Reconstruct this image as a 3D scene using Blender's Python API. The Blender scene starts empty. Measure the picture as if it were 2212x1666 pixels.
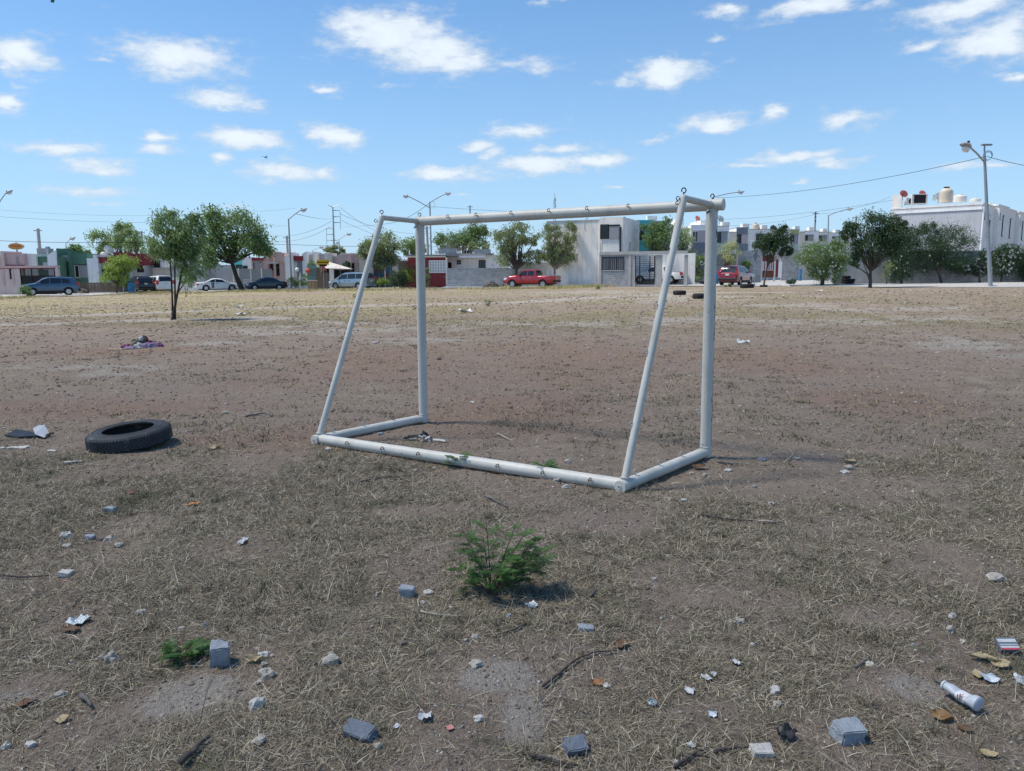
import bpy, bmesh, math, random
import numpy as np
from mathutils import Vector, Matrix, noise
random.seed(7)
SC = bpy.context.scene
COL = SC.collection
R = math.radians
# ------------------------------------------------------------ camera
F_PX, CX, CY, CAMH = 1640.0, 1106.0, 832.75, 1.5
cam = bpy.data.objects.new('camera', bpy.data.cameras.new('camera'))
COL.objects.link(cam)
cam.data.sensor_width = 36; cam.data.lens = 36 * F_PX / 2212
cam.data.clip_start = 0.05; cam.data.clip_end = 6000
RM = Matrix.Rotation(R(90 - 8.4), 3, 'X') @ Matrix.Rotation(R(-0.4), 3, 'Z')
cam.matrix_world = Matrix.Translation((0, 0, CAMH)) @ RM.to_4x4()
SC.camera = cam
# ------------------------------------------------------------ light
SUN = Vector((-0.47, 0.02, 0.88)).normalized()
SUN_EL = math.asin(SUN.z); SUN_AZ = math.atan2(SUN.x, SUN.y)
sl = bpy.data.lights.new('sun', 'SUN'); sl.energy = 4.0; sl.angle = R(10); sl.color = (1, .94, .84)
so = bpy.data.objects.new('sun', sl); COL.objects.link(so)
so.rotation_euler = SUN.to_track_quat('Z', 'Y').to_euler()
SC.view_settings.view_transform = 'Standard'; SC.view_settings.look = 'None'
SC.view_settings.exposure = 0.43; SC.view_settings.gamma = 1.0
SC.cycles.transparent_max_bounces = 24
SC.cycles.max_bounces = 8

def ray(px, py): return RM @ Vector(((px - CX) / F_PX, -(py - CY) / F_PX, -1))
def smooth(a, b, x):
    t = np.clip((x - a) / (b - a), 0, 1); return t * t * (3 - 2 * t)
def gz(x, y):                                        # the lie of the land
    return smooth(12, 42, y) * np.clip(0.12 + 0.010 * np.asarray(x, float), -0.26, 0.5)
def at(px, py):                                      # ground point seen at a place of the photograph (2212 wide)
    d = ray(px, py); z = 0.0
    for _ in range(60):
        t = (z - CAMH) / d.z; z = .5 * z + .5 * float(gz(d.x * t, d.y * t))
    return Vector((d.x * t, d.y * t, float(gz(d.x * t, d.y * t))))
def dep(px, py, Y):
    d = ray(px, py); t = Y / d.y; return Vector((d.x * t, Y, CAMH + d.z * t))
def gp(x, y, dz=0): return Vector((x, y, float(gz(x, y)) + dz))
def zoomer(ox, oy, s): return lambda x, y: ((ox + x / s) / 1.84448, (oy + y / s) / 1.84448)
Z1 = zoomer(0, 750, 2.776); Z2 = zoomer(500, 750, 2.777); Z3 = zoomer(1080, 750, 2.777); Z4 = zoomer(1640, 750, 2.777)
Z5 = zoomer(2200, 750, 2.777); Z6 = zoomer(2760, 750, 2.777); Z7 = zoomer(3300, 550, 2.379)
ZG = zoomer(1000, 1500, 2.082); ZP = zoomer(2300, 700, 1.281)

# ------------------------------------------------------------ sky with clouds
world = bpy.data.worlds.new('World'); SC.world = world; world.use_nodes = True
SKY_TINT = (0.48, .79, 1.0)
def build_world():
    nt = world.node_tree; N = nt.nodes; L = nt.links; N.clear()
    def nd(t, **k):
        n = N.new(t)
        for a, b in k.items(): setattr(n, a, b)
        return n
    def vm(op, a, b=None):
        n = nd('ShaderNodeVectorMath', operation=op); L.new(a, n.inputs[0])
        if b is not None:
            if isinstance(b, (tuple, Vector)): n.inputs[1].default_value = b
            else: L.new(b, n.inputs[1])
        return n
    def mt(op, a, b=None, c=None, clamp=False):
        n = nd('ShaderNodeMath', operation=op, use_clamp=clamp)
        for i, v in enumerate((a, b, c)):
            if v is None: continue
            if isinstance(v, (int, float)): n.inputs[i].default_value = v
            else: L.new(v, n.inputs[i])
        return n.outputs[0]
    tc = nd('ShaderNodeTexCoord')
    gen = vm('NORMALIZE', tc.outputs['Generated']).outputs[0]
    sky = nd('ShaderNodeTexSky', sky_type='NISHITA', sun_disc=False)
    sky.sun_elevation = SUN_EL; sky.sun_rotation = SUN_AZ
    sky.air_density = 1.0; sky.dust_density = 0.0; sky.ozone_density = 1.6; sky.altitude = 0
    sep = nd('ShaderNodeSeparateXYZ'); L.new(gen, sep.inputs[0])
    # warp
    sc_ = vm('MULTIPLY', gen, (1, 1, 2.4)).outputs[0]
    n1 = nd('ShaderNodeTexNoise'); n1.inputs['Scale'].default_value = 16; n1.inputs['Detail'].default_value = 5; n1.inputs['Roughness'].default_value = .6
    L.new(sc_, n1.inputs['Vector'])
    n2 = nd('ShaderNodeTexNoise'); n2.inputs['Scale'].default_value = 34; n2.inputs['Detail'].default_value = 8; n2.inputs['Roughness'].default_value = .62
    L.new(sc_, n2.inputs['Vector'])
    w = vm('SUBTRACT', n1.outputs['Color'], (.5, .5, .5)).outputs[0]
    w = vm('MULTIPLY', w, (.055, .055, .03)).outputs[0]
    g = vm('ADD', gen, w).outputs[0]
    clouds = [(385,124,112,40,1),(840,70,150,52,1),(930,110,120,50,1),(1000,142,75,30,.9),(760,50,90,32,.8),(1150,140,95,20,.55),
      (1435,160,90,30,1),(1350,178,80,16,.5),(702,191,52,13,.8),(470,212,80,22,.75),(540,226,50,16,.5),(727,290,70,30,1),(535,300,100,26,.9),
      (345,288,50,16,.8),(330,322,70,20,.6),(130,323,88,20,.85),(210,360,100,22,.7),(190,415,140,14,.5),(485,340,38,18,.7),
      (600,375,95,28,.8),(690,380,70,20,.5),(955,376,130,17,.85),(1130,283,80,20,.9),(1035,318,50,16,.7),(1070,335,45,16,.8),(1215,320,80,18,.75),
      (1170,358,110,24,.9),(1290,350,90,18,.85),(1548,268,85,22,.95),(1672,245,32,16,.8),(1840,250,60,24,.8),(1415,300,50,14,.5),
      (1700,340,140,16,.7),(1600,358,90,9,.55),(1790,352,100,14,.55),(1340,398,45,10,.5),(35,118,75,32,.95),(8,228,42,24,.9),(1750,16,110,26,.85),
      (2070,20,120,28,.85),(2150,82,95,46,.95),(2005,92,60,18,.6),(1572,15,42,20,.8),(2180,168,32,12,.7),(2110,357,95,14,.5),(225,135,26,10,.4),
      (1220,0,110,8,.5),(1552,82,34,10,.4),(240,440,60,8,.3),(510,445,80,8,.3),(1900,5,60,14,.5),(1000,425,50,8,.35),(30,180,30,9,.3),(1730,392,30,7,.3),
      (855,184,60,8,.35),(1570,138,25,9,.35)]
    d0 = [None]
    rnd = random.Random(3)
    extra = []
    for _ in range(8):                        # clouds over the rest of the sky
        a = rnd.uniform(70, 290); extra.append((a, rnd.uniform(8, 40), rnd.uniform(.05, .12), rnd.uniform(.015, .04), .9))
    acc = None
    lst = []
    for (cx, cy, hw, hh, s) in clouds:
        C = ray(cx, cy).normalized(); lst.append((C, 1.42 * hw / F_PX, 1.45 * hh / F_PX, s * .66 + .36))
    for (a, e, hw, hh, s) in extra:
        C = Vector((math.sin(R(a)) * math.cos(R(e)), math.cos(R(a)) * math.cos(R(e)), math.sin(R(e)))); lst.append((C, hw * 1.6, hh * 1.5, s))
    for (C, hw, hh, s) in lst:
        Rt = C.cross(Vector((0, 0, 1))).normalized(); U = Rt.cross(C).normalized()
        dlt = vm('SUBTRACT', g, tuple(C)).outputs[0]
        u = vm('DOT_PRODUCT', dlt, tuple(Rt / hw)).outputs['Value']
        v = vm('DOT_PRODUCT', dlt, tuple(U / hh)).outputs['Value']
        v2 = mt('MULTIPLY', v, v); q = mt('MULTIPLY_ADD', u, u, v2)
        # antipode guard is implicit: the difference vector is long there
        e = mt('DIVIDE', s, mt('MULTIPLY_ADD', q, 3.2, 1.0))
        front = vm('DOT_PRODUCT', gen, tuple(C)).outputs['Value']
        e = mt('MULTIPLY', e, mt('GREATER_THAN', front, .5)) if C.y < .6 else e
        acc = e if acc is None else mt('MAXIMUM', acc, e)
    acc = mt('MAXIMUM', acc, mt('MULTIPLY', mt('SUBTRACT', 1.0, sep.outputs['Z'], clamp=True), .262))
    f = mt('ADD', acc, mt('MULTIPLY', mt('SUBTRACT', n2.outputs['Fac'], .5), .95))
    rng = nd('ShaderNodeMapRange'); rng.interpolation_type = 'SMOOTHSTEP'
    rng.inputs['From Min'].default_value = .29; rng.inputs['From Max'].default_value = .86
    L.new(f, rng.inputs['Value'])
    up = mt('GREATER_THAN', sep.outputs['Z'], -.01)
    front = mt('GREATER_THAN', sep.outputs['Z'], 0)
    cm = mt('MULTIPLY', mt('MULTIPLY', rng.outputs[0], .93), front)
    # cloud brightness
    rg2 = nd('ShaderNodeMapRange'); L.new(f, rg2.inputs['Value'])
    rg2.inputs['From Min'].default_value = .4; rg2.inputs['From Max'].default_value = 1.0
    rg2.inputs['To Min'].default_value = 4.6; rg2.inputs['To Max'].default_value = 6.2
    cc = nd('ShaderNodeCombineColor')
    L.new(mt('MULTIPLY', rg2.outputs[0], .89), cc.inputs[0]); L.new(mt('MULTIPLY', rg2.outputs[0], .98), cc.inputs[1]); L.new(mt('MULTIPLY', rg2.outputs[0], 1.08), cc.inputs[2])
    sk = vm('MULTIPLY', sky.outputs[0], SKY_TINT).outputs[0]
    # pale air low over the horizon
    hz = mt('MULTIPLY', mt('POWER', mt('SUBTRACT', 1.0, sep.outputs['Z'], clamp=True), 4.4), .93)
    hm = nd('ShaderNodeMix', data_type='RGBA'); L.new(hz, hm.inputs['Factor']); L.new(sk, hm.inputs['A']); hm.inputs['B'].default_value = (3.2, 4.3, 5.7, 1)
    sk = hm.outputs['Result']
    mx = nd('ShaderNodeMix', data_type='RGBA'); L.new(cm, mx.inputs['Factor']); L.new(sk, mx.inputs['A']); L.new(cc.outputs[0], mx.inputs['B'])
    bg = nd('ShaderNodeBackground'); bg.inputs['Strength'].default_value = 0.12
    L.new(mx.outputs['Result'], bg.inputs['Color'])
    out = nd('ShaderNodeOutputWorld'); L.new(bg.outputs[0], out.inputs['Surface'])
build_world()
world.cycles.sampling_method = 'MANUAL'; world.cycles.sample_map_resolution = 512

# ------------------------------------------------------------ materials
MATS = {}
def nodes(name):
    m = bpy.data.materials.new(name); m.use_nodes = True
    return m, m.node_tree, m.node_tree.nodes, m.node_tree.links, m.node_tree.nodes['Principled BSDF']
def mat(name, col, rough=.7, var=.18, scale=3.0, metal=0, bump=.15, streak=0, spots=None, spec=.3, coat=0, trans=None):
    """base colour broken up by two noises, optional run-down streaks and worn spots"""
    if name in MATS: return MATS[name]
    if name.endswith('plaster'): col = tuple(min(q * 1.18, .86) for q in col)
    m, nt, N, L, P = nodes(name)
    tc = N.new('ShaderNodeTexCoord')
    def noise_(sc, det, vec=None, ro=.6):
        n = N.new('ShaderNodeTexNoise'); n.inputs['Scale'].default_value = sc; n.inputs['Detail'].default_value = det; n.inputs['Roughness'].default_value = ro
        L.new(vec or tc.outputs['Object'], n.inputs['Vector']); return n
    a = noise_(scale, 6); b = noise_(scale * 9, 4)
    ad = N.new('ShaderNodeMath'); ad.operation = 'MULTIPLY_ADD'; L.new(b.outputs['Fac'], ad.inputs[0]); ad.inputs[1].default_value = .45; L.new(a.outputs['Fac'], ad.inputs[2])
    mr = N.new('ShaderNodeMapRange'); L.new(ad.outputs[0], mr.inputs['Value'])
    mr.inputs['From Min'].default_value = .42; mr.inputs['From Max'].default_value = 1.0
    mr.inputs['To Min'].default_value = 1 - var; mr.inputs['To Max'].default_value = 1 + var * .7
    mul = N.new('ShaderNodeVectorMath'); mul.operation = 'SCALE'; mul.inputs[0].default_value = col; L.new(mr.outputs[0], mul.inputs['Scale'])
    c = mul.outputs[0]
    if streak:
        mp = N.new('ShaderNodeMapping'); mp.inputs['Scale'].default_value = (2.2, 2.2, .16); L.new(tc.outputs['Object'], mp.inputs['Vector'])
        s = noise_(1.6, 6, mp.outputs[0], .7)
        r = N.new('ShaderNodeMapRange'); L.new(s.outputs['Fac'], r.inputs['Value']); r.inputs['From Min'].default_value = .5; r.inputs['From Max'].default_value = .72; r.inputs['To Max'].default_value = streak
        mx = N.new('ShaderNodeMix'); mx.data_type = 'RGBA'; L.new(r.outputs[0], mx.inputs['Factor']); L.new(c, mx.inputs['A']); mx.inputs['B'].default_value = (col[0] * .45, col[1] * .43, col[2] * .4, 1)
        c = mx.outputs['Result']
    if spots:
        sc2, thr, sc_col = spots
        s = noise_(sc2, 8, None, .7)
        r = N.new('ShaderNodeMapRange'); L.new(s.outputs['Fac'], r.inputs['Value']); r.inputs['From Min'].default_value = thr; r.inputs['From Max'].default_value = thr + .03
        mx = N.new('ShaderNodeMix'); mx.data_type = 'RGBA'; L.new(r.outputs[0], mx.inputs['Factor']); L.new(c, mx.inputs['A']); mx.inputs['B'].default_value = (*sc_col, 1)
        c = mx.outputs['Result']
    L.new(c, P.inputs['Base Color'])
    P.inputs['Roughness'].default_value = rough; P.inputs['Metallic'].default_value = metal
    P.inputs['Specular IOR Level'].default_value = spec; P.inputs['Coat Weight'].default_value = coat
    if bump:
        bp = N.new('ShaderNodeBump'); bp.inputs['Strength'].default_value = bump; bp.inputs['Distance'].default_value = .02
        L.new(ad.outputs[0], bp.inputs['Height']); L.new(bp.outputs[0], P.inputs['Normal'])
    MATS[name] = m; return m
def leafmat(name, c1, c2, trans=.35, rough=.5):
    c1 = tuple(min(q * 1.85, .6) for q in c1); c2 = tuple(min(q * 1.85, .6) for q in c2)
    if name in MATS: return MATS[name]
    m, nt, N, L, P = nodes(name)
    ge = N.new('ShaderNodeNewGeometry'); tc = N.new('ShaderNodeTexCoord')
    n = N.new('ShaderNodeTexNoise'); n.inputs['Scale'].default_value = 1.3; L.new(tc.outputs['Object'], n.inputs['Vector'])
    a = N.new('ShaderNodeMath'); a.operation = 'MULTIPLY_ADD'; L.new(ge.outputs['Random Per Island'], a.inputs[0]); a.inputs[1].default_value = .8
    b = N.new('ShaderNodeMath'); b.operation = 'SUBTRACT'; L.new(n.outputs['Fac'], b.inputs[0]); b.inputs[1].default_value = .4; L.new(b.outputs[0], a.inputs[2])
    mx = N.new('ShaderNodeMix'); mx.data_type = 'RGBA'; mx.inputs['A'].default_value = (*c1, 1); mx.inputs['B'].default_value = (*c2, 1); L.new(a.outputs[0], mx.inputs['Factor'])
    L.new(mx.outputs['Result'], P.inputs['Base Color']); P.inputs['Roughness'].default_value = rough; P.inputs['Specular IOR Level'].default_value = .35
    tr = N.new('ShaderNodeBsdfTranslucent'); L.new(mx.outputs['Result'], tr.inputs['Color'])
    ms = N.new('ShaderNodeMixShader'); ms.inputs[0].default_value = trans + .1
    L.new(P.outputs[0], ms.inputs[1]); L.new(tr.outputs[0], ms.inputs[2]); L.new(ms.outputs[0], N['Material Output'].inputs['Surface'])
    MATS[name] = m; return m
def glassmat(name, col=(.02, .025, .03), rough=.08):
    if name in MATS: return MATS[name]
    m, nt, N, L, P = nodes(name)
    P.inputs['Base Color'].default_value = (*col, 1); P.inputs['Roughness'].default_value = rough; P.inputs['Specular IOR Level'].default_value = .6
    MATS[name] = m; return m
def blockmat(name, c1, c2, mort, scale=1.0):
    """concrete blocks about 0.4 x 0.2 m"""
    c1, c2, mort = (tuple(q * 1.2 for q in c) for c in (c1, c2, mort))
    if name in MATS: return MATS[name]
    m, nt, N, L, P = nodes(name)
    tc = N.new('ShaderNodeTexCoord'); sp = N.new('ShaderNodeSeparateXYZ'); L.new(tc.outputs['Object'], sp.inputs[0])
    ad = N.new('ShaderNodeMath'); ad.operation = 'ADD'; L.new(sp.outputs['X'], ad.inputs[0]); L.new(sp.outputs['Y'], ad.inputs[1])
    cb = N.new('ShaderNodeCombineXYZ'); L.new(ad.outputs[0], cb.inputs['X']); L.new(sp.outputs['Z'], cb.inputs['Y'])
    br = N.new('ShaderNodeTexBrick'); L.new(cb.outputs[0], br.inputs['Vector'])
    br.inputs['Color1'].default_value = (*c1, 1); br.inputs['Color2'].default_value = (*c2, 1); br.inputs['Mortar'].default_value = (*mort, 1)
    br.inputs['Scale'].default_value = scale; br.inputs['Brick Width'].default_value = .4; br.inputs['Row Height'].default_value = .2; br.inputs['Mortar Size'].default_value = .014
    n = N.new('ShaderNodeTexNoise'); n.inputs['Scale'].default_value = 1.7; n.inputs['Detail'].default_value = 8; n.inputs['Roughness'].default_value = .7; L.new(tc.outputs['Object'], n.inputs['Vector'])
    r = N.new('ShaderNodeMapRange'); L.new(n.outputs['Fac'], r.inputs['Value']); r.inputs['From Min'].default_value = .3; r.inputs['From Max'].default_value = .7; r.inputs['To Min'].default_value = .7; r.inputs['To Max'].default_value = 1.15
    mu = N.new('ShaderNodeVectorMath'); mu.operation = 'SCALE'; L.new(br.outputs['Color'], mu.inputs[0]); L.new(r.outputs[0], mu.inputs['Scale'])
    L.new(mu.outputs[0], P.inputs['Base Color']); P.inputs['Roughness'].default_value = .9; P.inputs['Specular IOR Level'].default_value = .15
    bp = N.new('ShaderNodeBump'); bp.inputs['Strength'].default_value = .4; bp.inputs['Distance'].default_value = .01; L.new(br.outputs['Fac'], bp.inputs['Height']); bp.invert = True
    L.new(bp.outputs[0], P.inputs['Normal'])
    MATS[name] = m; return m

# ------------------------------------------------------------ mesh helpers
class MB:
    def __init__(s): s.v = []; s.f = []
    def add(s, vs, fs):
        o = len(s.v); s.v += [tuple(v) for v in vs]; s.f += [tuple(i + o for i in f) for f in fs]; return s
    def box(s, x0, x1, y0, y1, z0, z1, M=None):
        vs = [Vector((x, y, z)) for x in (x0, x1) for y in (y0, y1) for z in (z0, z1)]
        if M: vs = [M @ v for v in vs]
        return s.add(vs, [(0, 1, 3, 2), (4, 6, 7, 5), (0, 4, 5, 1), (2, 3, 7, 6), (0, 2, 6, 4), (1, 5, 7, 3)])
    def tube(s, pts, rad, n=8, cap=True):
        pts = [Vector(p) for p in pts]; k = len(pts)
        if not hasattr(rad, '__len__'): rad = [rad] * k
        vs = []; up = None
        for i, p in enumerate(pts):
            t = (pts[min(i + 1, k - 1)] - pts[max(i - 1, 0)]).normalized()
            if up is None: up = t.orthogonal().normalized()
            up = (up - t * up.dot(t)).normalized(); sd = t.cross(up)
            for j in range(n):
                a = 2 * math.pi * j / n; vs.append(p + (up * math.cos(a) + sd * math.sin(a)) * rad[i])
        fs = [(i * n + j, i * n + (j + 1) % n, (i + 1) * n + (j + 1) % n, (i + 1) * n + j) for i in range(k - 1) for j in range(n)]
        if cap: fs += [tuple(range(n - 1, -1, -1)), tuple((k - 1) * n + j for j in range(n))]
        return s.add(vs, fs)
    def lathe(s, prof, n=24, M=None, cap=True):
        vs = [Vector((r * math.cos(2 * math.pi * j / n), r * math.sin(2 * math.pi * j / n), z)) for r, z in prof for j in range(n)]
        if M: vs = [M @ v for v in vs]
        k = len(prof)
        fs = [(i * n + j, i * n + (j + 1) % n, (i + 1) * n + (j + 1) % n, (i + 1) * n + j) for i in range(k - 1) for j in range(n)]
        if cap:
            if prof[0][0] > 1e-4: fs.append(tuple(range(n - 1, -1, -1)))
            if prof[-1][0] > 1e-4: fs.append(tuple((k - 1) * n + j for j in range(n)))
        return s.add(vs, fs)
    def torus(s, c, R_, r, nrm, n=14, m=6, a0=0, a1=2 * math.pi, M=None):
        nrm = Vector(nrm).normalized(); u = nrm.orthogonal().normalized(); w = nrm.cross(u); c = Vector(c)
        pts = [c + (u * math.cos(a0 + (a1 - a0) * i / n) + w * math.sin(a0 + (a1 - a0) * i / n)) * R_ for i in range(n + 1)]
        return s.tube(pts, r, m)
    def prism(s, poly, y0, y1, M=None):               # poly in x,z ; thickness along y
        n = len(poly); vs = [Vector((x, y, z)) for y in (y0, y1) for x, z in poly]
        if M: vs = [M @ v for v in vs]
        return s.add(vs, [tuple(range(n)), tuple(range(2 * n - 1, n - 1, -1))] + [(i, i + n, (i + 1) % n + n, (i + 1) % n) for i in range(n)])
    def mesh(s, name):
        me = bpy.data.meshes.new(name); me.from_pydata(s.v, [], s.f); me.validate(); me.update(); return me
def fix(me, sm=False, recalc=True):
    if recalc:
        bm = bmesh.new(); bm.from_mesh(me); bmesh.ops.recalc_face_normals(bm, faces=bm.faces); bm.to_mesh(me); bm.free()
    if sm:
        me.shade_smooth()
        if sm != 2: me.set_sharp_from_angle(angle=R(40))
    return me
def link(name, me, m, parent=None, loc=None):
    o = bpy.data.objects.new(name, me); COL.objects.link(o)
    if m is not None: me.materials.append(m)
    if parent is not None: o.parent = parent
    if loc is not None: o.location = loc
    return o
def build(name, mb, m, parent=None, sm=False, loc=None, bevel=0):
    """world-space verts unless the parent/loc frame is local"""
    me = fix(mb.mesh(name), sm); o = link(name, me, m, parent, loc)
    if bevel:
        b = o.modifiers.new('bevel', 'BEVEL'); b.width = bevel; b.segments = 2; b.limit_method = 'ANGLE'
    return o
def tag(o, label=None, cat=None, group=None, kind=None):
    for k, v in (('label', label), ('category', cat), ('group', group), ('kind', kind)):
        if v: o[k] = v
    return o
def thing(name, loc, label, cat, group=None, rz=0):
    o = bpy.data.objects.new(name, None); COL.objects.link(o); o.location = loc; o.rotation_euler.z = rz; o.empty_display_size = .1
    return tag(o, label, cat, group)
def wpart(name, mb, m, root, sm=False, bevel=0, parent=None):
    """part whose verts are given in world space, under an unrotated root"""
    L = root.location
    mb.v = [(v[0] - L.x, v[1] - L.y, v[2] - L.z) for v in mb.v]
    return build(name, mb, m, parent or root, sm, None, bevel)
def copy_tree(o, parent=None):
    c = o.copy(); COL.objects.link(c); c.parent = parent
    for ch in [x for x in list(bpy.data.objects) if x.parent == o]: copy_tree(ch, c)
    return c
def npmesh(name, V, Fq, m, parent=None, loc=None, tri=False):
    V = np.ascontiguousarray(V, np.float32); Fq = np.ascontiguousarray(Fq, np.int32)
    k = Fq.shape[1]; me = bpy.data.meshes.new(name)
    me.vertices.add(len(V)); me.vertices.foreach_set('co', V.ravel())
    me.loops.add(Fq.size); me.loops.foreach_set('vertex_index', Fq.ravel())
    me.polygons.add(len(Fq)); me.polygons.foreach_set('loop_start', np.arange(0, Fq.size, k, dtype=np.int32)); me.polygons.foreach_set('loop_total', np.full(len(Fq), k, np.int32))
    me.update(calc_edges=True); me.validate()
    return link(name, me, m, parent, loc)

# numpy value noise for the ground
_rs = np.random.RandomState(11); _T = _rs.rand(256, 256)
def vnoise(x, y, s):
    x = np.asarray(x, float) * s + 1000.37; y = np.asarray(y, float) * s + 1000.71
    xi = np.floor(x).astype(int); yi = np.floor(y).astype(int); fx = x - xi; fy = y - yi
    fx = fx * fx * (3 - 2 * fx); fy = fy * fy * (3 - 2 * fy)
    g = lambda a, b: _T[a % 256, b % 256]
    return (g(xi, yi) * (1 - fx) + g(xi + 1, yi) * fx) * (1 - fy) + (g(xi, yi + 1) * (1 - fx) + g(xi + 1, yi + 1) * fx) * fy
def fbm(x, y, s, o=4):
    r = 0; a = 1; t = 0
    for i in range(o):
        r = r + a * vnoise(np.asarray(x) + 17.3 * i, np.asarray(y) - 9.1 * i, s * 2 ** i); t += a; a *= .55
    return r / t
# ------------------------------------------------------------ ground
def micro(x, y):
    x = np.asarray(x, float); y = np.asarray(y, float)
    fade = 1 - smooth(14, 40, y)
    big = (fbm(x, y, .9, 3) - .5) * .07
    sm = (fbm(x, y, 7, 3) - .5) * .022 + (fbm(x, y, 34, 2) - .5) * .010
    return (big * (1 - smooth(20, 45, y) ) + sm * fade) * 1.0
def gh(x, y): return float(gz(x, y) + micro(x, y))
def zone(px, py, rx, ry):
    c = at(px, py); d = math.hypot(c.x, c.y); a = at(px, py - ry); b = at(px, py + ry)
    return (c.x, (a.y + b.y) / 2, rx * c.y / F_PX, abs(a.y - b.y) / 2)
def zmask(x, y, zones, soft=.55, ns=1.2, na=.7):
    m = np.zeros_like(x); n = (fbm(x, y, ns, 4) - .5) * 2 * na
    for z in zones:
        q = np.sqrt(((x - z[0]) / z[2]) ** 2 + ((y - z[1]) / z[3]) ** 2)
        m = np.maximum(m, 1 - smooth(1 - soft, 1 + soft * .3, q + n))
    return m
PALE = [zone(*a) for a in ((385,1500,150,62), (1075,1470,95,42), (1130,1560,60,60), (30,1500,80,30), (120,800,200,14), (700,715,260,10), (1250,700,300,8), (1800,695,260,9),
        (2050,690,200,8), (1450,645,260,8), (1300,632,240,6), (620,706,120,5), (900,735,130,7), (1950,668,200,6), (560,898,90,10), (2150,750,150,30), (1700,660,150,5),
        (1500,690,160,6), (480,742,90,5), (1050,700,120,8), (1600,1160,90,20), (2000,1500,60,40))]
RED = [zone(*a) for a in ((260,885,420,28), (800,800,300,60), (1250,790,350,60), (1700,790,240,50), (600,960,260,40), (1900,870,200,40), (1150,900,300,60), (250,760,200,15))]
BARE = [zone(*a) for a in ((385,1500,190,72), (1080,1480,110,55), (1130,1570,70,70), (50,1480,110,40), (1200,980,420,70), (1800,1050,420,50), (560,1000,150,60), (2090,1220,130,60),
        (1900,1480,140,45), (1880,1330,120,30), (1300,1130,160,30), (900,1100,120,20), (2060,1640,60,30), (1560,1400,120,22), (780,1360,70,18), (1480,1290,150,24))]
PATHS = [[(-60, 690), (350, 674), (700, 662), (1100, 654), (1300, 642), (1500, 634), (1700, 631)], [(-60, 705), (300, 694), (520, 686), (640, 690), (760, 700)]]
PATHS = [[at(*p) for p in l] for l in PATHS]
def pathmask(x, y):
    m = np.zeros_like(x)
    for i, l in enumerate(PATHS):
        for a, b in zip(l[:-1], l[1:]):
            dx, dy = b.x - a.x, b.y - a.y; t = np.clip(((x - a.x) * dx + (y - a.y) * dy) / (dx * dx + dy * dy), 0, 1)
            d = np.hypot(x - a.x - t * dx, y - a.y - t * dy) + (fbm(x, y, .5, 3) - .5) * 2.2
            m = np.maximum(m, 1 - smooth(.5, 1.7 if i != 1 else 1.2, d))
    return m
def straw_density(x, y):
    near = 1 - smooth(4.6, 6.6, y + (fbm(x, y, .7, 3) - .5) * 2.6 - .12 * np.abs(x))
    n = fbm(x, y, 2.3, 4)
    d = near * (.30 + 1.15 * smooth(.38, .60, n))
    d *= 1 - .93 * zmask(x, y, BARE, .5, 2.0, .55)
    far = smooth(17, 24, y + .25 * x) * np.clip(.85 - .016 * (x + 5), .22, .95) * (.35 + .9 * smooth(.42, .6, fbm(x, y, .35, 4)))
    mid = .05 + .10 * smooth(.55, .68, n)
    return np.clip(np.maximum(np.maximum(d, far), mid), 0, 1.2) * (1 - .96 * np.clip(pathmask(x, y), 0, 1))
def ground():
    ys = [-2500, -400, -80, -20, -6, -2, -.5, .4, .9, 1.2]
    while ys[-1] < 64: ys.append(ys[-1] + max(.02, ys[-1] * .0062))
    while ys[-1] < 4500: ys.append(ys[-1] * 1.12)
    ys = np.array(ys)
    u = np.linspace(-1, 1, 361)
    out = np.array([1.1, 1.3, 1.7, 2.6, 4.5, 9, 20, 50])
    W = .76 * np.abs(ys) + 1.6
    X = np.concatenate([-(1 + (out[::-1] - 1)), u, out])[None, :] * W[:, None]
    far = np.where(ys[:, None] < 60, 1, 1)
    Y = np.repeat(ys[:, None], X.shape[1], 1)
    inside = (np.abs(X) <= W[:, None] * 1.001) & (Y > .3)
    Z = gz(X, Y) + np.where(inside, micro(X, Y), 0)
    Z = np.where(Y > 62, gz(X, Y) - .03, Z)
    V = np.stack([X, Y, Z], -1).reshape(-1, 3)
    nr, nc = X.shape
    i = np.arange(nr - 1)[:, None] * nc + np.arange(nc - 1)[None, :]
    Fq = np.stack([i, i + 1, i + nc + 1, i + nc], -1).reshape(-1, 4)
    o = npmesh('ground', V, Fq, ground_mat())
    o.data.shade_smooth()
    x = V[:, 0]; y = V[:, 1]
    pale = np.maximum(np.maximum(zmask(x, y, PALE[:4], .6, 2.4, .4), zmask(x, y, PALE[4:], .9, 1.6, 1.3)), pathmask(x, y) * (.8 + .75 * fbm(x, y, 1.1, 3)))
    red = zmask(x, y, RED, .8, .6, .5)
    st = straw_density(x, y)
    ca = o.data.color_attributes.new('cover', 'FLOAT_COLOR', 'POINT')
    ca.data.foreach_set('color', np.stack([pale, red, st, smooth(16, 30, y + .25 * x) * np.clip(.62 - .016 * x, .12, 1)], -1).astype(np.float32).ravel())
    tag(o, kind='structure')
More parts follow.
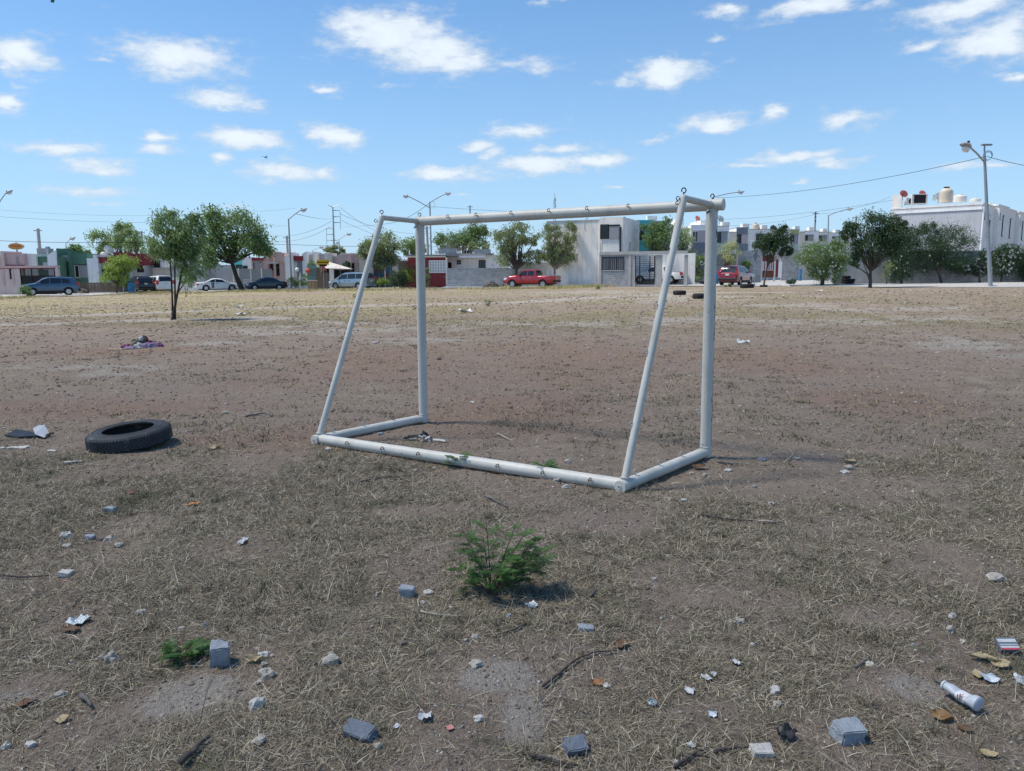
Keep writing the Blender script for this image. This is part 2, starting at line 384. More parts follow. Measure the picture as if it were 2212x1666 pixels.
def ground_mat():
    m, nt, N, L, P = nodes('dry_earth')
    tc = N.new('ShaderNodeTexCoord'); at_ = N.new('ShaderNodeAttribute'); at_.attribute_name = 'cover'
    sp = N.new('ShaderNodeSeparateColor'); L.new(at_.outputs['Color'], sp.inputs[0])
    def noise_(sc, det=5, ro=.65):
        n = N.new('ShaderNodeTexNoise'); n.inputs['Scale'].default_value = sc; n.inputs['Detail'].default_value = det; n.inputs['Roughness'].default_value = ro
        L.new(tc.outputs['Object'], n.inputs['Vector']); return n.outputs['Fac']
    def mr(v, a, b, c=0, d=1):
        r = N.new('ShaderNodeMapRange'); L.new(v, r.inputs['Value'])
        for k, q in zip(('From Min', 'From Max', 'To Min', 'To Max'), (a, b, c, d)): r.inputs[k].default_value = q
        return r.outputs[0]
    def mixc(f, A, B):
        mx = N.new('ShaderNodeMix'); mx.data_type = 'RGBA'; L.new(f, mx.inputs['Factor'])
        for s, q in (('A', A), ('B', B)):
            if isinstance(q, tuple): mx.inputs[s].default_value = (*q, 1)
            else: L.new(q, mx.inputs[s])
        return mx.outputs['Result']
    def mth(op, a, b):
        n = N.new('ShaderNodeMath'); n.operation = op
        for i, q in enumerate((a, b)):
            if isinstance(q, (int, float)): n.inputs[i].default_value = q
            else: L.new(q, n.inputs[i])
        return n.outputs[0]
    n05, n3, n14, n60, n220 = noise_(.35), noise_(2.4), noise_(14), noise_(60, 4), noise_(230, 3)
    n1 = noise_(.9, 7)
    dirt = mixc(mr(n3, .35, .65), (.25, .194, .143), (.385, .307, .232))
    dirt = mixc(mr(n05, .35, .65), dirt, (.305, .237, .19))
    dirt = mixc(mth('MULTIPLY', sp.outputs[1], mr(n14, .25, .7, .35, .9)), dirt, (.30, .195, .14))
    straw = mixc(mr(n60, .35, .65), (.07, .056, .04), (.31, .258, .178))
    straw = mixc(mr(n1, .54, .7, 0, .4), straw, (.19, .18, .11))
    straw = mixc(at_.outputs['Alpha'], straw, mixc(mr(n60, .3, .7), (.30, .255, .14), (.46, .395, .235)))
    col = mixc(mr(mth('ADD', sp.outputs[2], mr(n14, .3, .7, -.35, .35)), .15, .85, 0, .9), dirt, straw)
    col = mixc(mr(mth('ADD', sp.outputs[0], mr(n14, .3, .7, -.4, .4)), .2, .95, 0, .88), col, (.40, .355, .30))
    # grit: pale and dark crumbs of two sizes
    for sc, thr, colr, amt in ((38, .16, (.50, .46, .40), .8), (95, .22, (.44, .40, .35), .6), (55, .17, (.07, .055, .048), .75), (9, .09, (.07, .06, .045), .7), (14, .10, (.52, .48, .42), .7)):
        vo = N.new('ShaderNodeTexVoronoi'); vo.inputs['Scale'].default_value = sc; vo.inputs['Randomness'].default_value = 1
        mp = N.new('ShaderNodeMapping'); mp.inputs['Location'].default_value = (sc * .13, sc * .07, 0); mp.inputs['Scale'].default_value = (1, 1, .2); L.new(tc.outputs['Object'], mp.inputs['Vector']); L.new(mp.outputs[0], vo.inputs['Vector'])
        cs = N.new('ShaderNodeSeparateColor'); L.new(vo.outputs['Color'], cs.inputs[0])
        k = mth('MULTIPLY', mr(vo.outputs['Distance'], thr, thr + .06, 1, 0), mth('GREATER_THAN', cs.outputs[0], .62))
        if colr[0] < .1: k = mth('MULTIPLY', k, mr(n3, .44, .62))
        col = mixc(mth('MULTIPLY', k, amt), col, colr)
    hsv = N.new('ShaderNodeVectorMath'); hsv.operation = 'SCALE'; L.new(col, hsv.inputs[0]); L.new(mr(n220, .3, .7, .72, 1.22), hsv.inputs['Scale'])
    L.new(hsv.outputs[0], P.inputs['Base Color']); P.inputs['Roughness'].default_value = .95; P.inputs['Specular IOR Level'].default_value = .1
    hh = mth('ADD', mth('MULTIPLY', n60, 1.0), mth('MULTIPLY', n220, .5)); hh = mth('ADD', hh, mth('MULTIPLY', n14, 2.2))
    bp = N.new('ShaderNodeBump'); bp.inputs['Strength'].default_value = .9; bp.inputs['Distance'].default_value = .028; L.new(hh, bp.inputs['Height']); L.new(bp.outputs[0], P.inputs['Normal'])
    return m
ground()

def blades(name, px, py, L_, w, el, az, m, rs, kind='stuff', sink=.003, bend=1.0):
    n = len(px); pz = gz(px, py) + micro(px, py) - sink
    p0 = np.stack([px, py, pz], -1)
    d1 = np.stack([np.cos(az) * np.cos(el), np.sin(az) * np.cos(el), np.sin(el)], -1)
    az2 = az + rs.normal(0, .45 * bend, n); el2 = el - rs.uniform(.1, .9, n) * bend
    d2 = np.stack([np.cos(az2) * np.cos(el2), np.sin(az2) * np.cos(el2), np.sin(el2)], -1)
    p1 = p0 + d1 * (L_ * .5)[:, None]; p2 = p1 + d2 * (L_ * .5)[:, None]
    lo = gz(p2[:, 0], p2[:, 1]) + micro(p2[:, 0], p2[:, 1]) + .002
    p2[:, 2] = np.maximum(p2[:, 2], lo); lo = gz(p1[:, 0], p1[:, 1]) + micro(p1[:, 0], p1[:, 1]) + .003; p1[:, 2] = np.maximum(p1[:, 2], lo)
    ps = az + rs.uniform(.6, 2.5, n); sd = np.stack([np.cos(ps), np.sin(ps), rs.uniform(-.5, .5, n)], -1) * (w * .5)[:, None]
    V = np.stack([p0 - sd, p0 + sd, p1 + sd * .85, p1 - sd * .85, p2 + sd * .25, p2 - sd * .25], 1).reshape(-1, 3)
    b = np.arange(n)[:, None] * 6
    Fq = np.concatenate([b + np.array([0, 1, 2, 3]), b + np.array([3, 2, 4, 5])], 0)
    o = npmesh(name, V, Fq, m)
    return tag(o, kind=kind)
def strawmat(name, pal, green, thr=(.56, .66), trans=.2):
    m, nt, N, L, P = nodes(name)
    ge = N.new('ShaderNodeNewGeometry'); tc = N.new('ShaderNodeTexCoord')
    cr = N.new('ShaderNodeValToRGB'); L.new(ge.outputs['Random Per Island'], cr.inputs[0])
    els = cr.color_ramp.elements
    while len(els) < len(pal): els.new(.5)
    for i, c in enumerate(pal): els[i].position = i / (len(pal) - 1); els[i].color = (*c, 1)
    n = N.new('ShaderNodeTexNoise'); n.inputs['Scale'].default_value = 1.7; n.inputs['Detail'].default_value = 3; L.new(tc.outputs['Object'], n.inputs['Vector'])
    r = N.new('ShaderNodeMapRange'); L.new(n.outputs['Fac'], r.inputs['Value']); r.inputs['From Min'].default_value = thr[0]; r.inputs['From Max'].default_value = thr[1]; r.inputs['To Max'].default_value = .85
    mx = N.new('ShaderNodeMix'); mx.data_type = 'RGBA'; L.new(r.outputs[0], mx.inputs['Factor']); L.new(cr.outputs[0], mx.inputs['A']); mx.inputs['B'].default_value = (*green, 1)
    L.new(mx.outputs['Result'], P.inputs['Base Color']); P.inputs['Roughness'].default_value = .75; P.inputs['Specular IOR Level'].default_value = .2
    return m
def grasses():
    rs = np.random.RandomState(5)
    M1 = strawmat('dry_straw', [(.055, .043, .031), (.30, .25, .17), (.12, .096, .067), (.50, .43, .31), (.19, .155, .108), (.70, .63, .47)], (.10, .11, .06), (.60, .74))
    # foreground: tufts of blades and loose straw lying flat
    n = 62000
    y = 1.75 + (7.6 - 1.75) * rs.rand(n) ** .8; x = (rs.rand(n) * 2 - 1) * (.76 * y + .7)
    keep = rs.rand(n) < straw_density(x, y) * (1 - .35 * smooth(3, 7, y)); x = x[keep]; y = y[keep]; n = len(x)
    k = 9
    rad = np.abs(rs.normal(0, .035, (n, k))); an = rs.uniform(0, 6.283, (n, k))
    bx = (x[:, None] + rad * np.cos(an)).ravel(); by = (y[:, None] + rad * np.sin(an)).ravel()
    lean = rs.uniform(0, 6.283, n)
    az = np.where(rs.rand(n, k) < .5, lean[:, None] + rs.normal(0, .6, (n, k)), rs.uniform(0, 6.283, (n, k))).ravel()
    m = n * k
    el = np.clip(np.abs(rs.normal(.30, .35, m)), .02, 1.3)
    L_ = rs.lognormal(-3.12, .45, m); w = rs.uniform(.0011, .0026, m) * (1 + .10 * (by - 2))
    blades('dry_grass', bx, by, L_ * .95, w, el, az, M1, rs, bend=.45)
    # upright greyish tufts
    MT = strawmat('tuft_blades', [(.05, .05, .03), (.13, .125, .075), (.08, .08, .045), (.30, .27, .18), (.17, .155, .10), (.50, .45, .32)], (.07, .085, .04), (.5, .66))
    n = 1500; y = 1.75 + (7.0 - 1.75) * rs.rand(n) ** .8; x = (rs.rand(n) * 2 - 1) * (.76 * y + .7)
    keep = (rs.rand(n) < straw_density(x, y) * .7) & (fbm(x, y, 1.1, 3) > .44); x = x[keep]; y = y[keep]; n = len(x); k = 42; sp = rs.uniform(.012, .05, (n, 1)); an = rs.uniform(0, 6.283, (n, k)); rd = np.abs(rs.normal(0, 1, (n, k))) * sp
    bx = (x[:, None] + rd * np.cos(an)).ravel(); by = (y[:, None] + rd * np.sin(an)).ravel(); m = n * k
    blades('grass_tufts', bx, by, rs.uniform(.022, .062, m), rs.uniform(.0012, .0024, m) * (1 + .08 * (by - 2)), np.clip(1.15 - 9 * rd.ravel() + rs.normal(0, .25, m), .15, 1.5), (an + rs.normal(0, .5, (n, k))).ravel(), MT, rs, bend=.7)
    n = 90000
    y = 1.75 + (8.2 - 1.75) * rs.rand(n) ** .8; x = (rs.rand(n) * 2 - 1) * (.76 * y + .7)
    keep = rs.rand(n) < .07 + straw_density(x, y); x = x[keep]; y = y[keep]; n = len(x)
    blades('loose_straw', x, y, rs.lognormal(-3.1, .5, n), rs.uniform(.0011, .0024, n) * (1 + .1 * (y - 2)), np.abs(rs.normal(.04, .07, n)), rs.normal(.25, 1.1, n) + math.pi * (rs.rand(n) < .5), M1, rs, bend=.3)
    # middle distance: flat tufts
    M2 = strawmat('field_straw', [(.17, .14, .075), (.33, .275, .155), (.44, .37, .21), (.25, .21, .115)], (.16, .165, .08), (.52, .66))
    n = 60000
    y = 7.2 * np.exp(rs.rand(n) * math.log(62 / 7.2)); x = (rs.rand(n) * 2 - 1) * (.74 * y + 1)
    keep = rs.rand(n) < straw_density(x, y) * 1.3; x = x[keep]; y = y[keep]; n = len(x); k = 4
    bx = (x[:, None] + rs.normal(0, .05, (n, k))).ravel(); by = (y[:, None] + rs.normal(0, .05, (n, k))).ravel(); m = n * k
    blades('field_grass', bx, by, rs.uniform(.04, .11, m), rs.uniform(.5, 1, m) * (.004 + .00042 * by), np.abs(rs.normal(.45, .35, m)), rs.uniform(0, 6.283, m), M2, rs)
    # small dark weeds in the bare field
    MW = strawmat('weed_green', [(.06, .065, .035), (.11, .115, .06), (.16, .145, .085)], (.07, .085, .04))
    n = 2600; y = 6.5 * np.exp(rs.rand(n) * math.log(52 / 6.5)); x = (rs.rand(n) * 2 - 1) * (.74 * y + 1)
    keep = fbm(x, y, .45, 4) + .12 * rs.rand(n) > .56; x = x[keep]; y = y[keep]; n = len(x); k = 26; sp = rs.uniform(.02, .11, (n, 1))
    bx = (x[:, None] + rs.normal(0, 1, (n, k)) * sp * 1.5).ravel(); by = (y[:, None] + rs.normal(0, 1, (n, k)) * sp).ravel(); m = n * k
    blades('low_weeds', bx, by, rs.uniform(.02, .06, m), rs.uniform(.004, .008, m) * (1 + .03 * by), np.abs(rs.normal(.6, .4, m)), rs.uniform(0, 6.283, m), MW, rs)
    # taller yellow strip along the kerb
    M3 = strawmat('tall_straw', [(.38, .335, .165), (.48, .42, .21), (.30, .27, .13), (.52, .46, .25)], (.19, .20, .085), (.48, .68))
    e = [at(*p) for p in EDGE]
    n = 52000
    t = rs.rand(n); px = -70 + 90 * t
    ye = np.interp(px, [p.x for p in e], [p.y for p in e])
    y = ye - .15 - np.abs(rs.normal(0, 1, n)) * np.where(px < -6, 6.5, 2.2); k = (fbm(px, y, .35, 3) > .44) & (px < 9.5) & (pathmask(px, y) < .5); k &= ~((px > -6) & (px < -1) & (rs.rand(n) < .7))
    px = px[k]; y = y[k]; n = len(px)
    blades('tall_dry_grass', px, y, rs.uniform(.12, .34, n) * np.where(px > -2, 1.3, 1), rs.uniform(.010, .022, n), rs.uniform(.7, 1.5, n), rs.normal(0, 1.2, n), M3, rs)
EDGE = [(-90, 646), (0, 643), (60, 641), (160, 640), (240, 634), (340, 630.5), (430, 631), (540, 628.5), (640, 626), (800, 625), (930, 623), (1060, 624), (1210, 622), (1290, 618.5), (1400, 618), (1540, 618.5), (1700, 618), (1900, 620), (2100, 621), (2212, 621), (2330, 621)]
grasses()
def pebbles():
    rs = np.random.RandomState(9)
    bm = bmesh.new(); bmesh.ops.create_icosphere(bm, subdivisions=1, radius=1); bm.verts.ensure_lookup_table()
    tv = np.array([v.co[:] for v in bm.verts]); tf = np.array([[v.index for v in f.verts] for f in bm.faces]); bm.free()
    n = 30000
    y = 1.9 * np.exp(rs.rand(n) * math.log(45 / 1.9)); x = (rs.rand(n) * 2 - 1) * (.72 * y + .5)
    s = (.0016 + .0014 * y ** .80) * rs.lognormal(0, .6, n); s = np.minimum(s, .004 + .0016 * y)
    sc = rs.uniform(.6, 1.3, (n, 1, 3)) * np.array([1, 1, .6]); jit = rs.uniform(.6, 1.35, (n, len(tv), 1))
    a = rs.rand(n) * 6.28; c, s_ = np.cos(a)[:, None], np.sin(a)[:, None]
    v = tv[None] * sc * jit * s[:, None, None]
    v = np.stack([v[..., 0] * c - v[..., 1] * s_, v[..., 0] * s_ + v[..., 1] * c, v[..., 2]], -1)
    v += np.stack([x, y, gz(x, y) + micro(x, y) + s * .15], -1)[:, None, :]
    Fq = (tf[None] + (np.arange(n) * len(tv))[:, None, None]).reshape(-1, 3)
    m, nt, N, L, P = nodes('pebble')
    ge = N.new('ShaderNodeNewGeometry'); cr = N.new('ShaderNodeValToRGB'); L.new(ge.outputs['Random Per Island'], cr.inputs[0])
    els = cr.color_ramp.elements
    while len(els) < 6: els.new(.5)
    for i, q in enumerate([(.12, .085, .07), (.17, .13, .105), (.23, .18, .15), (.15, .115, .10), (.33, .29, .25), (.50, .46, .41)]): els[i].position = (0, .3, .55, .75, .88, 1)[i]; els[i].color = (*q, 1)
    L.new(cr.outputs[0], P.inputs['Base Color']); P.inputs['Roughness'].default_value = .9
    tag(npmesh('gravel', v.reshape(-1, 3), Fq, m), kind='stuff')
pebbles()

# road, pavements
def strip(name, near, far, dz, m, n=60):
    """sheet between two lines of ground points"""
    def res(l):
        xs = [p.x for p in l]; ys = [p.y for p in l]; return lambda x: np.interp(x, xs, ys)
    a, b = res(near), res(far); x0, x1 = near[0].x, near[-1].x; x2, x3 = far[0].x, far[-1].x
    V = []; K = 6
    for i in range(n + 1):
        xa = x0 + (x1 - x0) * i / n; xb = x2 + (x3 - x2) * i / n
        for j in range(K + 1):
            t = j / K; x = xa + (xb - xa) * t; y = a(xa) + (b(xb) - a(xa)) * t
            V.append((x, y, float(gz(x, y)) + dz))
    F_ = [(i * (K + 1) + j, (i + 1) * (K + 1) + j, (i + 1) * (K + 1) + j + 1, i * (K + 1) + j + 1) for i in range(n) for j in range(K)]
    me = bpy.data.meshes.new(name); me.from_pydata(V, [], F_); me.update()
    o = link(name, me, m); return tag(o, kind='structure')
M_ROAD = mat('worn_concrete_road', (.40, .39, .37), .9, .22, .5, bump=.1)
M_PAVE = mat('pavement_concrete', (.50, .49, .47), .9, .2, .8, bump=.1)
FR = [(-78, 88), (-46, 88), (-30, 92), (-6, 84.5), (14, 78), (20, 92), (40, 100), (45, 62), (62, 58), (95, 52)]
FR = [Vector((a, b, 0)) for a, b in FR]
strip('road', [at(*p) for p in EDGE], FR, .02, M_ROAD, 120)
# kerb of the field side on the right and a pavement strip in front of the house fronts
def kerbline(name, pts, w, h, m):
    mb = MB()
    for a, b in zip(pts[:-1], pts[1:]):
        d = (b - a); d.z = 0; ln = d.length; ang = math.atan2(d.y, d.x)
        M = Matrix.Translation((a.x, a.y, min(float(gz(a.x, a.y)), float(gz(b.x, b.y))))) @ Matrix.Rotation(ang, 4, 'Z')
        mb.box(0, ln, 0, w, -.1, h + .001 * (int(a.x) % 3), M)
    return tag(build(name, mb, m), kind='structure')
kerbline('pavement', [Vector(p + (0,)) for p in ((-75, 79.5), (-46, 79.5), (-38, 89.2), (-8, 88.8))], 3, .13, M_PAVE)
kerbline('pavement', [Vector(p + (0,)) for p in ((-7, 77.2), (3, 76.5), (13.5, 75.0))], 4, .13, M_PAVE)
kerbline('pavement', [Vector(p + (0,)) for p in ((22, 60.5), (42, 60.5), (80, 54))], 1.8, .13, M_PAVE)

# the cloud added, unseen, to shade the near field: high up on the sun's side, above the picture
def shade_cloud():
    c = Vector((6, -3, 0)) + SUN * 300
    bm = bmesh.new(); bmesh.ops.create_icosphere(bm, subdivisions=5, radius=1)
    for v in bm.verts:
        p = v.co.copy(); k = 1 + .22 * noise.noise(p * 2.2) + .12 * noise.noise(p * 5)
        v.co = Vector((p.x * 75 * k, p.y * 24 * k, p.z * 9 * k))
    me = bpy.data.meshes.new('cloud'); bm.to_mesh(me); bm.free(); me.shade_smooth()
    m, nt, N, L, P = nodes('shade_cloud_veil'); N.remove(P)
    tc = N.new('ShaderNodeTexCoord'); mp = N.new('ShaderNodeMapping'); mp.inputs['Scale'].default_value = (1 / 75, 1 / 24, 0); L.new(tc.outputs['Object'], mp.inputs['Vector'])
    ln = N.new('ShaderNodeVectorMath'); ln.operation = 'LENGTH'; L.new(mp.outputs[0], ln.inputs[0])
    nz = N.new('ShaderNodeTexNoise'); nz.inputs['Scale'].default_value = 3; nz.inputs['Detail'].default_value = 4; L.new(mp.outputs[0], nz.inputs['Vector'])
    ad = N.new('ShaderNodeMath'); ad.operation = 'MULTIPLY_ADD'; L.new(nz.outputs['Fac'], ad.inputs[0]); ad.inputs[1].default_value = .35; L.new(ln.outputs['Value'], ad.inputs[2])
    r = N.new('ShaderNodeMapRange'); r.interpolation_type = 'SMOOTHSTEP'; L.new(ad.outputs[0], r.inputs['Value']); r.inputs['From Min'].default_value = .40; r.inputs['From Max'].default_value = 1.15; r.inputs['To Min'].default_value = .58; r.inputs['To Max'].default_value = 1
    tr = N.new('ShaderNodeBsdfTransparent'); df = N.new('ShaderNodeBsdfTranslucent'); df.inputs['Color'].default_value = (.95, .95, .94, 1)
    mx = N.new('ShaderNodeMixShader'); L.new(r.outputs[0], mx.inputs[0]); L.new(df.outputs[0], mx.inputs[1]); L.new(tr.outputs[0], mx.inputs[2])
    L.new(mx.outputs[0], N['Material Output'].inputs['Surface'])
    tag(link('cloud', me, m, None, c), kind='structure')
shade_cloud()
# ------------------------------------------------------------ houses
M_PINK = mat('pink_plaster', (.50, .35, .33), .85, .12, 1.2, streak=.35)
M_PINK2 = mat('dusty_pink_plaster', (.52, .41, .38), .85, .12, 1.2, streak=.3)
M_WHITE = mat('white_plaster', (.78, .76, .72), .85, .12, 1.0, streak=.4)
M_WHITE2 = mat('weathered_white_plaster', (.72, .69, .64), .9, .16, .8, streak=.6)
M_CREAM = mat('cream_plaster', (.62, .57, .49), .85, .12, 1.0, streak=.3)
M_GREEN = mat('green_plaster', (.085, .17, .12), .85, .15, 1.2, streak=.3)
M_MINT = mat('pale_green_plaster', (.36, .43, .38), .85, .15, 1.2, streak=.4)
M_TURQ = mat('turquoise_plaster', (.10, .42, .42), .8, .12, 1.2, streak=.25)
M_RED = mat('maroon_plaster', (.20, .035, .04), .8, .15, 1.2, streak=.2)
M_GREY = mat('grey_plaster', (.36, .36, .37), .85, .14, 1.2, streak=.35)
M_DGREY = mat('slate_plaster', (.17, .19, .22), .8, .12, 1.2, streak=.2)
M_MAUVE = mat('mauve_plaster', (.43, .37, .38), .85, .12, 1.2, streak=.35)
M_OLIVE = mat('olive_plaster', (.30, .34, .17), .85, .12, 1.2, streak=.2)
M_ROOF = mat('roof_slab', (.25, .25, .25), .95, .25, 1.0, streak=.3)
M_BLK = blockmat('concrete_blocks', (.33, .34, .35), (.25, .26, .27), (.40, .40, .39))
M_BLKD = blockmat('darker_concrete_blocks', (.27, .275, .285), (.20, .205, .215), (.32, .32, .31))  # darker copy of the blocks; puts tree shade into the colour of two walls
M_CONC = mat('raw_concrete', (.44, .435, .42), .9, .2, 1.5, streak=.35)
M_IRON = mat('black_iron', (.018, .018, .02), .5, .2, 8, metal=.3)
M_GLASS = glassmat('dark_window_glass')
M_SHUT = mat('grey_shutter', (.30, .31, .33), .7, .08, 3)
M_DARK = mat('dark_interior', (.02, .02, .022), .9, .3, 3)
M_WFRAME = mat('white_frame', (.6, .6, .58), .6, .08, 4)
M_WOOD = mat('weathered_wood', (.20, .15, .115), .85, .35, 6, streak=.4)
M_STEEL = mat('galvanised_steel', (.33, .36, .38), .5, .15, 4, metal=.5)
M_BLUEBIN = mat('blue_plastic', (.05, .19, .36), .45, .15, 3, streak=.25)
M_TANK = mat('beige_tank_plastic', (.55, .48, .38), .5, .1, 3)
M_BLACKP = mat('black_plastic', (.02, .02, .022), .45, .2, 6)
_k = [0]
class Facade:
    """front plane of a building: origin column px at depth Y, turned by yaw"""
    def __init__(s, name, px, Y, label, cat='house', group=None, yaw=0, dz=.1):
        p = dep(px, 590, Y); s.P = Vector((p.x, Y)); s.e = Vector((math.cos(R(yaw)), math.sin(R(yaw)))); s.n = Vector((s.e.y, -s.e.x))
        s.z0 = float(gz(p.x, Y)) + dz
        s.root = thing(name, (p.x, Y, s.z0), label, cat, group, R(yaw))
    def uv(s, px, py, out=0):
        d = ray(px, py); P = s.P + s.n * out
        t = (P.x * s.n.x + P.y * s.n.y) / (d.x * s.n.x + d.y * s.n.y)
        q = Vector((d.x * t, d.y * t)) - s.P
        return q.dot(s.e), CAMH + d.z * t - s.z0
    def rect(s, l, t, r, b, out=0):
        u0, z1 = s.uv(l, t, out); u1, _ = s.uv(r, t, out)
        z0 = s.uv(l, b, out)[1] if b is not None else -.35
        return u0, u1, z0, z1
    def box(s, name, m, rc, out=0, back=6, parent=None, zz=None, mb_only=False):
        u0, u1, z0, z1 = s.rect(*rc, out)
        if s.P.x < -12: back = min(back, -out + 3)
        _k[0] = (_k[0] + 1) % 11; out = out + _k[0] * .0013
        mb = MB().box(u0, u1, -out, back, z0, z1)
        return mb if mb_only else build(name, mb, m, parent or s.root)
    def ubox(s, name, m, u0, u1, y0, y1, z0, z1, parent=None):
        return build(name, MB().box(u0, u1, y0, y1, z0, z1), m, parent or s.root)
    def window(s, rc, out=0, frame=None, split=(1,), pane=None, bars=0, vbars=0, name='window', sill=False):
        frame = frame or M_IRON; pane = pane or M_GLASS
        u0, u1, z0, z1 = s.rect(*rc, out); t = .06; y0, y1 = -out - .07, -out + .02
        mb = MB().box(u0, u1, y0, y1, z1 - t, z1).box(u0, u1, y0, y1, z0, z0 + t).box(u0, u0 + t, y0, y1, z0 + t, z1 - t).box(u1 - t, u1, y0, y1, z0 + t, z1 - t)
        for k in range(1, split[0]): mb.box(u0 + (u1 - u0) * k / split[0] - .03, u0 + (u1 - u0) * k / split[0] + .03, y0, y1, z0 + t, z1 - t)
        for k in range(bars): q = z0 + (z1 - z0) * (k + 1) / (bars + 1); mb.box(u0, u1, y0 - .015, y0 + .015, q - .03, q + .03)
        for k in range(vbars): q = u0 + (u1 - u0) * (k + 1) / (vbars + 1); mb.box(q - .025, q + .025, y0 - .03, y0, z0, z1)
        f = build(name, mb, frame, s.root)
        build('pane', MB().box(u0 + t, u1 - t, -out - .025, -out + .01, z0 + t, z1 - t), pane, f)
        if sill: build('sill', MB().box(u0 - .08, u1 + .08, y0 - .06, y1, z0 - .08, z0 - .002), M_CONC, f)
        return f
    def door(s, rc, m=None, out=0, name='door', handle=True):
        u0, u1, z0, z1 = s.rect(*rc, out); m = m or M_IRON
        mb = MB().box(u0, u1, -out - .05, -out + .02, z0, z1); mb.box(u0 + .12, u1 - .12, -out - .07, -out - .05, z0 + .2, z0 + (z1 - z0) * .45).box(u0 + .12, u1 - .12, -out - .07, -out - .05, z0 + (z1 - z0) * .53, z1 - .2)
        d = build(name, mb, m, s.root)
        if handle: build('handle', MB().box(u1 - .14, u1 - .08, -out - .11, -out - .07, z0 + .9, z0 + 1.02), M_STEEL, d)
        return d
def rr(Z, l, t, r, b): 
    a = Z(l, t); c = Z(r, b if b is not None else t); return (a[0], a[1], c[0], None if b is None else c[1])
GW = 'houses along the street'

# far left pink house with its garage
f = Facade('pink_house', 0, 76.5, 'low pink house with a long slatted garage gate at the left edge')
f.box('garden_wall', M_PINK2, rr(Z1, -330, 888, 214, None), .05, .25)
for x0, x1, y0, y1 in ((14, 40, 892, 1078), (122, 146, 905, 1078)): f.box('pilaster', M_PINK, rr(Z1, x0, y0, x1, y1), .1, 0)
f.box('wall_slot', M_DARK, rr(Z1, 100, 893, 120, 1006), .09, 0); 
f.box('lintel', M_PINK, rr(Z1, -330, 862, 636, 886), .15, .3); f.box('pillar', M_PINK2, rr(Z1, 606, 888, 636, None), .1, .3)
f.box('stripe', M_RED, rr(Z1, -330, 886, 606, 893), .12, .1)
g = MB()
u0, u1, z0, z1 = f.rect(*rr(Z1, 216, 893, 605, 972))
for k in range(8): q = z1 - (z1 - z0) * k / 7; g.box(u0, u1, -.02, .02, q - .035, q + .035)
for q in (u0 + .04, u0 + (u1 - u0) * .33, u1 - .04): g.box(q - .05, q + .05, -.03, .03, -.2, z1)
g.box(u0, u1, .03, .06, -.3, z0 + .05)
build('gate', g, M_IRON, f.root)
f2b = f
f.ubox('wall', M_PINK2, -6, -.9, 5, 7, -.3, 3.0)
f.box('parapet', M_PINK, rr(Z1, 44, 722, 262, 862), -4.0, 9); f.box('pillar', M_PINK2, rr(Z1, 0, 696, 38, 900), -3.8, 9); f.box('stripe', M_RED, rr(Z1, 50, 850, 268, 862), -3.9, 4.1)
f.box('parapet', M_PINK, rr(Z1, -330, 740, -2, 870), -4.0, 9)
for q in (172, 188): f.box('pipe', M_CONC, rr(Z1, q, 760, q + 5, 850), -3.95, 4.1)

f = Facade('green_house', Z1(262, 0)[0], 81, 'low green and white house behind the pink garage lintel')
f.box('wall', M_WHITE2, rr(Z1, 262, 728, 392, None), 0, 8); f.box('wall', M_GREEN, rr(Z1, 392, 757, 582, None), -.3, 8); f.box('panel', M_GREY, rr(Z1, 474, 820, 582, 900), -.2, .4)
u0, za = f.uv(*Z1(545, 745)); u1, zb = f.uv(*Z1(630, 690))
build('side_wall', MB().prism([(u0, -.3), (u1, -.3), (u1, zb), (u0, za)], -.4, -.15), M_WHITE, f.root)
f.box('sheet_roof', M_STEEL, rr(Z1, 500, 645, 530, 735), -3, 3.4); f.box('tank', M_CONC, rr(Z1, 405, 664, 500, 757), -4, 5.5)

f = Facade('green_house', Z1(622, 0)[0], 84, 'dark green one storey house with grey shutters behind the blue car', dz=.1)
f.box('pillar', M_GREEN, rr(Z1, 620, 665, 640, None), .6, 7); f.box('wall', M_GREEN, rr(Z1, 640, 810, 742, None), -1.2, 8); f.box('parapet', M_GREY, rr(Z1, 642, 742, 742, 808), .2, 1.5)
f.door(rr(Z1, 648, 862, 724, 1010), M_DGREY, -1.2); f.box('pillar', M_GREEN, rr(Z1, 742, 697, 776, None), .5, 8); f.box('wall', M_GREEN, rr(Z1, 776, 845, 966, None), 0, 8)
f.box('parapet', M_GREEN, rr(Z1, 776, 722, 962, 842), .25, 7); f.window(rr(Z1, 779, 852, 874, 988), .02, M_WFRAME, (2,), vbars=1, sill=True); f.box('shutter', M_SHUT, rr(Z1, 876, 852, 966, 990), .05, 0)

f = Facade('white_house', Z1(958, 0)[0], 83, 'house with a stepped white side wall and a maroon parapet beside the picket fence')
f.box('side_wall', M_WHITE, rr(Z1, 958, 775, 1080, None), .3, 8); f.box('side_wall', M_WHITE, rr(Z1, 1026, 735, 1066, 790), .32, 7.6)
f.box('wall', M_MINT, rr(Z1, 1080, 828, 1300, None), -.2, 8); f.box('parapet', M_RED, rr(Z1, 1080, 762, 1250, 830), .1, .6); f.box('pillar', M_RED, rr(Z1, 1250, 706, 1308, 830), .15, 6)
f.window(rr(Z1, 1130, 880, 1200, 980), -.18, M_IRON, (2,), bars=2)
f = Facade('maroon_house', Z1(1392, 0)[0], 90, 'maroon parapet house rising behind the yellow green tree')
f.box('wall', M_GREY, rr(Z1, 1392, 850, 1596, None), 0, 8); f.box('parapet', M_RED, rr(Z1, 1392, 722, 1592, 852), .3, 6); f.window(rr(Z1, 1516, 862, 1590, 930), .02)
f = Facade('pale_house', Z2(205, 0)[0], 92, 'pale plastered house with one dark window above the white van')
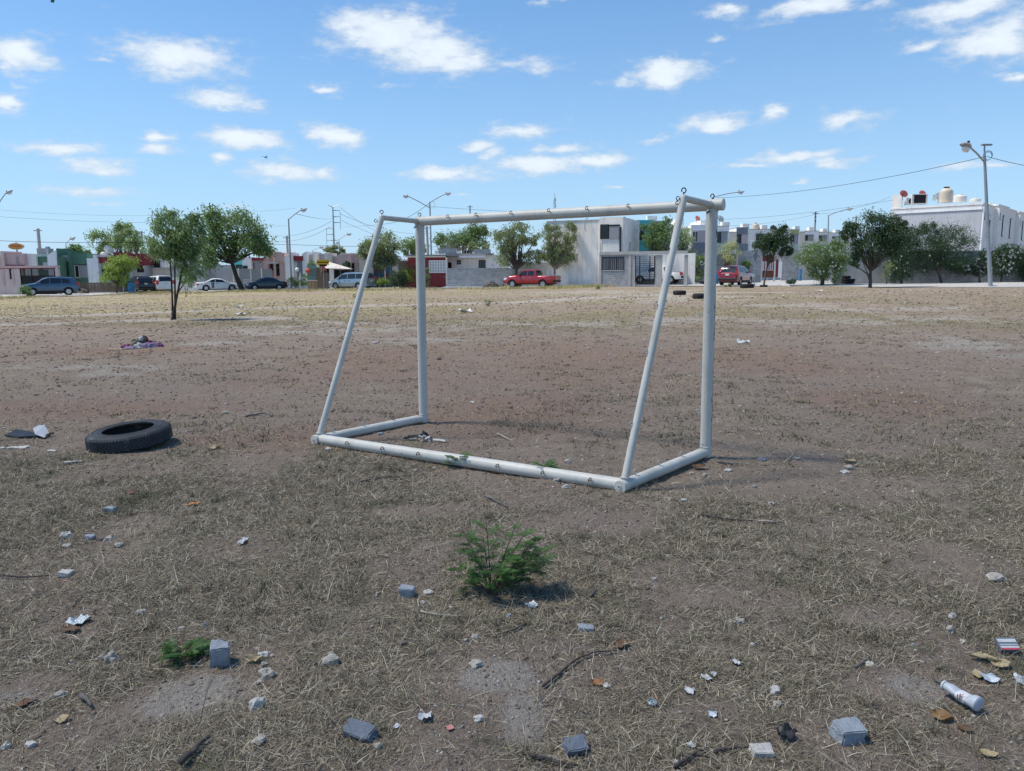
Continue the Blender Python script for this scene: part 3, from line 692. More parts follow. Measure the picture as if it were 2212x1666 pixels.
f.box('wall', M_WHITE2, rr(Z2, 205, 780, 505, None), 0, 8); f.window(rr(Z2, 315, 800, 380, 880), .02, sill=True); f.box('parapet', M_MAUVE, rr(Z2, 380, 735, 505, 782), .1, 6); f.box('door_canopy', M_CONC, rr(Z2, 210, 880, 500, 892), .9, 0)
f = Facade('grey_house', Z2(505, 0)[0], 91, 'grey and pale blue house hidden behind the two nearest trees')
f.box('wall', M_GREY, rr(Z2, 505, 850, 850, None), 0, 8); f.box('parapet', mat('pale_blue_plaster', (.42, .50, .58), .8), rr(Z2, 560, 760, 700, 850), .2, 6); f.window(rr(Z2, 600, 880, 680, 980), .02); f.box('garden_wall', M_WHITE2, rr(Z2, 505, 985, 780, None), 3, -2.8)
f = Facade('turquoise_house', Z2(850, 0)[0], 93, 'house with a turquoise parapet behind the leaning tree trunk')
f.box('wall', M_GREY, rr(Z2, 850, 850, 1215, None), 0, 8); f.box('parapet', M_TURQ, rr(Z2, 1180, 780, 1290, 845), .3, 6); f.box('wall', M_TURQ, rr(Z2, 1215, 842, 1290, None), .1, 7); f.window(rr(Z2, 1225, 850, 1285, 930), .14)
f = Facade('white_house', Z2(1290, 0)[0], 92, 'small white house with a barred window beside the turquoise parapet')
f.box('wall', M_WHITE, rr(Z2, 1290, 762, 1384, None), .1, 8); f.window(rr(Z2, 1296, 858, 1350, 890), .12, vbars=2)
f = Facade('maroon_house', Z2(1386, 0)[0], 92.5, 'house with a maroon band, blue door and grey shutter behind the mesh fence')
f.box('wall', M_GREY, rr(Z2, 1386, 800, 1530, None), 0, 8); f.box('parapet', M_RED, rr(Z2, 1386, 770, 1530, 800), .2, .4); f.door(rr(Z2, 1392, 822, 1432, 980), M_DGREY, .02); f.box('shutter', M_SHUT, rr(Z2, 1450, 800, 1524, 900), .04, 0)
f = Facade('pink_house', Z2(1528, 0)[0], 91, 'pink one storey house with a small white awning behind the dark sedan')
f.box('pillar', M_PINK, rr(Z2, 1528, 700, 1566, None), .4, 8); f.box('wall', M_PINK2, rr(Z2, 1566, 735, 1640, None), -.5, 8); f.box('pillar', M_PINK2, rr(Z2, 1634, 697, 1646, None), .5, 8)
f.box('parapet', M_PINK, rr(Z3, 38, 715, 145, 815), .3, 7); f.box('wall', M_PINK2, rr(Z3, 38, 815, 148, None), 0, 7); f.box('awning', M_WFRAME, rr(Z3, -45, 815, 55, 834), 1.1, -.3); f.door(rr(Z3, 48, 838, 90, 970), M_DARK, .03); f.window(rr(Z2, 1572, 835, 1632, 910), -.48)
f = Facade('white_house', Z3(148, 0)[0], 91, 'white house with maroon band and white door behind the single armed lamp')
f.box('side_wall', M_WHITE, rr(Z3, 148, 760, 200, None), .5, 8); f.box('side_wall', M_WHITE, rr(Z3, 198, 712, 236, None), .55, 8); f.box('wall', M_GREY, rr(Z3, 236, 800, 356, None), 0, 8); f.box('parapet', M_RED, rr(Z3, 236, 750, 352, 802), .2, 7)
f.door(rr(Z3, 242, 822, 288, 985), M_WFRAME, .02); f.box('shutter', M_DGREY, rr(Z3, 290, 800, 356, 980), .04, 0)
f = Facade('grey_house', Z3(356, 0)[0], 91.5, 'grey house with a bright sloping white side wall left of the shed')
u0, za = f.uv(*Z3(356, 728)); u1, zb = f.uv(*Z3(404, 702))
build('side_wall', MB().prism([(u0, -.3), (u1, -.3), (u1, zb), (u0, za)], -.6, 7), M_WHITE, f.root)
f.box('wall', M_GREY, rr(Z3, 404, 738, 462, None), -.5, 8); f.box('wall', M_GREY, rr(Z3, 470, 726, 588, None), -2, 8); f.box('side_wall', M_WHITE2, rr(Z3, 462, 703, 484, None), .1, 8)
f = Facade('mauve_house', Z3(590, 0)[0], 91, 'mauve terraced house with two stepped parapets behind the tin roof')
f.box('side_wall', M_CREAM, rr(Z3, 590, 716, 664, None), .5, 8); f.box('wall', M_MAUVE, rr(Z3, 655, 757, 780, None), -.3, 8)
for (a, b, c, d, e) in ((738, 745, 822, 715, 3), (818, 742, 890, 716, 0)):
    u0, za = f.uv(*Z3(a, b)); u1, zb = f.uv(*Z3(c, d)); build('side_wall', MB().prism([(u0, -.3), (u1, -.3), (u1, zb), (u0, za)], -.2 - e * .01, 7 + e * .01), M_PINK2, f.root)
f = Facade('pink_house', Z3(888, 0)[0], 90, 'pink house with a dark doorway between the tin roof and the goal')
f.box('wall', M_PINK2, rr(Z3, 884, 825, 972, None), 0, 8); f.box('parapet', M_PINK, rr(Z3, 884, 735, 972, 825), .3, 7); f.door(rr(Z3, 893, 830, 920, 985), M_DARK, .03)
f = Facade('cream_house', Z3(972, 0)[0], 90, 'cream house with a stepped side wall behind the left goal strut')
f.box('side_wall', M_CREAM, rr(Z3, 972, 775, 1090, None), .3, 8); f.box('side_wall', M_WHITE, rr(Z3, 984, 720, 1062, 780), .32, 7.7)
f = Facade('turquoise_house', Z3(1090, 0)[0], 92, 'turquoise house with a blue shop front hidden behind a leafy tree')
f.box('wall', mat('blue_plaster', (.05, .12, .25), .8), rr(Z3, 1090, 765, 1330, None), 0, 7); f.box('parapet', M_TURQ, rr(Z3, 1120, 735, 1250, 790), .2, 6); f.door(rr(Z3, 1264, 940, 1300, 1040), M_RED, .03); f.box('pillar', M_WHITE, rr(Z3, 1252, 830, 1262, None), .4, -.2); f.box('side_wall', M_WHITE, rr(Z3, 1335, 750, 1404, None), .5, 7)
f = Facade('maroon_house', Z3(1404, 0)[0], 81, 'maroon house with a white lattice screen behind the left goal post')
f.box('wall', M_WOOD, rr(Z3, 1404, 790, 1512, None), -1.0, 6); f.box('canopy', M_WFRAME, rr(Z3, 1430, 794, 1506, 804), .9, .6); f.box('wall', M_RED, rr(Z3, 1510, 765, 1640, None), 0, 6)
f.box('wall', M_RED, rr(Z4, -10, 765, 374, None), .02, 6); f.box('roof', M_ROOF, rr(Z4, -60, 736, 500, 752), .5, 6.5); f.box('fascia', M_WHITE, rr(Z4, -60, 752, 374, 766), .3, 0); f.box('pillar', M_WHITE2, rr(Z4, 374, 766, 394, None), .15, .2)
u0, u1, z0, z1 = f.rect(*rr(Z4, 194, 802, 370, 934)); lat = MB().box(u0, u1, -.12, -.06, z0, z0 + .06).box(u0, u1, -.12, -.06, z1 - .06, z1)
nx, nz = 6, 4
for i in range(nx + 1): q = u0 + (u1 - u0) * i / nx; lat.box(q - .035, q + .035, -.13, -.05, z0, z1)
for i in range(nz + 1): q = z0 + (z1 - z0) * i / nz; lat.box(u0, u1, -.125, -.055, q - .03, q + .03)
for i in range(nx):
    for j in range(nz):
        cx, cz = u0 + (u1 - u0) * (i + .5) / nx, z0 + (z1 - z0) * (j + .5) / nz; w_, h_ = (u1 - u0) / nx * .42, (z1 - z0) / nz * .42
        for sx in (-1, 1): lat.tube([(cx + sx * w_, -.09, cz - h_), (cx + sx * w_ * .15, -.09, cz), (cx + sx * w_, -.09, cz + h_)], .03, 5)
lt = build('lattice_screen', lat, M_WHITE, f.root); build('backing', MB().box(u0, u1, -.04, -.02, z0, z1), mat('pale_curtain', (.25, .30, .36), .9), lt)
f.door(rr(Z4, 232, 940, 372, 1085), M_RED, .03, 'gate')
f = Facade('white_house', Z4(376, 0)[0], 84, 'low white house with a flat slab roof behind the grey block wall')
f.box('wall', M_WHITE, rr(Z4, 394, 744, 1075, None), 0, 8); f.box('roof', M_ROOF, rr(Z4, 376, 722, 900, 742), .5, 8); f.box('canopy', M_WHITE, rr(Z4, 520, 744, 816, 770), 1.2, -.1)
f.window(rr(Z4, 744, 795, 818, 882), .02, sill=True, split=(2,)); f.window(rr(Z4, 398, 822, 442, 886), .02, bars=2); f.window(rr(Z4, 503, 796, 546, 842), .02)
for a, b, c, d in ((256, 692, 326, 722), (300, 668, 494, 722), (690, 675, 874, 722), (496, 694, 540, 735)): f.box('roof_parapet', M_BLK if c - a > 100 else M_WHITE2, rr(Z4, a, b, c, d), -2, 3)
# block walls
f = Facade('block_wall', Z4(412, 0)[0], 79, 'grey concrete block wall with uneven top behind the bare tree', 'wall', dz=0)
f.box('blocks', M_BLK, rr(Z4, 394, 886, 1112, None), 0, .2)
f = Facade('block_wall', Z4(1112, 0)[0], 79.5, 'taller grey block wall stretch in the tree shade behind the red pickup', 'wall', dz=0)
f.box('blocks', M_BLKD, rr(Z4, 1112, 822, 1492, None), .05, .25)  # tree shade is carried by the darker block colour

# the large two storey house in the middle and its block extension
f = Facade('white_house', Z4(1490, 0)[0], 77, 'white two storey house with large blank wall and block extension', yaw=-22)
f.box('wall', M_WHITE2, rr(Z4, 1492, 372, 2092, None), 0, 7); f.box('wall', M_WHITE2, rr(Z5, 524, 325, 786, None), .12, 7); f.box('parapet', M_CONC, rr(Z4, 1492, 364, 2080, 374), .06, 7.2)
f.window(rr(Z5, 534, 402, 630, 562), .16, bars=7, split=(1,)); f.box('shutter', M_SHUT, rr(Z5, 632, 420, 738, 566), .22, -.1); f.box('trim', M_IRON, rr(Z5, 630, 404, 748, 418), .25, -.1); f.box('downpipe', M_IRON, rr(Z5, 747, 428, 760, 706), .3, -.14)
rt = f.root
p0 = f.uv(*Z5(372, 350)); build('vent_hose', MB().tube([(p0[0] + .3, -.2, p0[1] + .1), (p0[0] + .15, -.35, p0[1] + .15), (p0[0], -.4, p0[1] - .2), (p0[0], -.35, p0[1] - .8), (p0[0] + .1, -.3, p0[1] - 1.1)], .04, 6), M_CONC, rt)
p0 = f.uv(*Z5(372, 350)); 
ex = 2.6
f.box('extension_wall', M_BLK, rr(Z5, 540, 910, 850, None), ex, -ex + .22); f.box('extension_wall', M_BLK, rr(Z5, 540, 742, 552, 910), ex, -ex + .22); f.box('extension_wall', M_BLK, rr(Z5, 800, 742, 850, 910), ex, -ex + .22)
f.box('extension_wall', M_BLK, rr(Z5, 540, 735, 850, 762), ex + .01, -ex + .2); f.box('column', M_CONC, rr(Z5, 522, 735, 546, None), ex + .05, -ex + .3); f.box('column', M_CONC, rr(Z5, 846, 700, 874, None), ex + .05, -ex + .3)
f.box('beam', M_CONC, rr(Z5, 522, 706, 1500, 738), ex + .08, -ex + .3); f.box('extension_wall', M_CONC, rr(Z5, 872, 738, 924, None), ex, -ex + .22); f.box('extension_wall', M_CONC, rr(Z5, 1138, 738, 1216, None), ex, -ex + .22); f.box('column', M_CONC, rr(Z5, 1464, 736, 1500, None), ex, -ex + .3)
f.window(rr(Z5, 548, 762, 798, 906), ex - .02, split=(3,), vbars=11, bars=0, pane=mat('pale_curtain_cloth', (.30, .31, .33), .9, .3, 4))
u0, u1, z0, z1 = f.rect(*rr(Z5, 926, 752, 1134, 1040), ex); g = MB()
for q in (0, .22, .76, 1): a = u0 + (u1 - u0) * q; g.box(a - .04, a + .04, -ex - .04, -ex + .02, z0, z1)
for k in range(15): q = z0 + (z1 - z0) * k / 14; g.box(u0, u1, -ex - .03, -ex + .01, q - .02, q + .02)
build('gate', g, M_IRON, rt)
for a in (534, 552, 850, 862): u, z = f.uv(*Z5(a, 706), ex); build('rebar', MB().tube([(u, -ex, z), (u + .04, -ex, z + .9)], .02, 5), M_IRON, rt)
f.ubox('garage_floor', M_PAVE, f.uv(*Z5(540, 1000))[0], f.uv(*Z5(1500, 1000))[0], -ex + .25, -.02, -.3, .06)
f.ubox('rear_wall', M_WHITE2, f.uv(*Z5(786, 700))[0], f.uv(*Z5(1520, 700))[0], 3.5, 3.8, -.3, f.uv(*Z5(786, 720), 0)[1])

# two storey terrace going away to the right
T = 'two storey terraced houses going away along the side street'
f = Facade('terraced_house', Z5(786, 0)[0], 83, 'blank beige gable wall between the white house and the teal house', 'house', T)
f.box('wall', M_CREAM, rr(Z5, 780, 372, 944, None), 0, 8); f.box('parapet', M_CONC, rr(Z5, 780, 366, 944, 374), .05, 8.2)
f = Facade('terraced_house', Z5(936, 0)[0], 84, 'teal fronted terraced house partly behind a leafy tree', 'house', T)
f.box('wall', M_TURQ, rr(Z5, 946, 352, 1110, None), .3, 8); f.box('wall', M_GREY, rr(Z5, 1110, 360, 1300, None), 0, 8); f.box('column', M_CREAM, rr(Z5, 936, 350, 947, None), .35, 8); f.window(rr(Z5, 948, 478, 1020, 572), .32, bars=6); f.box('band', M_DGREY, rr(Z5, 948, 430, 1110, 478), .36, 0)
f.box('chimney_block', M_WHITE2, rr(Z5, 1055, 306, 1162, 352), -2, 3)
f = Facade('terraced_house', Z5(1300, 0)[0], 86, 'pale terraced house right behind the right goal strut', 'house', T)
f.box('wall', M_WHITE2, rr(Z5, 1300, 440, 1540, None), 0, 8); f.box('side_wall', M_WHITE, rr(Z5, 1404, 332, 1458, 440), -.5, 6); f.window(rr(Z5, 1330, 470, 1400, 570), .02); f.box('garden_wall', M_BLKD, rr(Z5, 1300, 830, 1540, None), 3, -2.8)
f = Facade('terraced_house', Z5(1540, 0)[0], 85, 'grey terraced house with a black painted ground floor left of the goal post', 'house', T)
f.box('wall', M_WHITE, rr(Z5, 1540, 405, 1720, None), 0, 8); f.box('panel', M_MAUVE, rr(Z5, 1548, 466, 1720, 604), .1, 0); f.box('panel', M_DGREY, rr(Z5, 1548, 604, 1720, None), .14, 0); f.window(rr(Z5, 1550, 476, 1614, 596), .12, M_WFRAME, (2,)); f.box('side_wall', M_WHITE2, rr(Z5, 1644, 355, 1720, 406), -1, 6)
f = Facade('terraced_house', Z6(60, 0)[0], 86, 'terraced house with a white window strip directly behind the goal post', 'house', T)
f.box('wall', M_WHITE, rr(Z6, 62, 402, 270, None), .02, 8); f.box('chimney_block', M_WHITE2, rr(Z6, 80, 354, 150, 402), -2, 2.5)
HS = [(270, 420, 404, 420, 90, M_WHITE, M_MINT, (270, 486, 312, 605), (316, 490, 388, 606), (328, 374, 410, 415), 'white terraced house with a dark louvred window just right of the goal post'),
      (404, 486, 486, 450, 92, M_CREAM, M_CREAM, None, None, None, 'narrow cream gable between two terraced houses'),
      (486, 436, 626, 440, 93, M_WHITE, M_DGREY, (490, 508, 536, 612), (540, 512, 612, 616), (552, 392, 628, 432), 'terraced house with a blue grey painted front'),
      (626, 455, 860, 455, 95, M_WHITE2, M_WHITE, (704, 508, 780, 572), None, (764, 409, 828, 452), 'white terraced house with a beige roof tank'),
      (860, 455, 1080, 455, 97, M_WHITE2, M_WHITE2, (900, 520, 950, 600), None, (1000, 430, 1070, 470), 'white terraced house behind the young dark tree'),
      (1080, 458, 1184, 470, 98, M_OLIVE, M_MINT, (1082, 518, 1122, 614), (1124, 520, 1170, 614), (1130, 420, 1186, 462), 'terraced house with an olive green band'),
      (1184, 486, 1244, 486, 100, M_CREAM, M_CREAM, None, None, None, 'plain cream gable right of the olive green band'),
      (1244, 474, 1392, 474, 101, M_WHITE, M_WHITE2, (1246, 522, 1272, 580), (1275, 522, 1338, 582), (1290, 432, 1338, 476), 'terraced house with white slatted window above the flowering bush'),
      (1392, 486, 1530, 486, 103, M_WHITE2, M_WHITE2, (1398, 528, 1428, 585), (1430, 532, 1488, 590), (1440, 446, 1486, 488), 'terraced house just left of the farther street lamp'),
      (1530, 494, 1668, 494, 106, M_WHITE, M_WHITE2, (1545, 540, 1572, 600), (1574, 540, 1616, 605), (1580, 458, 1626, 496), 'terraced house just right of the farther street lamp'),
      (1668, 505, 1800, 505, 109, M_WHITE2, M_WHITE2, (1676, 556, 1716, 610), None, None, 'last terraced house before the forked dark tree')]
for (l, t, r, t2, Y, m1, m2, w1, w2, ch, lab) in HS:
    f = Facade('terraced_house', Z6(l, 0)[0], Y, lab, 'house', T)
    f.box('wall', m1 if m1 is not M_OLIVE else M_WHITE, rr(Z6, l, t, r, None), 0, 7)
    f.box('parapet', M_CONC, rr(Z6, l, t - 5, r, t + 2), .08, 7.2)
    if m2 is not m1: f.box('panel', m2, rr(Z6, l + 2, (w1[3] if w1 else t + 60) + 3, r - 14, None), .09, 0)
    if m1 is M_OLIVE: f.box('panel', M_OLIVE, rr(Z6, l + 2, t + 4, r - 6, 508), .12, 0)
    if m2 is M_DGREY: f.box('panel', M_DGREY, rr(Z6, l + 2, t + 2, r - 14, 496), .12, 0)
    if w1: f.window(rr(Z6, *w1), .02, bars=4); f.box('lintel', M_ROOF, rr(Z6, w1[0] - 4, w1[1] - 8, (w2 or w1)[2] + 8, w1[1]), .14, 0)
    if w2: f.box('shutter', M_SHUT if m2 is not M_DGREY else M_MAUVE, rr(Z6, *w2), .06, 0)
    if ch: f.box('chimney_block', M_WHITE2, rr(Z6, *ch), -2, 3)
# block garden walls and gate on the side street
f = Facade('block_wall', Z6(140, 0)[0], 80, 'grey block garden wall behind the red car', 'wall', dz=0)
f.box('blocks', M_BLKD, rr(Z6, 130, 726, 505, None), 0, .2)
f.box('blocks', M_BLK, rr(Z6, 505, 690, 765, None), .1, .3); f.box('post', M_CONC, rr(Z6, 494, 720, 508, None), .15, .3)
f = Facade('metal_gate', Z6(765, 0)[0], 84, 'maroon and white striped sheet metal gate behind the young dark tree', 'gate', dz=0)
f.box('frame', M_WFRAME, rr(Z6, 762, 738, 772, None), .1, .1); f.box('frame', M_WFRAME, rr(Z6, 908, 738, 922, None), .1, .1); f.box('top_panel', M_RED, rr(Z6, 772, 742, 908, 810), .02, .03); f.box('middle_panel', M_WFRAME, rr(Z6, 772, 812, 908, 910), .02, .03); f.box('bottom_panel', mat('rusty_sheet', (.16, .06, .04), .8, .4, 4), rr(Z6, 772, 912, 908, 988), .02, .03)
for q in (795, 820, 845, 870, 892): f.box('slat', M_RED, rr(Z6, q, 812, q + 8, 908), .05, 0)
f.box('side_door', M_RED, rr(Z6, 924, 790, 950, 985), .02, .03); f.box('post', M_WHITE, rr(Z6, 952, 812, 990, 988), .1, .2)
f = Facade('block_wall', Z6(990, 0)[0], 90, 'pale grey block wall beyond the side street', 'wall', dz=0)
f.box('blocks', M_BLK, rr(Z6, 985, 765, 1175, None), 0, .2); f.box('blocks', M_BLK, rr(Z6, 985, 690, 1180, 765), .3, .2); f.box('blocks', M_CONC, rr(Z6, 1175, 780, 1800, None), .1, .3)
# long garden wall on the right
f = Facade('block_wall', Z7(60, 0)[0], 63.5, 'long pale plastered wall under the flowering trees on the right', 'wall', dz=0)
f.box('blocks', M_CONC, rr(Z7, 60, 1078, 620, None), 0, .22); f.box('post', M_CONC, rr(Z7, 62, 1072, 96, None), .1, .3)
f = Facade('block_wall', Z7(620, 0)[0], 63.5, 'long dark block wall in front of the white block of houses', 'wall', dz=0)
f.box('blocks', M_BLKD, rr(Z7, 620, 1078, 2300, None), .02, .24); f.box('coping', M_CONC, rr(Z7, 620, 1072, 2300, 1080), .06, .3)  # the trees' shadow is put into the dark block colour

# white block of flats on the right: end wall towards the field, fronts running away
def white_block():
    P0 = Vector((41.3, 68.0)); e = Vector((.675, .737)).normalized(); n = Vector((-e.y, e.x))
    yaw = math.degrees(math.atan2(e.y, e.x)); G = 'white two storey houses joined in a row'
    labs = ['white end house with tall blank side wall and parapet tower', 'second white house of the joined row right of the tall lamp post', 'third white house of the joined row', 'fourth white house of the joined row', 'white house of the joined row cut by the right edge']
    tops = [(1392, 610), (1500, 620), (1612, 655), (1712, 690), (1800, 722)]
    W = 5.1
    for i in range(5):
        P = P0 + e * (i * W + (0 if i == 0 else 0)); a = Z7(*tops[i])
        f = Facade('white_house', 1106 + F_PX * P.x / P.y, P.y, labs[i], 'house', G, yaw, 0)
        f.P = P; f.z0 = float(gz(P.x, P.y)); f.root.location = (P.x, P.y, f.z0); f.n = Vector((f.e.y, -f.e.x))
        H = f.uv(*a)[1]; d = 7.4
        dy = .25 * (i % 2)
        f.ubox('wall', M_WHITE2, 0, W - .02, -dy, d, -.4, H); f.ubox('parapet', M_WHITE2, -.05, W - .07, -dy - .06, d + .06, H + .002, H + .16)
        f.ubox('pilaster', M_WHITE, 0.0, .35, -dy - .14, -dy - .001, -.4, H - .2)
        def win(u0, u1, z0, z1, nm='window'):
            mb = MB().box(u0, u1, -dy - .06, -dy + .02, z0, z1); w_ = build(nm, mb, M_IRON, f.root)
            build('pane', MB().box(u0 + .05, u1 - .05, -dy - .075, -dy - .055, z0 + .05, z1 - .05), M_GLASS, w_)
        win(.9, 1.3, H - 1.25, H - .6); win(2.4, 3.2, H - 2.7, H - .75); win(1.6, 2.6, H - 4.6, H - 3.75); win(3.4, 4.2, .2, 2.3, 'door')
        f.ubox('cornice', M_WHITE, .4, W - .1, -dy - .05, -dy - .001, H - 3.2, H - 3.05)
        if i == 0:
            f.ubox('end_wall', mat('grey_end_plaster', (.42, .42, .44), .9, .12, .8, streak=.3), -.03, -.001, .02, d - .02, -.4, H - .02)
            f.ubox('cornice', M_WHITE, -.1, -.052, 0, d, H - .42, H - .18)
            u, z = f.P, 0
            top = dep(*Z7(650, 540), 72.8).z - f.z0
            f.ubox('parapet', M_WHITE2, .0, .25, d - .8, d + .05, H + .162, top); f.ubox('corner_pillar', M_CONC, -.12, .2, d - .25, d + .12, -.4, H - .22)
            f.ubox('pipe', M_IRON, 3.0, 3.08, -.12, -.02, H - 3.6, H - 1.2); f.ubox('air_conditioner', M_WFRAME, 2.7, 3.4, -.45, -.01, H - 4.7, H - 4.1)
            global ROOFZ; ROOFZ = f.z0 + H
white_block()

# ---- roof things, each a thing of its own
def base_at(Z, x, y, Y): p = dep(*Z(x, y), Y); return p
def water_tank(p, r, h, label, m=None, lid=None):
    t = thing('water_tank', p, label, 'water tank', 'rooftop water tanks')
    prof = [(r * .93, 0), (r, .04 * h)] + [(r * (1 if k % 2 else .965), h * (.08 + .09 * k)) for k in range(7)] + [(r * .97, .70 * h), (r * .86, .8 * h), (r * .55, .9 * h), (r * .42, .92 * h)]
    build('body', MB().lathe(prof, 24), m or M_TANK, t, True); build('lid', MB().lathe([(r * .44, .92 * h), (r * .44, h), (r * .3, h * 1.02), (0, h * 1.02)], 20), lid or M_BLACKP, t, True)
    build('inlet_pipe', MB().tube([(r * .9, 0, h * .75), (r * 1.12, 0, h * .75), (r * 1.12, 0, 0)], .03, 6), M_WFRAME, t)
def dish(p, r, m, label, az=200, tilt=35):
    t = thing('satellite_dish', p, label, 'satellite dish', 'rooftop satellite dishes', R(az))
    M = Matrix.Translation((0, -.12, .55)) @ Matrix.Rotation(R(90 - tilt), 4, 'X')
    prof = [(r * k / 6, .22 * r * (k / 6) ** 2) for k in range(7)] + [(r * .98, .22 * r + .015)] + [(r * k / 6, .22 * r * (k / 6) ** 2 + .02) for k in range(6, -1, -1)]
    build('reflector', MB().lathe(prof, 28, M, cap=False), m, t, True)
    build('mast', MB().tube([(0, 0, 0), (0, 0, .45), (0, -.1, .55)], .025, 6), M_IRON, t)
    b = M @ Vector((0, -r * .9, .2 * r)); q = M @ Vector((0, -r * .25, r * 1.1))
    a = build('arm', MB().tube([b, q], .018, 5), M_IRON, t); build('receiver', MB().tube([q, q + (M.to_3x3() @ Vector((0, .1, -.12)))], .05, 6), M_IRON, a)
M_RDISH = mat('faded_red_dish', (.52, .13, .12), .6, .1, 3); M_GDISH = mat('pale_grey_dish', (.45, .52, .54), .5, .1, 3)
M_TANKW = mat('white_tank_plastic', (.62, .6, .55), .5, .1, 3)
def scaleat(Z, w, s, Y): return w / s / 1.84448 / F_PX * Y
for (Z, x, y, Y, w, h, lab, m) in ((Z7, 1112, 612, 71, 112, 140, 'tall beige water tank with black lid on the white end house', M_TANK), (Z7, 1246, 605, 73, 112, 68, 'squat cream water tank right of the tall beige one', M_TANKW),
        (Z7, 1392, 604, 76, 92, 32, 'low cream water tank above the corner of the white end house', M_TANKW), (Z7, 1525, 640, 80, 50, 25, 'small cream tank right of the tall lamp post', M_TANKW), (Z7, 1828, 735, 86, 80, 30, 'cream tank at the right edge on the farthest white house', M_TANKW), (Z7, 1600, 682, 82, 62, 34, 'black water tank on the third white house', M_BLACKP),
        (Z6, 694, 457, 98, 66, 70, 'beige water tank on the terrace behind the young dark tree', M_TANK), (Z6, 888, 458, 99, 60, 48, 'black water tank left of the young dark tree top', M_BLACKP), (Z6, 1040, 470, 101, 52, 40, 'black water tank right of the young dark tree top', M_BLACKP),
        (Z3, 242, 724, 93, 50, 24, 'white roof tank beside the left street lamp', M_TANKW), (Z3, 626, 726, 94, 66, 14, 'cream tank rim on the mauve house', M_TANKW), (Z1, 1148, 770, 86, 66, 66, 'white roof tank with round lid by the maroon parapet', M_TANKW), (Z5, 800, 362, 84, 30, 44, 'black roof tank at the corner of the large white house', M_BLACKP)):
    W = scaleat(Z, w, 2.379 if Z is Z7 else 2.777, Y); Hh = scaleat(Z, h, 2.379 if Z is Z7 else 2.777, Y); p = dep(*Z(x, y), Y)
    water_tank(p, W / 2, Hh, lab, m, None if m is not M_TANKW else M_TANKW)
for (Z, x, y, Y, r, m, lab, az) in ((Z7, 700, 590, 71, .36, M_RDISH, 'large faded red dish on the parapet tower of the white end house', 120), (Z7, 878, 585, 73.5, .32, M_RDISH, 'smaller faded red dish behind the rooftop cooling units', 120), (Z7, 1040, 618, 73.5, .45, M_GDISH, 'pale blue dish half behind the tall beige tank', 200),
        (Z6, 40, 392, 88, .34, M_RDISH, 'red dish on the roof left of the right goal post', 120), (Z6, 292, 395, 89, .45, M_GDISH, 'pale dish right of the right goal post', 120), (Z1, 1200, 745, 85, .55, M_GDISH, 'flat white dish above the maroon parapet by the picket fence', 180)):
    dish(dep(*Z(x, y), Y), r, m, lab, az)
def ac_unit(p, w, h, d, lab, grille=False):
    t = thing('cooling_unit', p, lab, 'cooling unit', 'rooftop cooling units'); build('case', MB().box(-w / 2, w / 2, 0, d, 0, h), M_WFRAME, t, bevel=.02)
    if grille:
        g = MB(); g.box(-w * .38, w * .38, -.01, 0, h * .12, h * .92)
        for k in range(9): g.box(-w * .38, w * .38, -.025, -.01, h * (.15 + .085 * k), h * (.18 + .085 * k))
        build('grille', g, M_IRON, t)
    else:
        M = Matrix.Translation((0, -.005, h / 2)) @ Matrix.Rotation(R(90), 4, 'X'); g = build('fan_grille', MB().lathe([(h * .36, 0), (h * .36, .02), (0, .02)], 20, M), M_IRON, t)
        build('fan_hub', MB().lathe([(h * .1, .02), (h * .1, .04), (0, .04)], 12, M), M_WFRAME, g)
ac_unit(dep(*Z7(784, 634), 72.5), .95, .66, .4, 'white cooling unit with round fan beside the parapet tower')
ac_unit(dep(*Z7(865, 629), 72.3), 1.45, .95, .6, 'white cooling unit with dark square grille on the white end house', True)

# mesh wall, picket fence
f = Facade('panel_fence', Z2(1110, 0)[0], 88, 'grey panel fence with pale posts behind the white coupe', 'fence', dz=0)
f.box('panel', M_GREY, rr(Z2, 1110, 892, 1240, None), 0, .1)
for a, b in ((1240, 1375), (1390, 1496), (1504, 1616)): f.box('panel', M_SHUT, rr(Z2, a, 892, b, None), 0, .08)
for a in (1184, 1240, 1376, 1497): f.box('post', M_WHITE2, rr(Z2, a, 886, a + 12, None), .05, .1)
f = Facade('metal_gate', Z2(1305, 0)[0], 87.5, 'small white bar gate left of the dark sedan', 'gate', dz=0)
u0, u1, z0, z1 = f.rect(*rr(Z2, 1305, 1005, 1376, 1095)); g = MB().box(u0, u1, 0, .04, z1 - .05, z1).box(u0, u1, 0, .04, z0, z0 + .05)
for k in range(9): q = u0 + (u1 - u0) * k / 8; g.box(q - .02, q + .02, .005, .035, z0 + .05, z1 - .05)
build('bars', g, M_WFRAME, f.root)
def picket_fence():
    f = Facade('picket_fence', Z1(870, 0)[0], 79.5, 'weathered grey brown picket fence between blue car and barrel', 'fence', dz=0)
    u0, u1, z0, z1 = f.rect(*rr(Z1, 865, 1042, 1358, 1142)); rs = random.Random(4)
    n = 40; zb = z0 - .05
    build('rail', MB().box(u0, u1, .03, .08, zb + .35, zb + .45), M_WOOD, f.root); build('rail', MB().box(u0, u1, .03, .08, zb + .85, zb + .95), M_WOOD, f.root)
    for k in range(n):
        q = u0 + (u1 - u0) * k / (n - 1); h = z1 - .05 + rs.uniform(-.1, .1); a = rs.uniform(-.02, .02); w = .05
        build('picket', MB().prism([(q - w, zb), (q + w, zb), (q + w + a, h - .1), (q + a, h), (q - w + a, h - .1)], 0, .03), M_WOOD if k < n - 1 else M_WFRAME, f.root)
picket_fence()

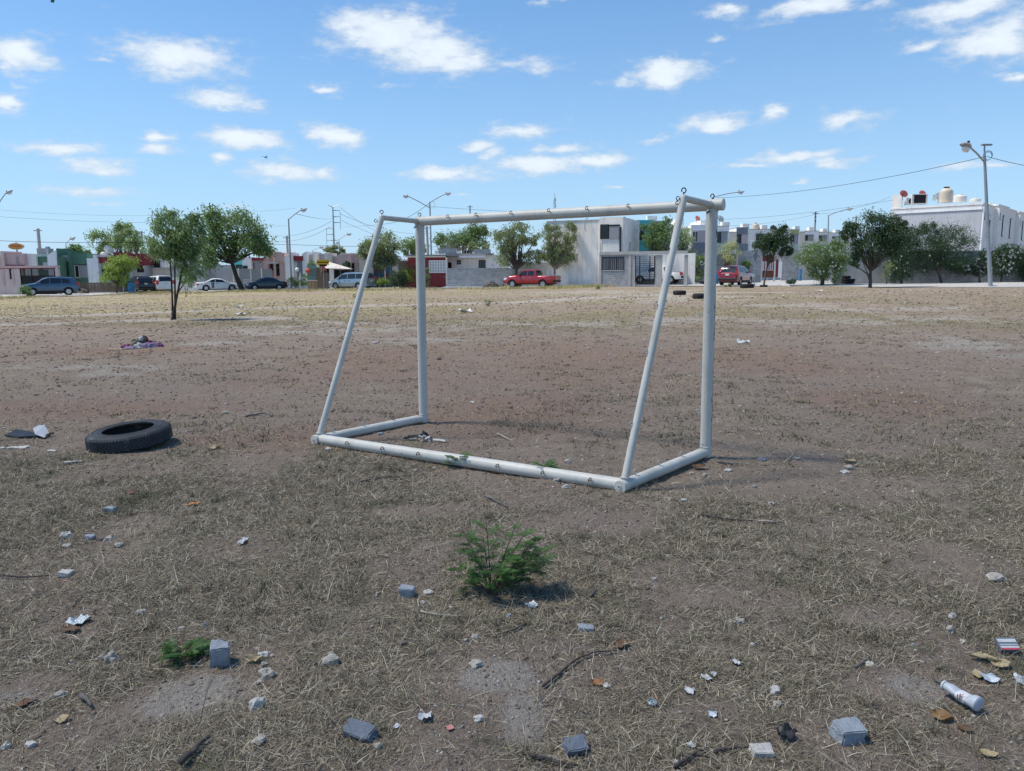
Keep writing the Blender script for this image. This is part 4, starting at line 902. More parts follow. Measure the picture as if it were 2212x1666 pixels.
# shed with a sloping tin roof
def shed():
    p = dep(*Z3(650, 1050), 86); b = gp(p.x, 86); t = thing('shed', b, 'open shed with a rusty white corrugated tin roof behind the stop sign', 'shed')
    def P(x, y, Y): return dep(*Z3(x, y), Y)
    a0, a1, b0, b1 = P(500, 800, 90), P(620, 800, 90), P(603, 884, 85), P(900, 892, 85)
    a1 = P(640, 815, 90); mb = MB(); n = 60; V = []
    for i in range(n + 1):
        k = i / n; z = .03 * math.sin(i * math.pi / 1.5)
        for (A, B) in ((a0, a1), (b0, b1)):
            q = A.lerp(B, k); V += [(q.x, q.y, q.z + z), (q.x, q.y, q.z + z - .02)]
    F_ = []
    for i in range(n): o = i * 4; F_ += [(o, o + 4, o + 6, o + 2), (o + 1, o + 3, o + 7, o + 5), (o, o + 1, o + 5, o + 4), (o + 2, o + 6, o + 7, o + 3)]
    F_ += [(0, 2, 3, 1), (4 * n, 4 * n + 1, 4 * n + 3, 4 * n + 2)]
    mb.add(V, F_); wpart('roof', mb, mat('rusty_white_tin', (.55, .52, .47), .6, .2, 1.5, spots=(2.5, .60, (.25, .13, .07))), t)
    for x, Y in ((545, 85.2), (610, 85.2), (765, 85.2), (880, 85.2), (700, 89)):
        q = P(x, 895 if x > 600 else 850, Y); wpart('post', MB().tube([(q.x, q.y, float(gz(q.x, Y))), (q.x, q.y, q.z)], .05, 6), M_WOOD, t)
    for (x0, x1, y0, m, Y) in ((642, 690, 895, M_WHITE2, 85.4), (492, 540, 900, M_WOOD, 85.6), (542, 640, 935, M_WOOD, 85.7), (705, 900, 905, M_DARK, 87.5), (560, 640, 880, M_DARK, 88)):  # the near-black panels stand in for the shade inside the shed
        a, c = P(x0, y0, Y), P(x1, y0, Y); wpart('panel', MB().box(a.x, c.x, Y, Y + .06, float(gz(a.x, Y)), a.z), m, t)
    a, c = P(398, 850, 86.4), P(498, 850, 86.4); g = MB()
    for k in range(8): z = float(gz(a.x, 86)) + (a.z - float(gz(a.x, 86))) * k / 8; g.box(a.x, c.x, 86.4 - .03 * (k % 2), 86.5, z, z + (a.z - z) / (8 - k) - .02)
    wpart('side_boards', g, mat('faded_green_boards', (.20, .33, .30), .8, .3, 2, streak=.4), t)
shed()

# ---- lamps, poles, masts
def lamp(name, base, top, arms, label, r=.09, lean=None, group='street lamps', photocell=True, headsize=1.0):
    t = thing(name, base, label, 'street lamp', group)
    wpart('pole', MB().tube([base, base.lerp(top, .5), top], [r, r * .8, r * .62], 10), M_STEEL, t, True)
    wpart('base_plate', MB().box(base.x - r * 2, base.x + r * 2, base.y - r * 2, base.y + r * 2, base.z - .05, base.z + .08), M_CONC, t)
    for a, b in arms:
        d = (b - a).normalized()
        am = wpart('arm', MB().tube([a, a.lerp(b, .5) + Vector((0, 0, .04)), b], r * .42, 8), M_STEEL, t, True)
        hz = Vector((d.x, d.y, d.z * .35)).normalized(); s = headsize; up = Vector((0, 0, 1)); sd = hz.cross(up).normalized(); up = sd.cross(hz)
        ring = []
        for k, (w, h) in ((0, (.05, .05)), (.12, (.10, .07)), (.35, (.16, .10)), (.6, (.15, .07)), (.72, (.06, .03))): ring.append((b + hz * k * s, w * s, h * s))
        V = []; F_ = []
        for c, w, h in ring: V += [c + sd * w * math.cos(q) + up * h * math.sin(q) for q in [2 * math.pi * j / 10 for j in range(10)]]
        for i in range(4): F_ += [(i * 10 + j, i * 10 + (j + 1) % 10, (i + 1) * 10 + (j + 1) % 10, (i + 1) * 10 + j) for j in range(10)]
        F_ += [tuple(range(9, -1, -1)), tuple(range(40, 50))]
        hd = wpart('lamp_head', MB().add(V, F_), M_SHUT, t, True)
        c = b + hz * .38 * s - up * .1 * s; L0 = t.location
        mb = MB().tube([c - hz * .2 * s, c - hz * .1 * s - up * .03 * s, c + hz * .1 * s - up * .03 * s, c + hz * .2 * s], [.05 * s, .11 * s, .11 * s, .04 * s], 8)
        wpart('lens', mb, mat('lamp_lens', (.75, .76, .78), .25, .05, 3), t, True, parent=hd)
        if photocell: c = b + hz * .2 * s + up * .07 * s; wpart('photocell', MB().tube([c, c + up * .12 * s], .045 * s, 6), M_IRON, t, parent=hd)
    return t
def topz(Z, bx, by, Y): return dep(*Z(bx, by), Y)
b = at(*Z7(1538, 1408)); Y = b.y; tp = dep(*Z7(1480, 150), Y)
t = lamp('street_lamp', b, tp, [(dep(*Z7(1470, 215), Y), dep(*Z7(1345, 88), Y - 1.5))], 'tall grey street lamp in front of the white row of houses on the right', .13, headsize=1.7)
wpart('extension_mast', MB().tube([tp, dep(*Z7(1482, 70), Y)], .05, 8), M_STEEL, t); c = dep(*Z7(1496, 66), Y); wpart('sensor_head', MB().box(c.x - .3, c.x + .35, Y - .1, Y + .1, c.z - .04, c.z + .06), M_SHUT, t); c = dep(*Z7(1515, 170), Y)
for k in range(3): wpart('wire_coil', MB().torus(c + Vector((0, .02 * k, .02 * k)), .24 + .03 * k, .012, (0, 1, .1 * k), 20, 5), M_IRON, t)
b = at(*Z4(228, 1100)); Y = b.y; tp = dep(*Z4(201, 150), Y)
t = lamp('street_lamp', b, tp, [(dep(*Z4(200, 160), Y), dep(*Z4(365, 66), Y)), (dep(*Z4(196, 215), Y), dep(*Z3(1530, 95), Y))], 'double armed street lamp behind the left goal post', .11, headsize=1.0)
c = dep(*Z4(225, 185), Y); wpart('wire_coil', MB().torus(c, .33, .012, (0, 1, .1), 20, 5), M_IRON, t); wpart('junction_box', MB().box(b.x - .1, b.x + .1, Y - .25, Y - .1, b.z + .3, b.z + .8), M_IRON, t)
b = gp(dep(*Z3(224, 1000), 86).x, 86); lamp('street_lamp', b, dep(*Z3(193, 340), 86), [(dep(*Z3(195, 345), 86), dep(*Z3(318, 248), 86))], 'single armed street lamp beside the dark sedan', .12, headsize=1.2)
for (Z, bx, by, ty, ax, ay, Y, lab) in ((Z3, 756, 760, 565, 832, 515, 150, 'small far street lamp right of the tall transmission pole'), (Z3, 463, 730, 688, 530, 658, 160, 'tiny far street lamp above the grey house'), (Z3, 700, 660, 630, 712, 614, 170, 'tiny far lamp at the foot of the transmission pole'),
        (Z1, 728, 700, 615, 770, 568, 130, 'far street lamp above the green houses'), (Z4, 580, 760, 440, 640, 405, 120, 'street lamp under the crossbar behind the white roof'), (Z6, 1508, 620, 297, 1700, 232, 84, 'street lamp between the two flowering bushes on the side street'), (Z6, 232, 420, 92, 490, 44, 75, 'street lamp rising behind the right goal post'),
        (Z1, -20, 1190, 170, 60, 60, 70, 'leaning street lamp cut by the left edge')):
    p = dep(*Z(bx, by), Y); b = gp(p.x, Y); tp = dep(*Z(bx - (5 if Z is not Z1 else 0), ty), Y)
    lamp('street_lamp', b, tp, [(tp - Vector((0, 0, .05)), dep(*Z(ax, ay), Y))], lab, .10, headsize=1.0 if Y < 110 else 1.5)
def pole(name, Z, x, y0, x1, y1, Y, r, label, m=None, cat='pole', extra=None):
    a = dep(*Z(x, y0), Y); b = dep(*Z(x1, y1), Y); b = gp(b.x, Y)
    t = thing(name, b, label, cat, 'utility poles'); wpart('shaft', MB().tube([b, a], [r * 1.3, r], 8), m or M_CONC, t, True)
    c = a - Vector((0, 0, .25)); wpart('crossarm', MB().box(c.x - .5, c.x + .5, Y - .15, Y - .05, c.z - .05, c.z + .05), m or M_CONC, t)
    if extra: extra(t, a)
def insul(t, a):
    for k in (-1.5, -.9, -.3): wpart('insulator', MB().lathe([(.05, 0), (.14, .06), (.05, .12), (.12, .18), (.04, .24)], 8, Matrix.Translation((a.x, a.y - .2, a.z + k))), M_IRON, t)
pole('utility_pole', Z1, 420, 446, 440, 760, 95, .18, 'leaning concrete pole behind the pink and green houses')
pole('utility_pole', Z3, 175, 527, 184, 740, 110, .16, 'dark pole just left of the single armed lamp')
pole('utility_pole', Z6, 1359, 262, 1357, 495, 120, .13, 'power pole with insulators above the terrace', M_STEEL, extra=insul)
pole('utility_pole', Z7, 265, 737, 262, 880, 125, .15, 'plain pole right of the side street lamp')
pole('utility_pole', Z4, 166, 420, 190, 740, 110, .17, 'leaning concrete pole just right of the left goal post')
pole('utility_pole', Z4, 646, 190, 646, 700, 140, .12, 'thin mast with a round top above the crossbar', M_STEEL)
pole('utility_pole', Z2, 178, 473, 180, 700, 110, .12, 'thin dark pole left of the nearest tree', M_STEEL)
def transmission():
    Y = 330; a = dep(*Z3(683, 208), Y); b = dep(*Z3(694, 650), Y); b = gp(b.x, Y)
    t = thing('transmission_pole', b, 'tall steel transmission pole with stacked side arms on the skyline', 'pylon')
    wpart('shaft', MB().tube([b, a], [.5, .24], 10), M_STEEL, t, True)
    for (y, s, L_) in ((208, -1, 2.2), (208, 1, 2.8), (247, 1, 3), (316, 1, 3), (380, 1, 3), (443, -1, 3), (511, -1, 3), (576, -1, 3), (576, 1, 1.5)):
        c = dep(*Z3(684 + (y - 208) * .025, y), Y); e = c + Vector((s * L_, 0, .8 if y == 208 else .05))
        ar = wpart('crossarm', MB().tube([c, e], [.2, .1], 6), M_STEEL, t)
        if y != 208: wpart('insulator', MB().tube([e, e - Vector((0, 0, 3.2))], .07, 5), M_IRON, t, parent=ar)
transmission()
def lattice():
    Y = 420; a = dep(*Z4(1581, 55), Y); b = gp(dep(*Z4(1583, 600), Y).x, Y); t = thing('lattice_mast', b, 'distant lattice mast above the crossbar', 'mast')
    w0, H = 1.15, a.z - b.z; mb = MB()
    leg = lambda k, z: b + Vector(((-1, 1, 1, -1)[k] * w0 * (1 - .72 * z / H), (-1, -1, 1, 1)[k] * w0 * (1 - .72 * z / H), z))
    for k in range(4): mb.tube([leg(k, 0), leg(k, H * .93)], .10, 4)
    n = 26
    for i in range(n):
        z0, z1 = H * .93 * i / n, H * .93 * (i + 1) / n
        for k in range(4): mb.tube([leg(k, z0), leg((k + 1) % 4, z1)], .06, 3).tube([leg((k + 1) % 4, z0), leg(k, z1)], .06, 3)
    wpart('lattice', mb, M_STEEL, t); wpart('antenna', MB().tube([b + Vector((0, 0, H * .9)), a], .12, 5), M_STEEL, t)
    for k, z in ((0, .78), (1, .82), (1, .9), (0, .86)): c = leg(k, H * z); wpart('panel_antenna', MB().box(c.x - .25, c.x + .25, c.y - .3, c.y, c.z, c.z + 2), M_WFRAME, t)
lattice()
def wire(pts, sag, label, r=.018, n=24):
    mb = MB(); P_ = []
    for a, b in zip(pts[:-1], pts[1:]): P_ += [a.lerp(b, i / n) - Vector((0, 0, sag * 4 * (i / n) * (1 - i / n))) for i in range(n)]
    P_.append(pts[-1]); o = build('overhead_cable', mb.tube(P_, r * .62, 4), M_IRON)
    tag(o, label, 'cable', 'overhead cables')
D = dep
wire([D(1548, 427, 74), D(2130, 338, 47)], .5, 'cable from the lamp behind the goal post up to the tall right lamp', .028)
wire([D(2132, 338, 47), D(2330, 372, 47)], .15, 'cable leaving the tall right lamp towards the right edge', .028)
wire([D(1560, 474, 90), D(1930, 432, 72)], .3, 'lower cable reaching the white end house', .022)
wire([D(1562, 488, 100), D(1765, 462, 120), D(1925, 425, 75)], .4, 'thin cable passing the insulator pole', .022)
wire([D(1640, 497, 100), D(1940, 494, 110)], .2, 'level cable over the terrace roofs', .024)
wire([D(930, 446, 74), D(1210, 460, 80), D(1300, 455, 78)], .1, 'cable from the double lamp running behind the crossbar', .024)
wire([D(926, 440, 74), D(830, 484, 86), D(722, 487, 330)], .4, 'cable sagging from the double lamp to the left', .03)
wire([D(-40, 518, 90), D(250, 523, 95), D(620, 528, 110), D(960, 533, 110)], .15, 'dark level cable above the left roofs', .05)
wire([D(-40, 465, 200), D(330, 481, 220), D(620, 488, 240)], .4, 'thin high cable over the left trees', .05)
wire([D(-40, 450, 260), D(300, 466, 260), D(640, 450, 290)], .6, 'faint upper cable over the left trees', .05)
wire([D(640, 462, 86), D(720, 470, 330)], .6, 'cable from the single lamp to the transmission pole', .05)
for k, (a, b) in enumerate((((735, 448), (900, 520)), ((735, 462), (960, 500)), ((716, 478), (560, 500)), ((714, 490), (560, 512)), ((735, 475), (1000, 540)))):
    wire([D(*a, 325), D(*b, 420)], 4, ('uppermost', 'second', 'third', 'fourth', 'lowest')[k] + ' faint line strung from the transmission pole', .09)

# oval shop sign, stop sign, diamond sign
def text_mesh(s, size, ext=.006):
    cu = bpy.data.curves.new('t', 'FONT'); cu.body = s; cu.size = size; cu.align_x = 'CENTER'; cu.align_y = 'CENTER'; cu.extrude = ext
    o = bpy.data.objects.new('t', cu); COL.objects.link(o); dg = bpy.context.evaluated_depsgraph_get(); me = bpy.data.meshes.new_from_object(o.evaluated_get(dg)); bpy.data.objects.remove(o); bpy.data.curves.remove(cu)
    me.materials.clear(); return me
def put_text(name, s, size, m, parent, loc, ext=.006):
    me = text_mesh(s, size, ext); o = link(name, me, m, parent, loc); o.rotation_euler = (R(90), 0, 0); return o
M_ORANGE = mat('sign_orange', (.62, .30, .08), .6, .06, 2); M_SIGNRED = mat('sign_red', (.45, .04, .03), .6, .06, 3); M_YEL = mat('sign_yellow', (.55, .36, .03), .6, .1, 3)
def shop_sign():
    Y = 86; c = dep(*Z1(180, 643), Y); b = gp(c.x, Y); t = thing('shop_sign', b, 'orange oval shop sign with red lettering above the pink house', 'sign'); w = scaleat(Z1, 168, 2.776, Y) / 2; h = scaleat(Z1, 68, 2.776, Y) / 2; cz = c.z - b.z
    el = lambda k, d0, d1: MB().prism([(w * k * math.cos(a), cz + h * (k if k < 1 else k + .04) * math.sin(a)) for a in [2 * math.pi * i / 40 for i in range(40)]], d0, d1)
    build('rim', el(1.0, -.1, .1), M_WFRAME, t); f_ = build('face', el(.93, -.13, -.101), M_ORANGE, t)
    put_text('lettering', 'Mi Tienda', h * .78, M_SIGNRED, f_, (0, -.14, cz + h * .08)); build('pole', MB().tube([(0, .05, 0), (0, .05, cz + h * 1.3)], .08, 8), M_STEEL, t)
shop_sign()
def stop_sign():
    Y = 82.5; c = dep(*Z3(583, 887), Y); b = gp(dep(*Z3(586, 1085), Y).x, Y); t = thing('stop_sign', b, 'red octagonal stop sign under yellow street name plates', 'road sign'); r = scaleat(Z3, 27, 2.777, Y); cz = c.z - b.z
    octa = lambda k, y0, y1: MB().prism([(r * k * math.cos(math.pi / 8 + math.pi / 4 * i), cz + r * k * math.sin(math.pi / 8 + math.pi / 4 * i)) for i in range(8)], y0, y1)
    build('post', MB().tube([(0, 0, 0), (0, 0, dep(*Z3(583, 800), Y).z - b.z)], .035, 8), M_STEEL, t); build('plate_rim', octa(1.05, -.045, -.03), M_WFRAME, t); p = build('plate', octa(.95, -.06, -.046), M_SIGNRED, t); put_text('lettering', 'ALTO', r * .62, M_WFRAME, p, (0, -.065, cz))
    for k, y in enumerate((805, 828)): z = dep(*Z3(583, y), Y).z - b.z; build('name_plate', MB().box(-.66 + .03 * k, .66 - .03 * k, -.05, -.03, z - .19, z + .13), M_YEL, t)
    z = dep(*Z3(583, 852), Y).z - b.z; build('name_plate', MB().box(-.42, .42, -.05, -.03, z - .12, z + .1), M_IRON, t)
stop_sign()
def diamond_sign():
    b = at(*Z6(685, 1093)); Y = b.y; c = dep(*Z6(692, 750), Y); r = scaleat(Z6, 62, 2.777, Y); t = thing('road_sign', b, 'back of a grey diamond road sign beside the young dark tree', 'road sign'); cz = c.z - b.z
    dx = c.x - b.x
    build('post', MB().tube([(0, 0, 0), (dx, 0, cz + r * .8)], .035, 8), M_STEEL, t); build('plate', MB().prism([(dx - r * .46, cz), (dx, cz - r), (dx + r * .46, cz), (dx, cz + r)], -.05, -.035), M_DGREY, t)
diamond_sign()
# ------------------------------------------------------------ vehicles
def paint(name, col, metal=.3, rough=.3): return mat(name, col, rough, .05, 2, metal=metal, bump=0, spec=.5, coat=.8)
M_TYRE = mat('tyre_rubber', (.022, .022, .024), .85, .3, 6, bump=.3)
M_RIM = mat('alloy_rim', (.50, .51, .53), .35, .08, 8, metal=.7, bump=0)
M_CHROME = mat('chrome', (.6, .6, .62), .2, .05, 5, metal=.9, bump=0)
M_TAIL = mat('red_tail_lens', (.42, .02, .02), .25, .08, 9, bump=0, spec=.6)
M_HEAD = mat('clear_head_lens', (.72, .74, .76), .15, .05, 9, bump=0, spec=.7)
M_CARGLASS = glassmat('car_glass', (.015, .02, .025), .05)
M_TRIM = mat('black_trim', (.02, .02, .022), .6, .15, 8, bump=0)
M_PLATE = mat('number_plate', (.6, .6, .58), .5, .06, 12, bump=0)
def interp(pts, x):
    xs = [p[0] for p in pts]; ys = [p[1] for p in pts]; return float(np.interp(x, xs, ys))
def vehicle(name, loc, rz, label, cat, S, pm, lower=None, wheel_r=.34, group='vehicles parked along the street'):
    """S: top outline (x from tail 0 to nose L, z), belt line, windows ; local +x is forward"""
    t = thing(name, loc, label, cat, group, rz)
    L, W = S['L'], S['W'] / 2; top = S['top']; belt = S['belt']; sill = S.get('sill', .28); wx = S['wx']; ar = wheel_r + .06
    X = sorted(set([round(L * i / 70, 3) for i in range(71)] + [p[0] for p in top]))
    def yb(x, z):                                  # half width of the side skin at height z
        e = min(x, L - x); tap = 1 - .16 * max(0, 1 - e / .55) ** 2 - .03 * max(0, 1 - e / 1.4)
        bl = interp(belt, x); base = W * tap
        if z <= bl: k = (z - sill) / max(bl - sill, .1); return base * (1 - .05 * (2 * k - 1) ** 2 if k > .5 else 1 - .04 * (1 - 2 * k) ** 2)
        return base * .95 - (z - bl) * S.get('tumble', .30)
    rows = []
    for x in X:
        tz = interp(top, x); bl = min(interp(belt, x), tz - .02); lo = sill
        for c in wx:
            if abs(x - c) < ar: lo = max(lo, wheel_r + math.sqrt(max(ar * ar - (x - c) ** 2, 0)))
        lo = min(lo, bl - .04); e = min(x, L - x)
        mid = (lo + bl) / 2; cr = tz
        hw = yb(x, bl); roof = max(yb(x, tz) - .07, .1) if tz > bl + .12 else hw - .10
        ring = [(-0.0, sill + .02), (yb(x, lo) - .03, sill + .02 if lo <= sill + .01 else lo), (yb(x, lo), lo), (yb(x, mid) + .012, mid), (hw, bl - .02)]
        if tz > bl + .12: ring += [(yb(x, bl + (tz - bl) * .5), bl + (tz - bl) * .5), (yb(x, tz - .07), tz - .07), (roof, tz - .012), (roof * .5, tz + .012), (0, tz + .018)]
        else: ring += [(hw - .015, bl - .01 + .2 * (tz - bl)), (hw - .05, tz - .03), (hw - .12, tz - .01), (hw * .5, tz + .012), (0, tz + .018)]
        rows.append([(x, y, z) for y, z in ring])
    V = []; F_ = []; n = 10
    for row in rows: V += row + [(x, -y, z) for x, y, z in row]
    for i in range(len(rows) - 1):
        for s in (0, n):
            for j in range(n - 1):
                a = i * 2 * n + s + j; b = (i + 1) * 2 * n + s + j; F_.append((a, b, b + 1, a + 1))
    for i in (0, len(rows) - 1):
        F_.append(tuple(i * 2 * n + j for j in range(n)) + tuple(i * 2 * n + n + j for j in range(n - 1, -1, -1)))
    mb = MB().add([(x - L / 2, y, z) for x, y, z in V], F_)
    me = mb.mesh('body'); bm = bmesh.new(); bm.from_mesh(me); bmesh.ops.remove_doubles(bm, verts=bm.verts, dist=.0005); bmesh.ops.recalc_face_normals(bm, faces=bm.faces); bm.to_mesh(me); bm.free(); me.shade_smooth(); me.set_sharp_from_angle(angle=R(35))
    body = link('body', me, pm, t)
    if lower:
        for s in (-1, 1): build('side_trim', MB().box(wx[0] + ar + .02 - L / 2, wx[1] - ar - .02 - L / 2, s * (W * .985) - .02, s * (W * .985) + .02, sill - .04, sill + lower), M_TRIM, t)
    build('underside', MB().box(-L / 2 + .3, L / 2 - .3, -W * .78, W * .78, sill - .1, sill + .05), M_TRIM, t)
    # side windows lie on the skin
    for poly in S['side']:
        for s in (-1, 1):
            xs = [p[0] for p in poly]; nn = 5; V = []; F_ = []
            top_ = sorted(poly[len(poly) // 2:], key=lambda p: p[0]); bot = sorted(poly[:len(poly) // 2], key=lambda p: p[0])
            K = 7
            for i in range(K + 1):
                k = i / K; xb = bot[0][0] + (bot[-1][0] - bot[0][0]) * k; xt = top_[0][0] + (top_[-1][0] - top_[0][0]) * k; zb = interp(bot, xb); zt = interp(top_, xt)
                for j in range(4):
                    q = j / 3; x = xb + (xt - xb) * q; z = zb + (zt - zb) * q; V.append((x - L / 2, s * (yb(x, z) + .008), z))
            for i in range(K): F_ += [(i * 4 + j, (i + 1) * 4 + j, (i + 1) * 4 + j + 1, i * 4 + j + 1) for j in range(3)]
            o = link('side_window', MB().add(V, F_).mesh('side_window'), M_CARGLASS, t); o.data.shade_smooth()
    def cross(nm, x0, x1, m, inset, lift=.012, dz=(0, 0), parent=None):
        """patch across the car lying on the top outline between x0 and x1"""
        V = []; F_ = []
        for i in range(7):
            k = i / 6; x = x0 + (x1 - x0) * k; z = interp(top, x)
            a = (interp(top, x + .02) - interp(top, x - .02)) / .04; nx, nz = -a, 1; l = math.hypot(nx, nz); nx, nz = nx / l, nz / l
            hw = max(yb(x, z - .04), .2) - inset
            for j in range(7): q = -1 + 2 * j / 6; V.append((x - L / 2 + nx * lift, q * hw, z + nz * lift + .016 * (1 - q * q)))
        for i in range(6): F_ += [(i * 7 + j, (i + 1) * 7 + j, (i + 1) * 7 + j + 1, i * 7 + j + 1) for j in range(6)]
        o = link(nm, MB().add(V, F_).mesh(nm), m, parent or t); o.data.shade_smooth(); return o
    cross('windscreen', *S['ws'], M_CARGLASS, .09); 
    if 'rw' in S: cross('rear_window', *S['rw'], M_CARGLASS, .12, .014)
    # lights, plate, bumpers
    for s in (-1, 1):
        z0, z1 = S.get('tail', (.75, 1.0)); build('tail_light', MB().box(-L / 2 - .015, -L / 2 + .22, s * W * .84 - .12, s * W * .84 + .10, z0, z1), M_TAIL, t, bevel=.02)
        z0, z1 = S.get('head', (.62, .78)); build('headlight', MB().box(L / 2 - .42, L / 2 - .03, s * W * .80 - .15, s * W * .80 + .10, z0, z1), M_HEAD, t, bevel=.03)
        x = S['ws'][1] - L / 2 - S.get('mir', .35); z = interp(belt, x + L / 2) + .08; y = s * (yb(x + L / 2, z) + .12); build('wing_mirror', MB().box(x - .06, x + .08, y - .10, y + .10, z - .02, z + .13), pm, t, bevel=.03)
        for dx in S.get('handles', ()): z = interp(belt, dx) - .12; build('door_handle', MB().box(dx - L / 2 - .1, dx - L / 2 + .1, s * (yb(dx, z) + .005), s * (yb(dx, z) + .035), z - .015, z + .02), S.get('hm', M_TRIM), t)
    build('number_plate', MB().box(-L / 2 - .03, -L / 2 - .012, -.17, .17, S.get('pz', .72), S.get('pz', .72) + .15), M_PLATE, t)
    build('rear_bumper', MB().box(-L / 2 - .06, -L / 2 + .16, -W * .88, W * .88, sill + .1, sill + .3), S.get('bm', pm), t, bevel=.04)
    build('front_bumper', MB().box(L / 2 - .2, L / 2 + .04, -W * .86, W * .86, sill + .02, sill + .22), S.get('bm', pm), t, bevel=.04)
    build('grille', MB().box(L / 2 - .06, L / 2 + .012, -W * .45, W * .45, sill + .28, sill + .45), M_TRIM, t)
    if S.get('rack'):
        a, b = S['rack']
        for s in (-1, 1): build('roof_rail', MB().tube([(a - L / 2, s * W * .66, interp(top, a) + .01), (a - L / 2 + .1, s * W * .66, interp(top, a) + .07), (b - L / 2 - .1, s * W * .66, interp(top, b) + .07), (b - L / 2, s * W * .66, interp(top, b) + .01)], .02, 6), M_TRIM, t)
    for c in wx:
        for s in (-1, 1):
            y = s * (W - .13); M = Matrix.Translation((c - L / 2, y, wheel_r)) @ Matrix.Rotation(R(90), 4, 'X')
            w = bpy.data.objects.new('wheel', None); COL.objects.link(w); w.parent = t
            r = wheel_r; tw = .11
            build('tyre', MB().lathe([(r * .62, -tw), (r * .93, -tw), (r, -tw * .7), (r, tw * .7), (r * .93, tw), (r * .62, tw), (r * .60, 0), (r * .62, -tw)], 28, M, cap=False), M_TYRE, w, True)
            rim = MB(); o_ = .085 * (1 if s < 0 else -1)
            rim.lathe([(r * .62, o_), (r * .57, o_ * 1.05), (r * .55, o_ * .5), (r * .12, o_ * .45), (0, o_ * .45)], 24, M, cap=False)
            for k in range(5):
                a = 2 * math.pi * k / 5; d = Vector((math.cos(a), math.sin(a), 0)); q = Vector((-d.y, d.x, 0)); V = []
                for rr_, hw in ((.08, .055), (.58, .035)): V += [M @ (d * r * rr_ + q * r * hw * 2 + Vector((0, 0, o_ * z))) for z in (.55, .95)] + [M @ (d * r * rr_ - q * r * hw * 2 + Vector((0, 0, o_ * z))) for z in (.55, .95)]
                rim.add(V, [(0, 1, 5, 4), (1, 3, 7, 5), (3, 2, 6, 7), (2, 0, 4, 6), (0, 2, 3, 1), (4, 5, 7, 6)])
            build('rim', rim, M_RIM, w, True)
            dk = MB().lathe([(r * .56, o_ * .3), (0, o_ * .3)], 20, M); build('brake_disc', dk, M_TRIM, w)
            # dark wheel well
        build('wheel_well', MB().box(c - L / 2 - ar * .9, c - L / 2 + ar * .9, -W * .8, W * .8, wheel_r * .9, wheel_r + ar * .86), M_TRIM, t)
    return t
SUV = dict(L=4.75, W=1.84, sill=.32, wx=(.95, 3.82), top=[(0, .95), (.05, 1.05), (.35, 1.52), (.6, 1.66), (1.6, 1.72), (2.6, 1.68), (3.0, 1.55), (3.6, 1.16), (4.2, 1.06), (4.6, .94), (4.75, .72)],
    belt=[(0, 1.05), (1, 1.08), (3.6, 1.0), (4.3, .92), (4.75, .66)], side=[[(.75, 1.17), (1.42, 1.14), (1.42, 1.55), (.92, 1.50)], [(1.5, 1.13), (2.35, 1.11), (2.35, 1.58), (1.5, 1.56)], [(2.43, 1.11), (3.35, 1.07), (2.95, 1.5), (2.43, 1.58)]],
    ws=(3.02, 3.55), rw=(.07, .5), tail=(.92, 1.2), head=(.72, .92), handles=(1.75, 2.65), rack=(.7, 2.6), pz=.85, bm=M_TRIM)
VAN = dict(L=5.1, W=1.95, sill=.28, wx=(1.05, 4.1), top=[(0, .9), (.03, 1.1), (.22, 1.6), (.45, 1.74), (1.8, 1.78), (3.0, 1.72), (3.4, 1.58), (4.25, 1.08), (4.8, .9), (5.1, .68)],
    belt=[(0, 1.02), (2, 1.02), (4.2, .96), (5.1, .62)], side=[[(.42, 1.12), (1.35, 1.1), (1.35, 1.6), (.55, 1.6)], [(1.43, 1.1), (2.45, 1.08), (2.45, 1.6), (1.43, 1.61)], [(2.53, 1.08), (3.95, 1.03), (3.3, 1.53), (2.53, 1.58)]],
    ws=(3.42, 4.2), rw=(.05, .36), tail=(.85, 1.28), head=(.62, .8), handles=(2.2, 2.75), rack=(.9, 2.8), pz=.8, mir=.55)
SEDAN = dict(L=4.45, W=1.72, sill=.24, wx=(.9, 3.5), top=[(0, .78), (.1, .92), (.75, .97), (1.35, 1.33), (1.9, 1.42), (2.4, 1.40), (2.75, 1.28), (3.35, .96), (4.1, .80), (4.4, .62), (4.45, .5)],
    belt=[(0, .84), (1.0, .92), (3.3, .86), (4.1, .72), (4.45, .46)], side=[[(1.08, .98), (1.95, .96), (1.95, 1.31), (1.5, 1.27)], [(2.03, .96), (3.0, .93), (2.62, 1.24), (2.03, 1.32)]],
    ws=(2.72, 3.3), rw=(.8, 1.32), tail=(.66, .84), head=(.54, .7), handles=(1.5, 2.3), pz=.62)
COUPE = dict(SEDAN, L=4.6, wx=(.95, 3.65), top=[(0, .75), (.08, .93), (.8, .99), (1.5, 1.30), (2.0, 1.38), (2.5, 1.34), (2.8, 1.24), (3.4, .95), (4.2, .80), (4.55, .62), (4.6, .5)], belt=[(0, .86), (1.0, .93), (3.4, .86), (4.2, .72), (4.6, .46)],
    side=[[(1.3, .99), (1.9, .97), (1.9, 1.28), (1.62, 1.24)], [(1.97, .97), (3.05, .93), (2.65, 1.21), (1.97, 1.28)]], ws=(2.76, 3.36), rw=(.85, 1.45), handles=(2.1,))
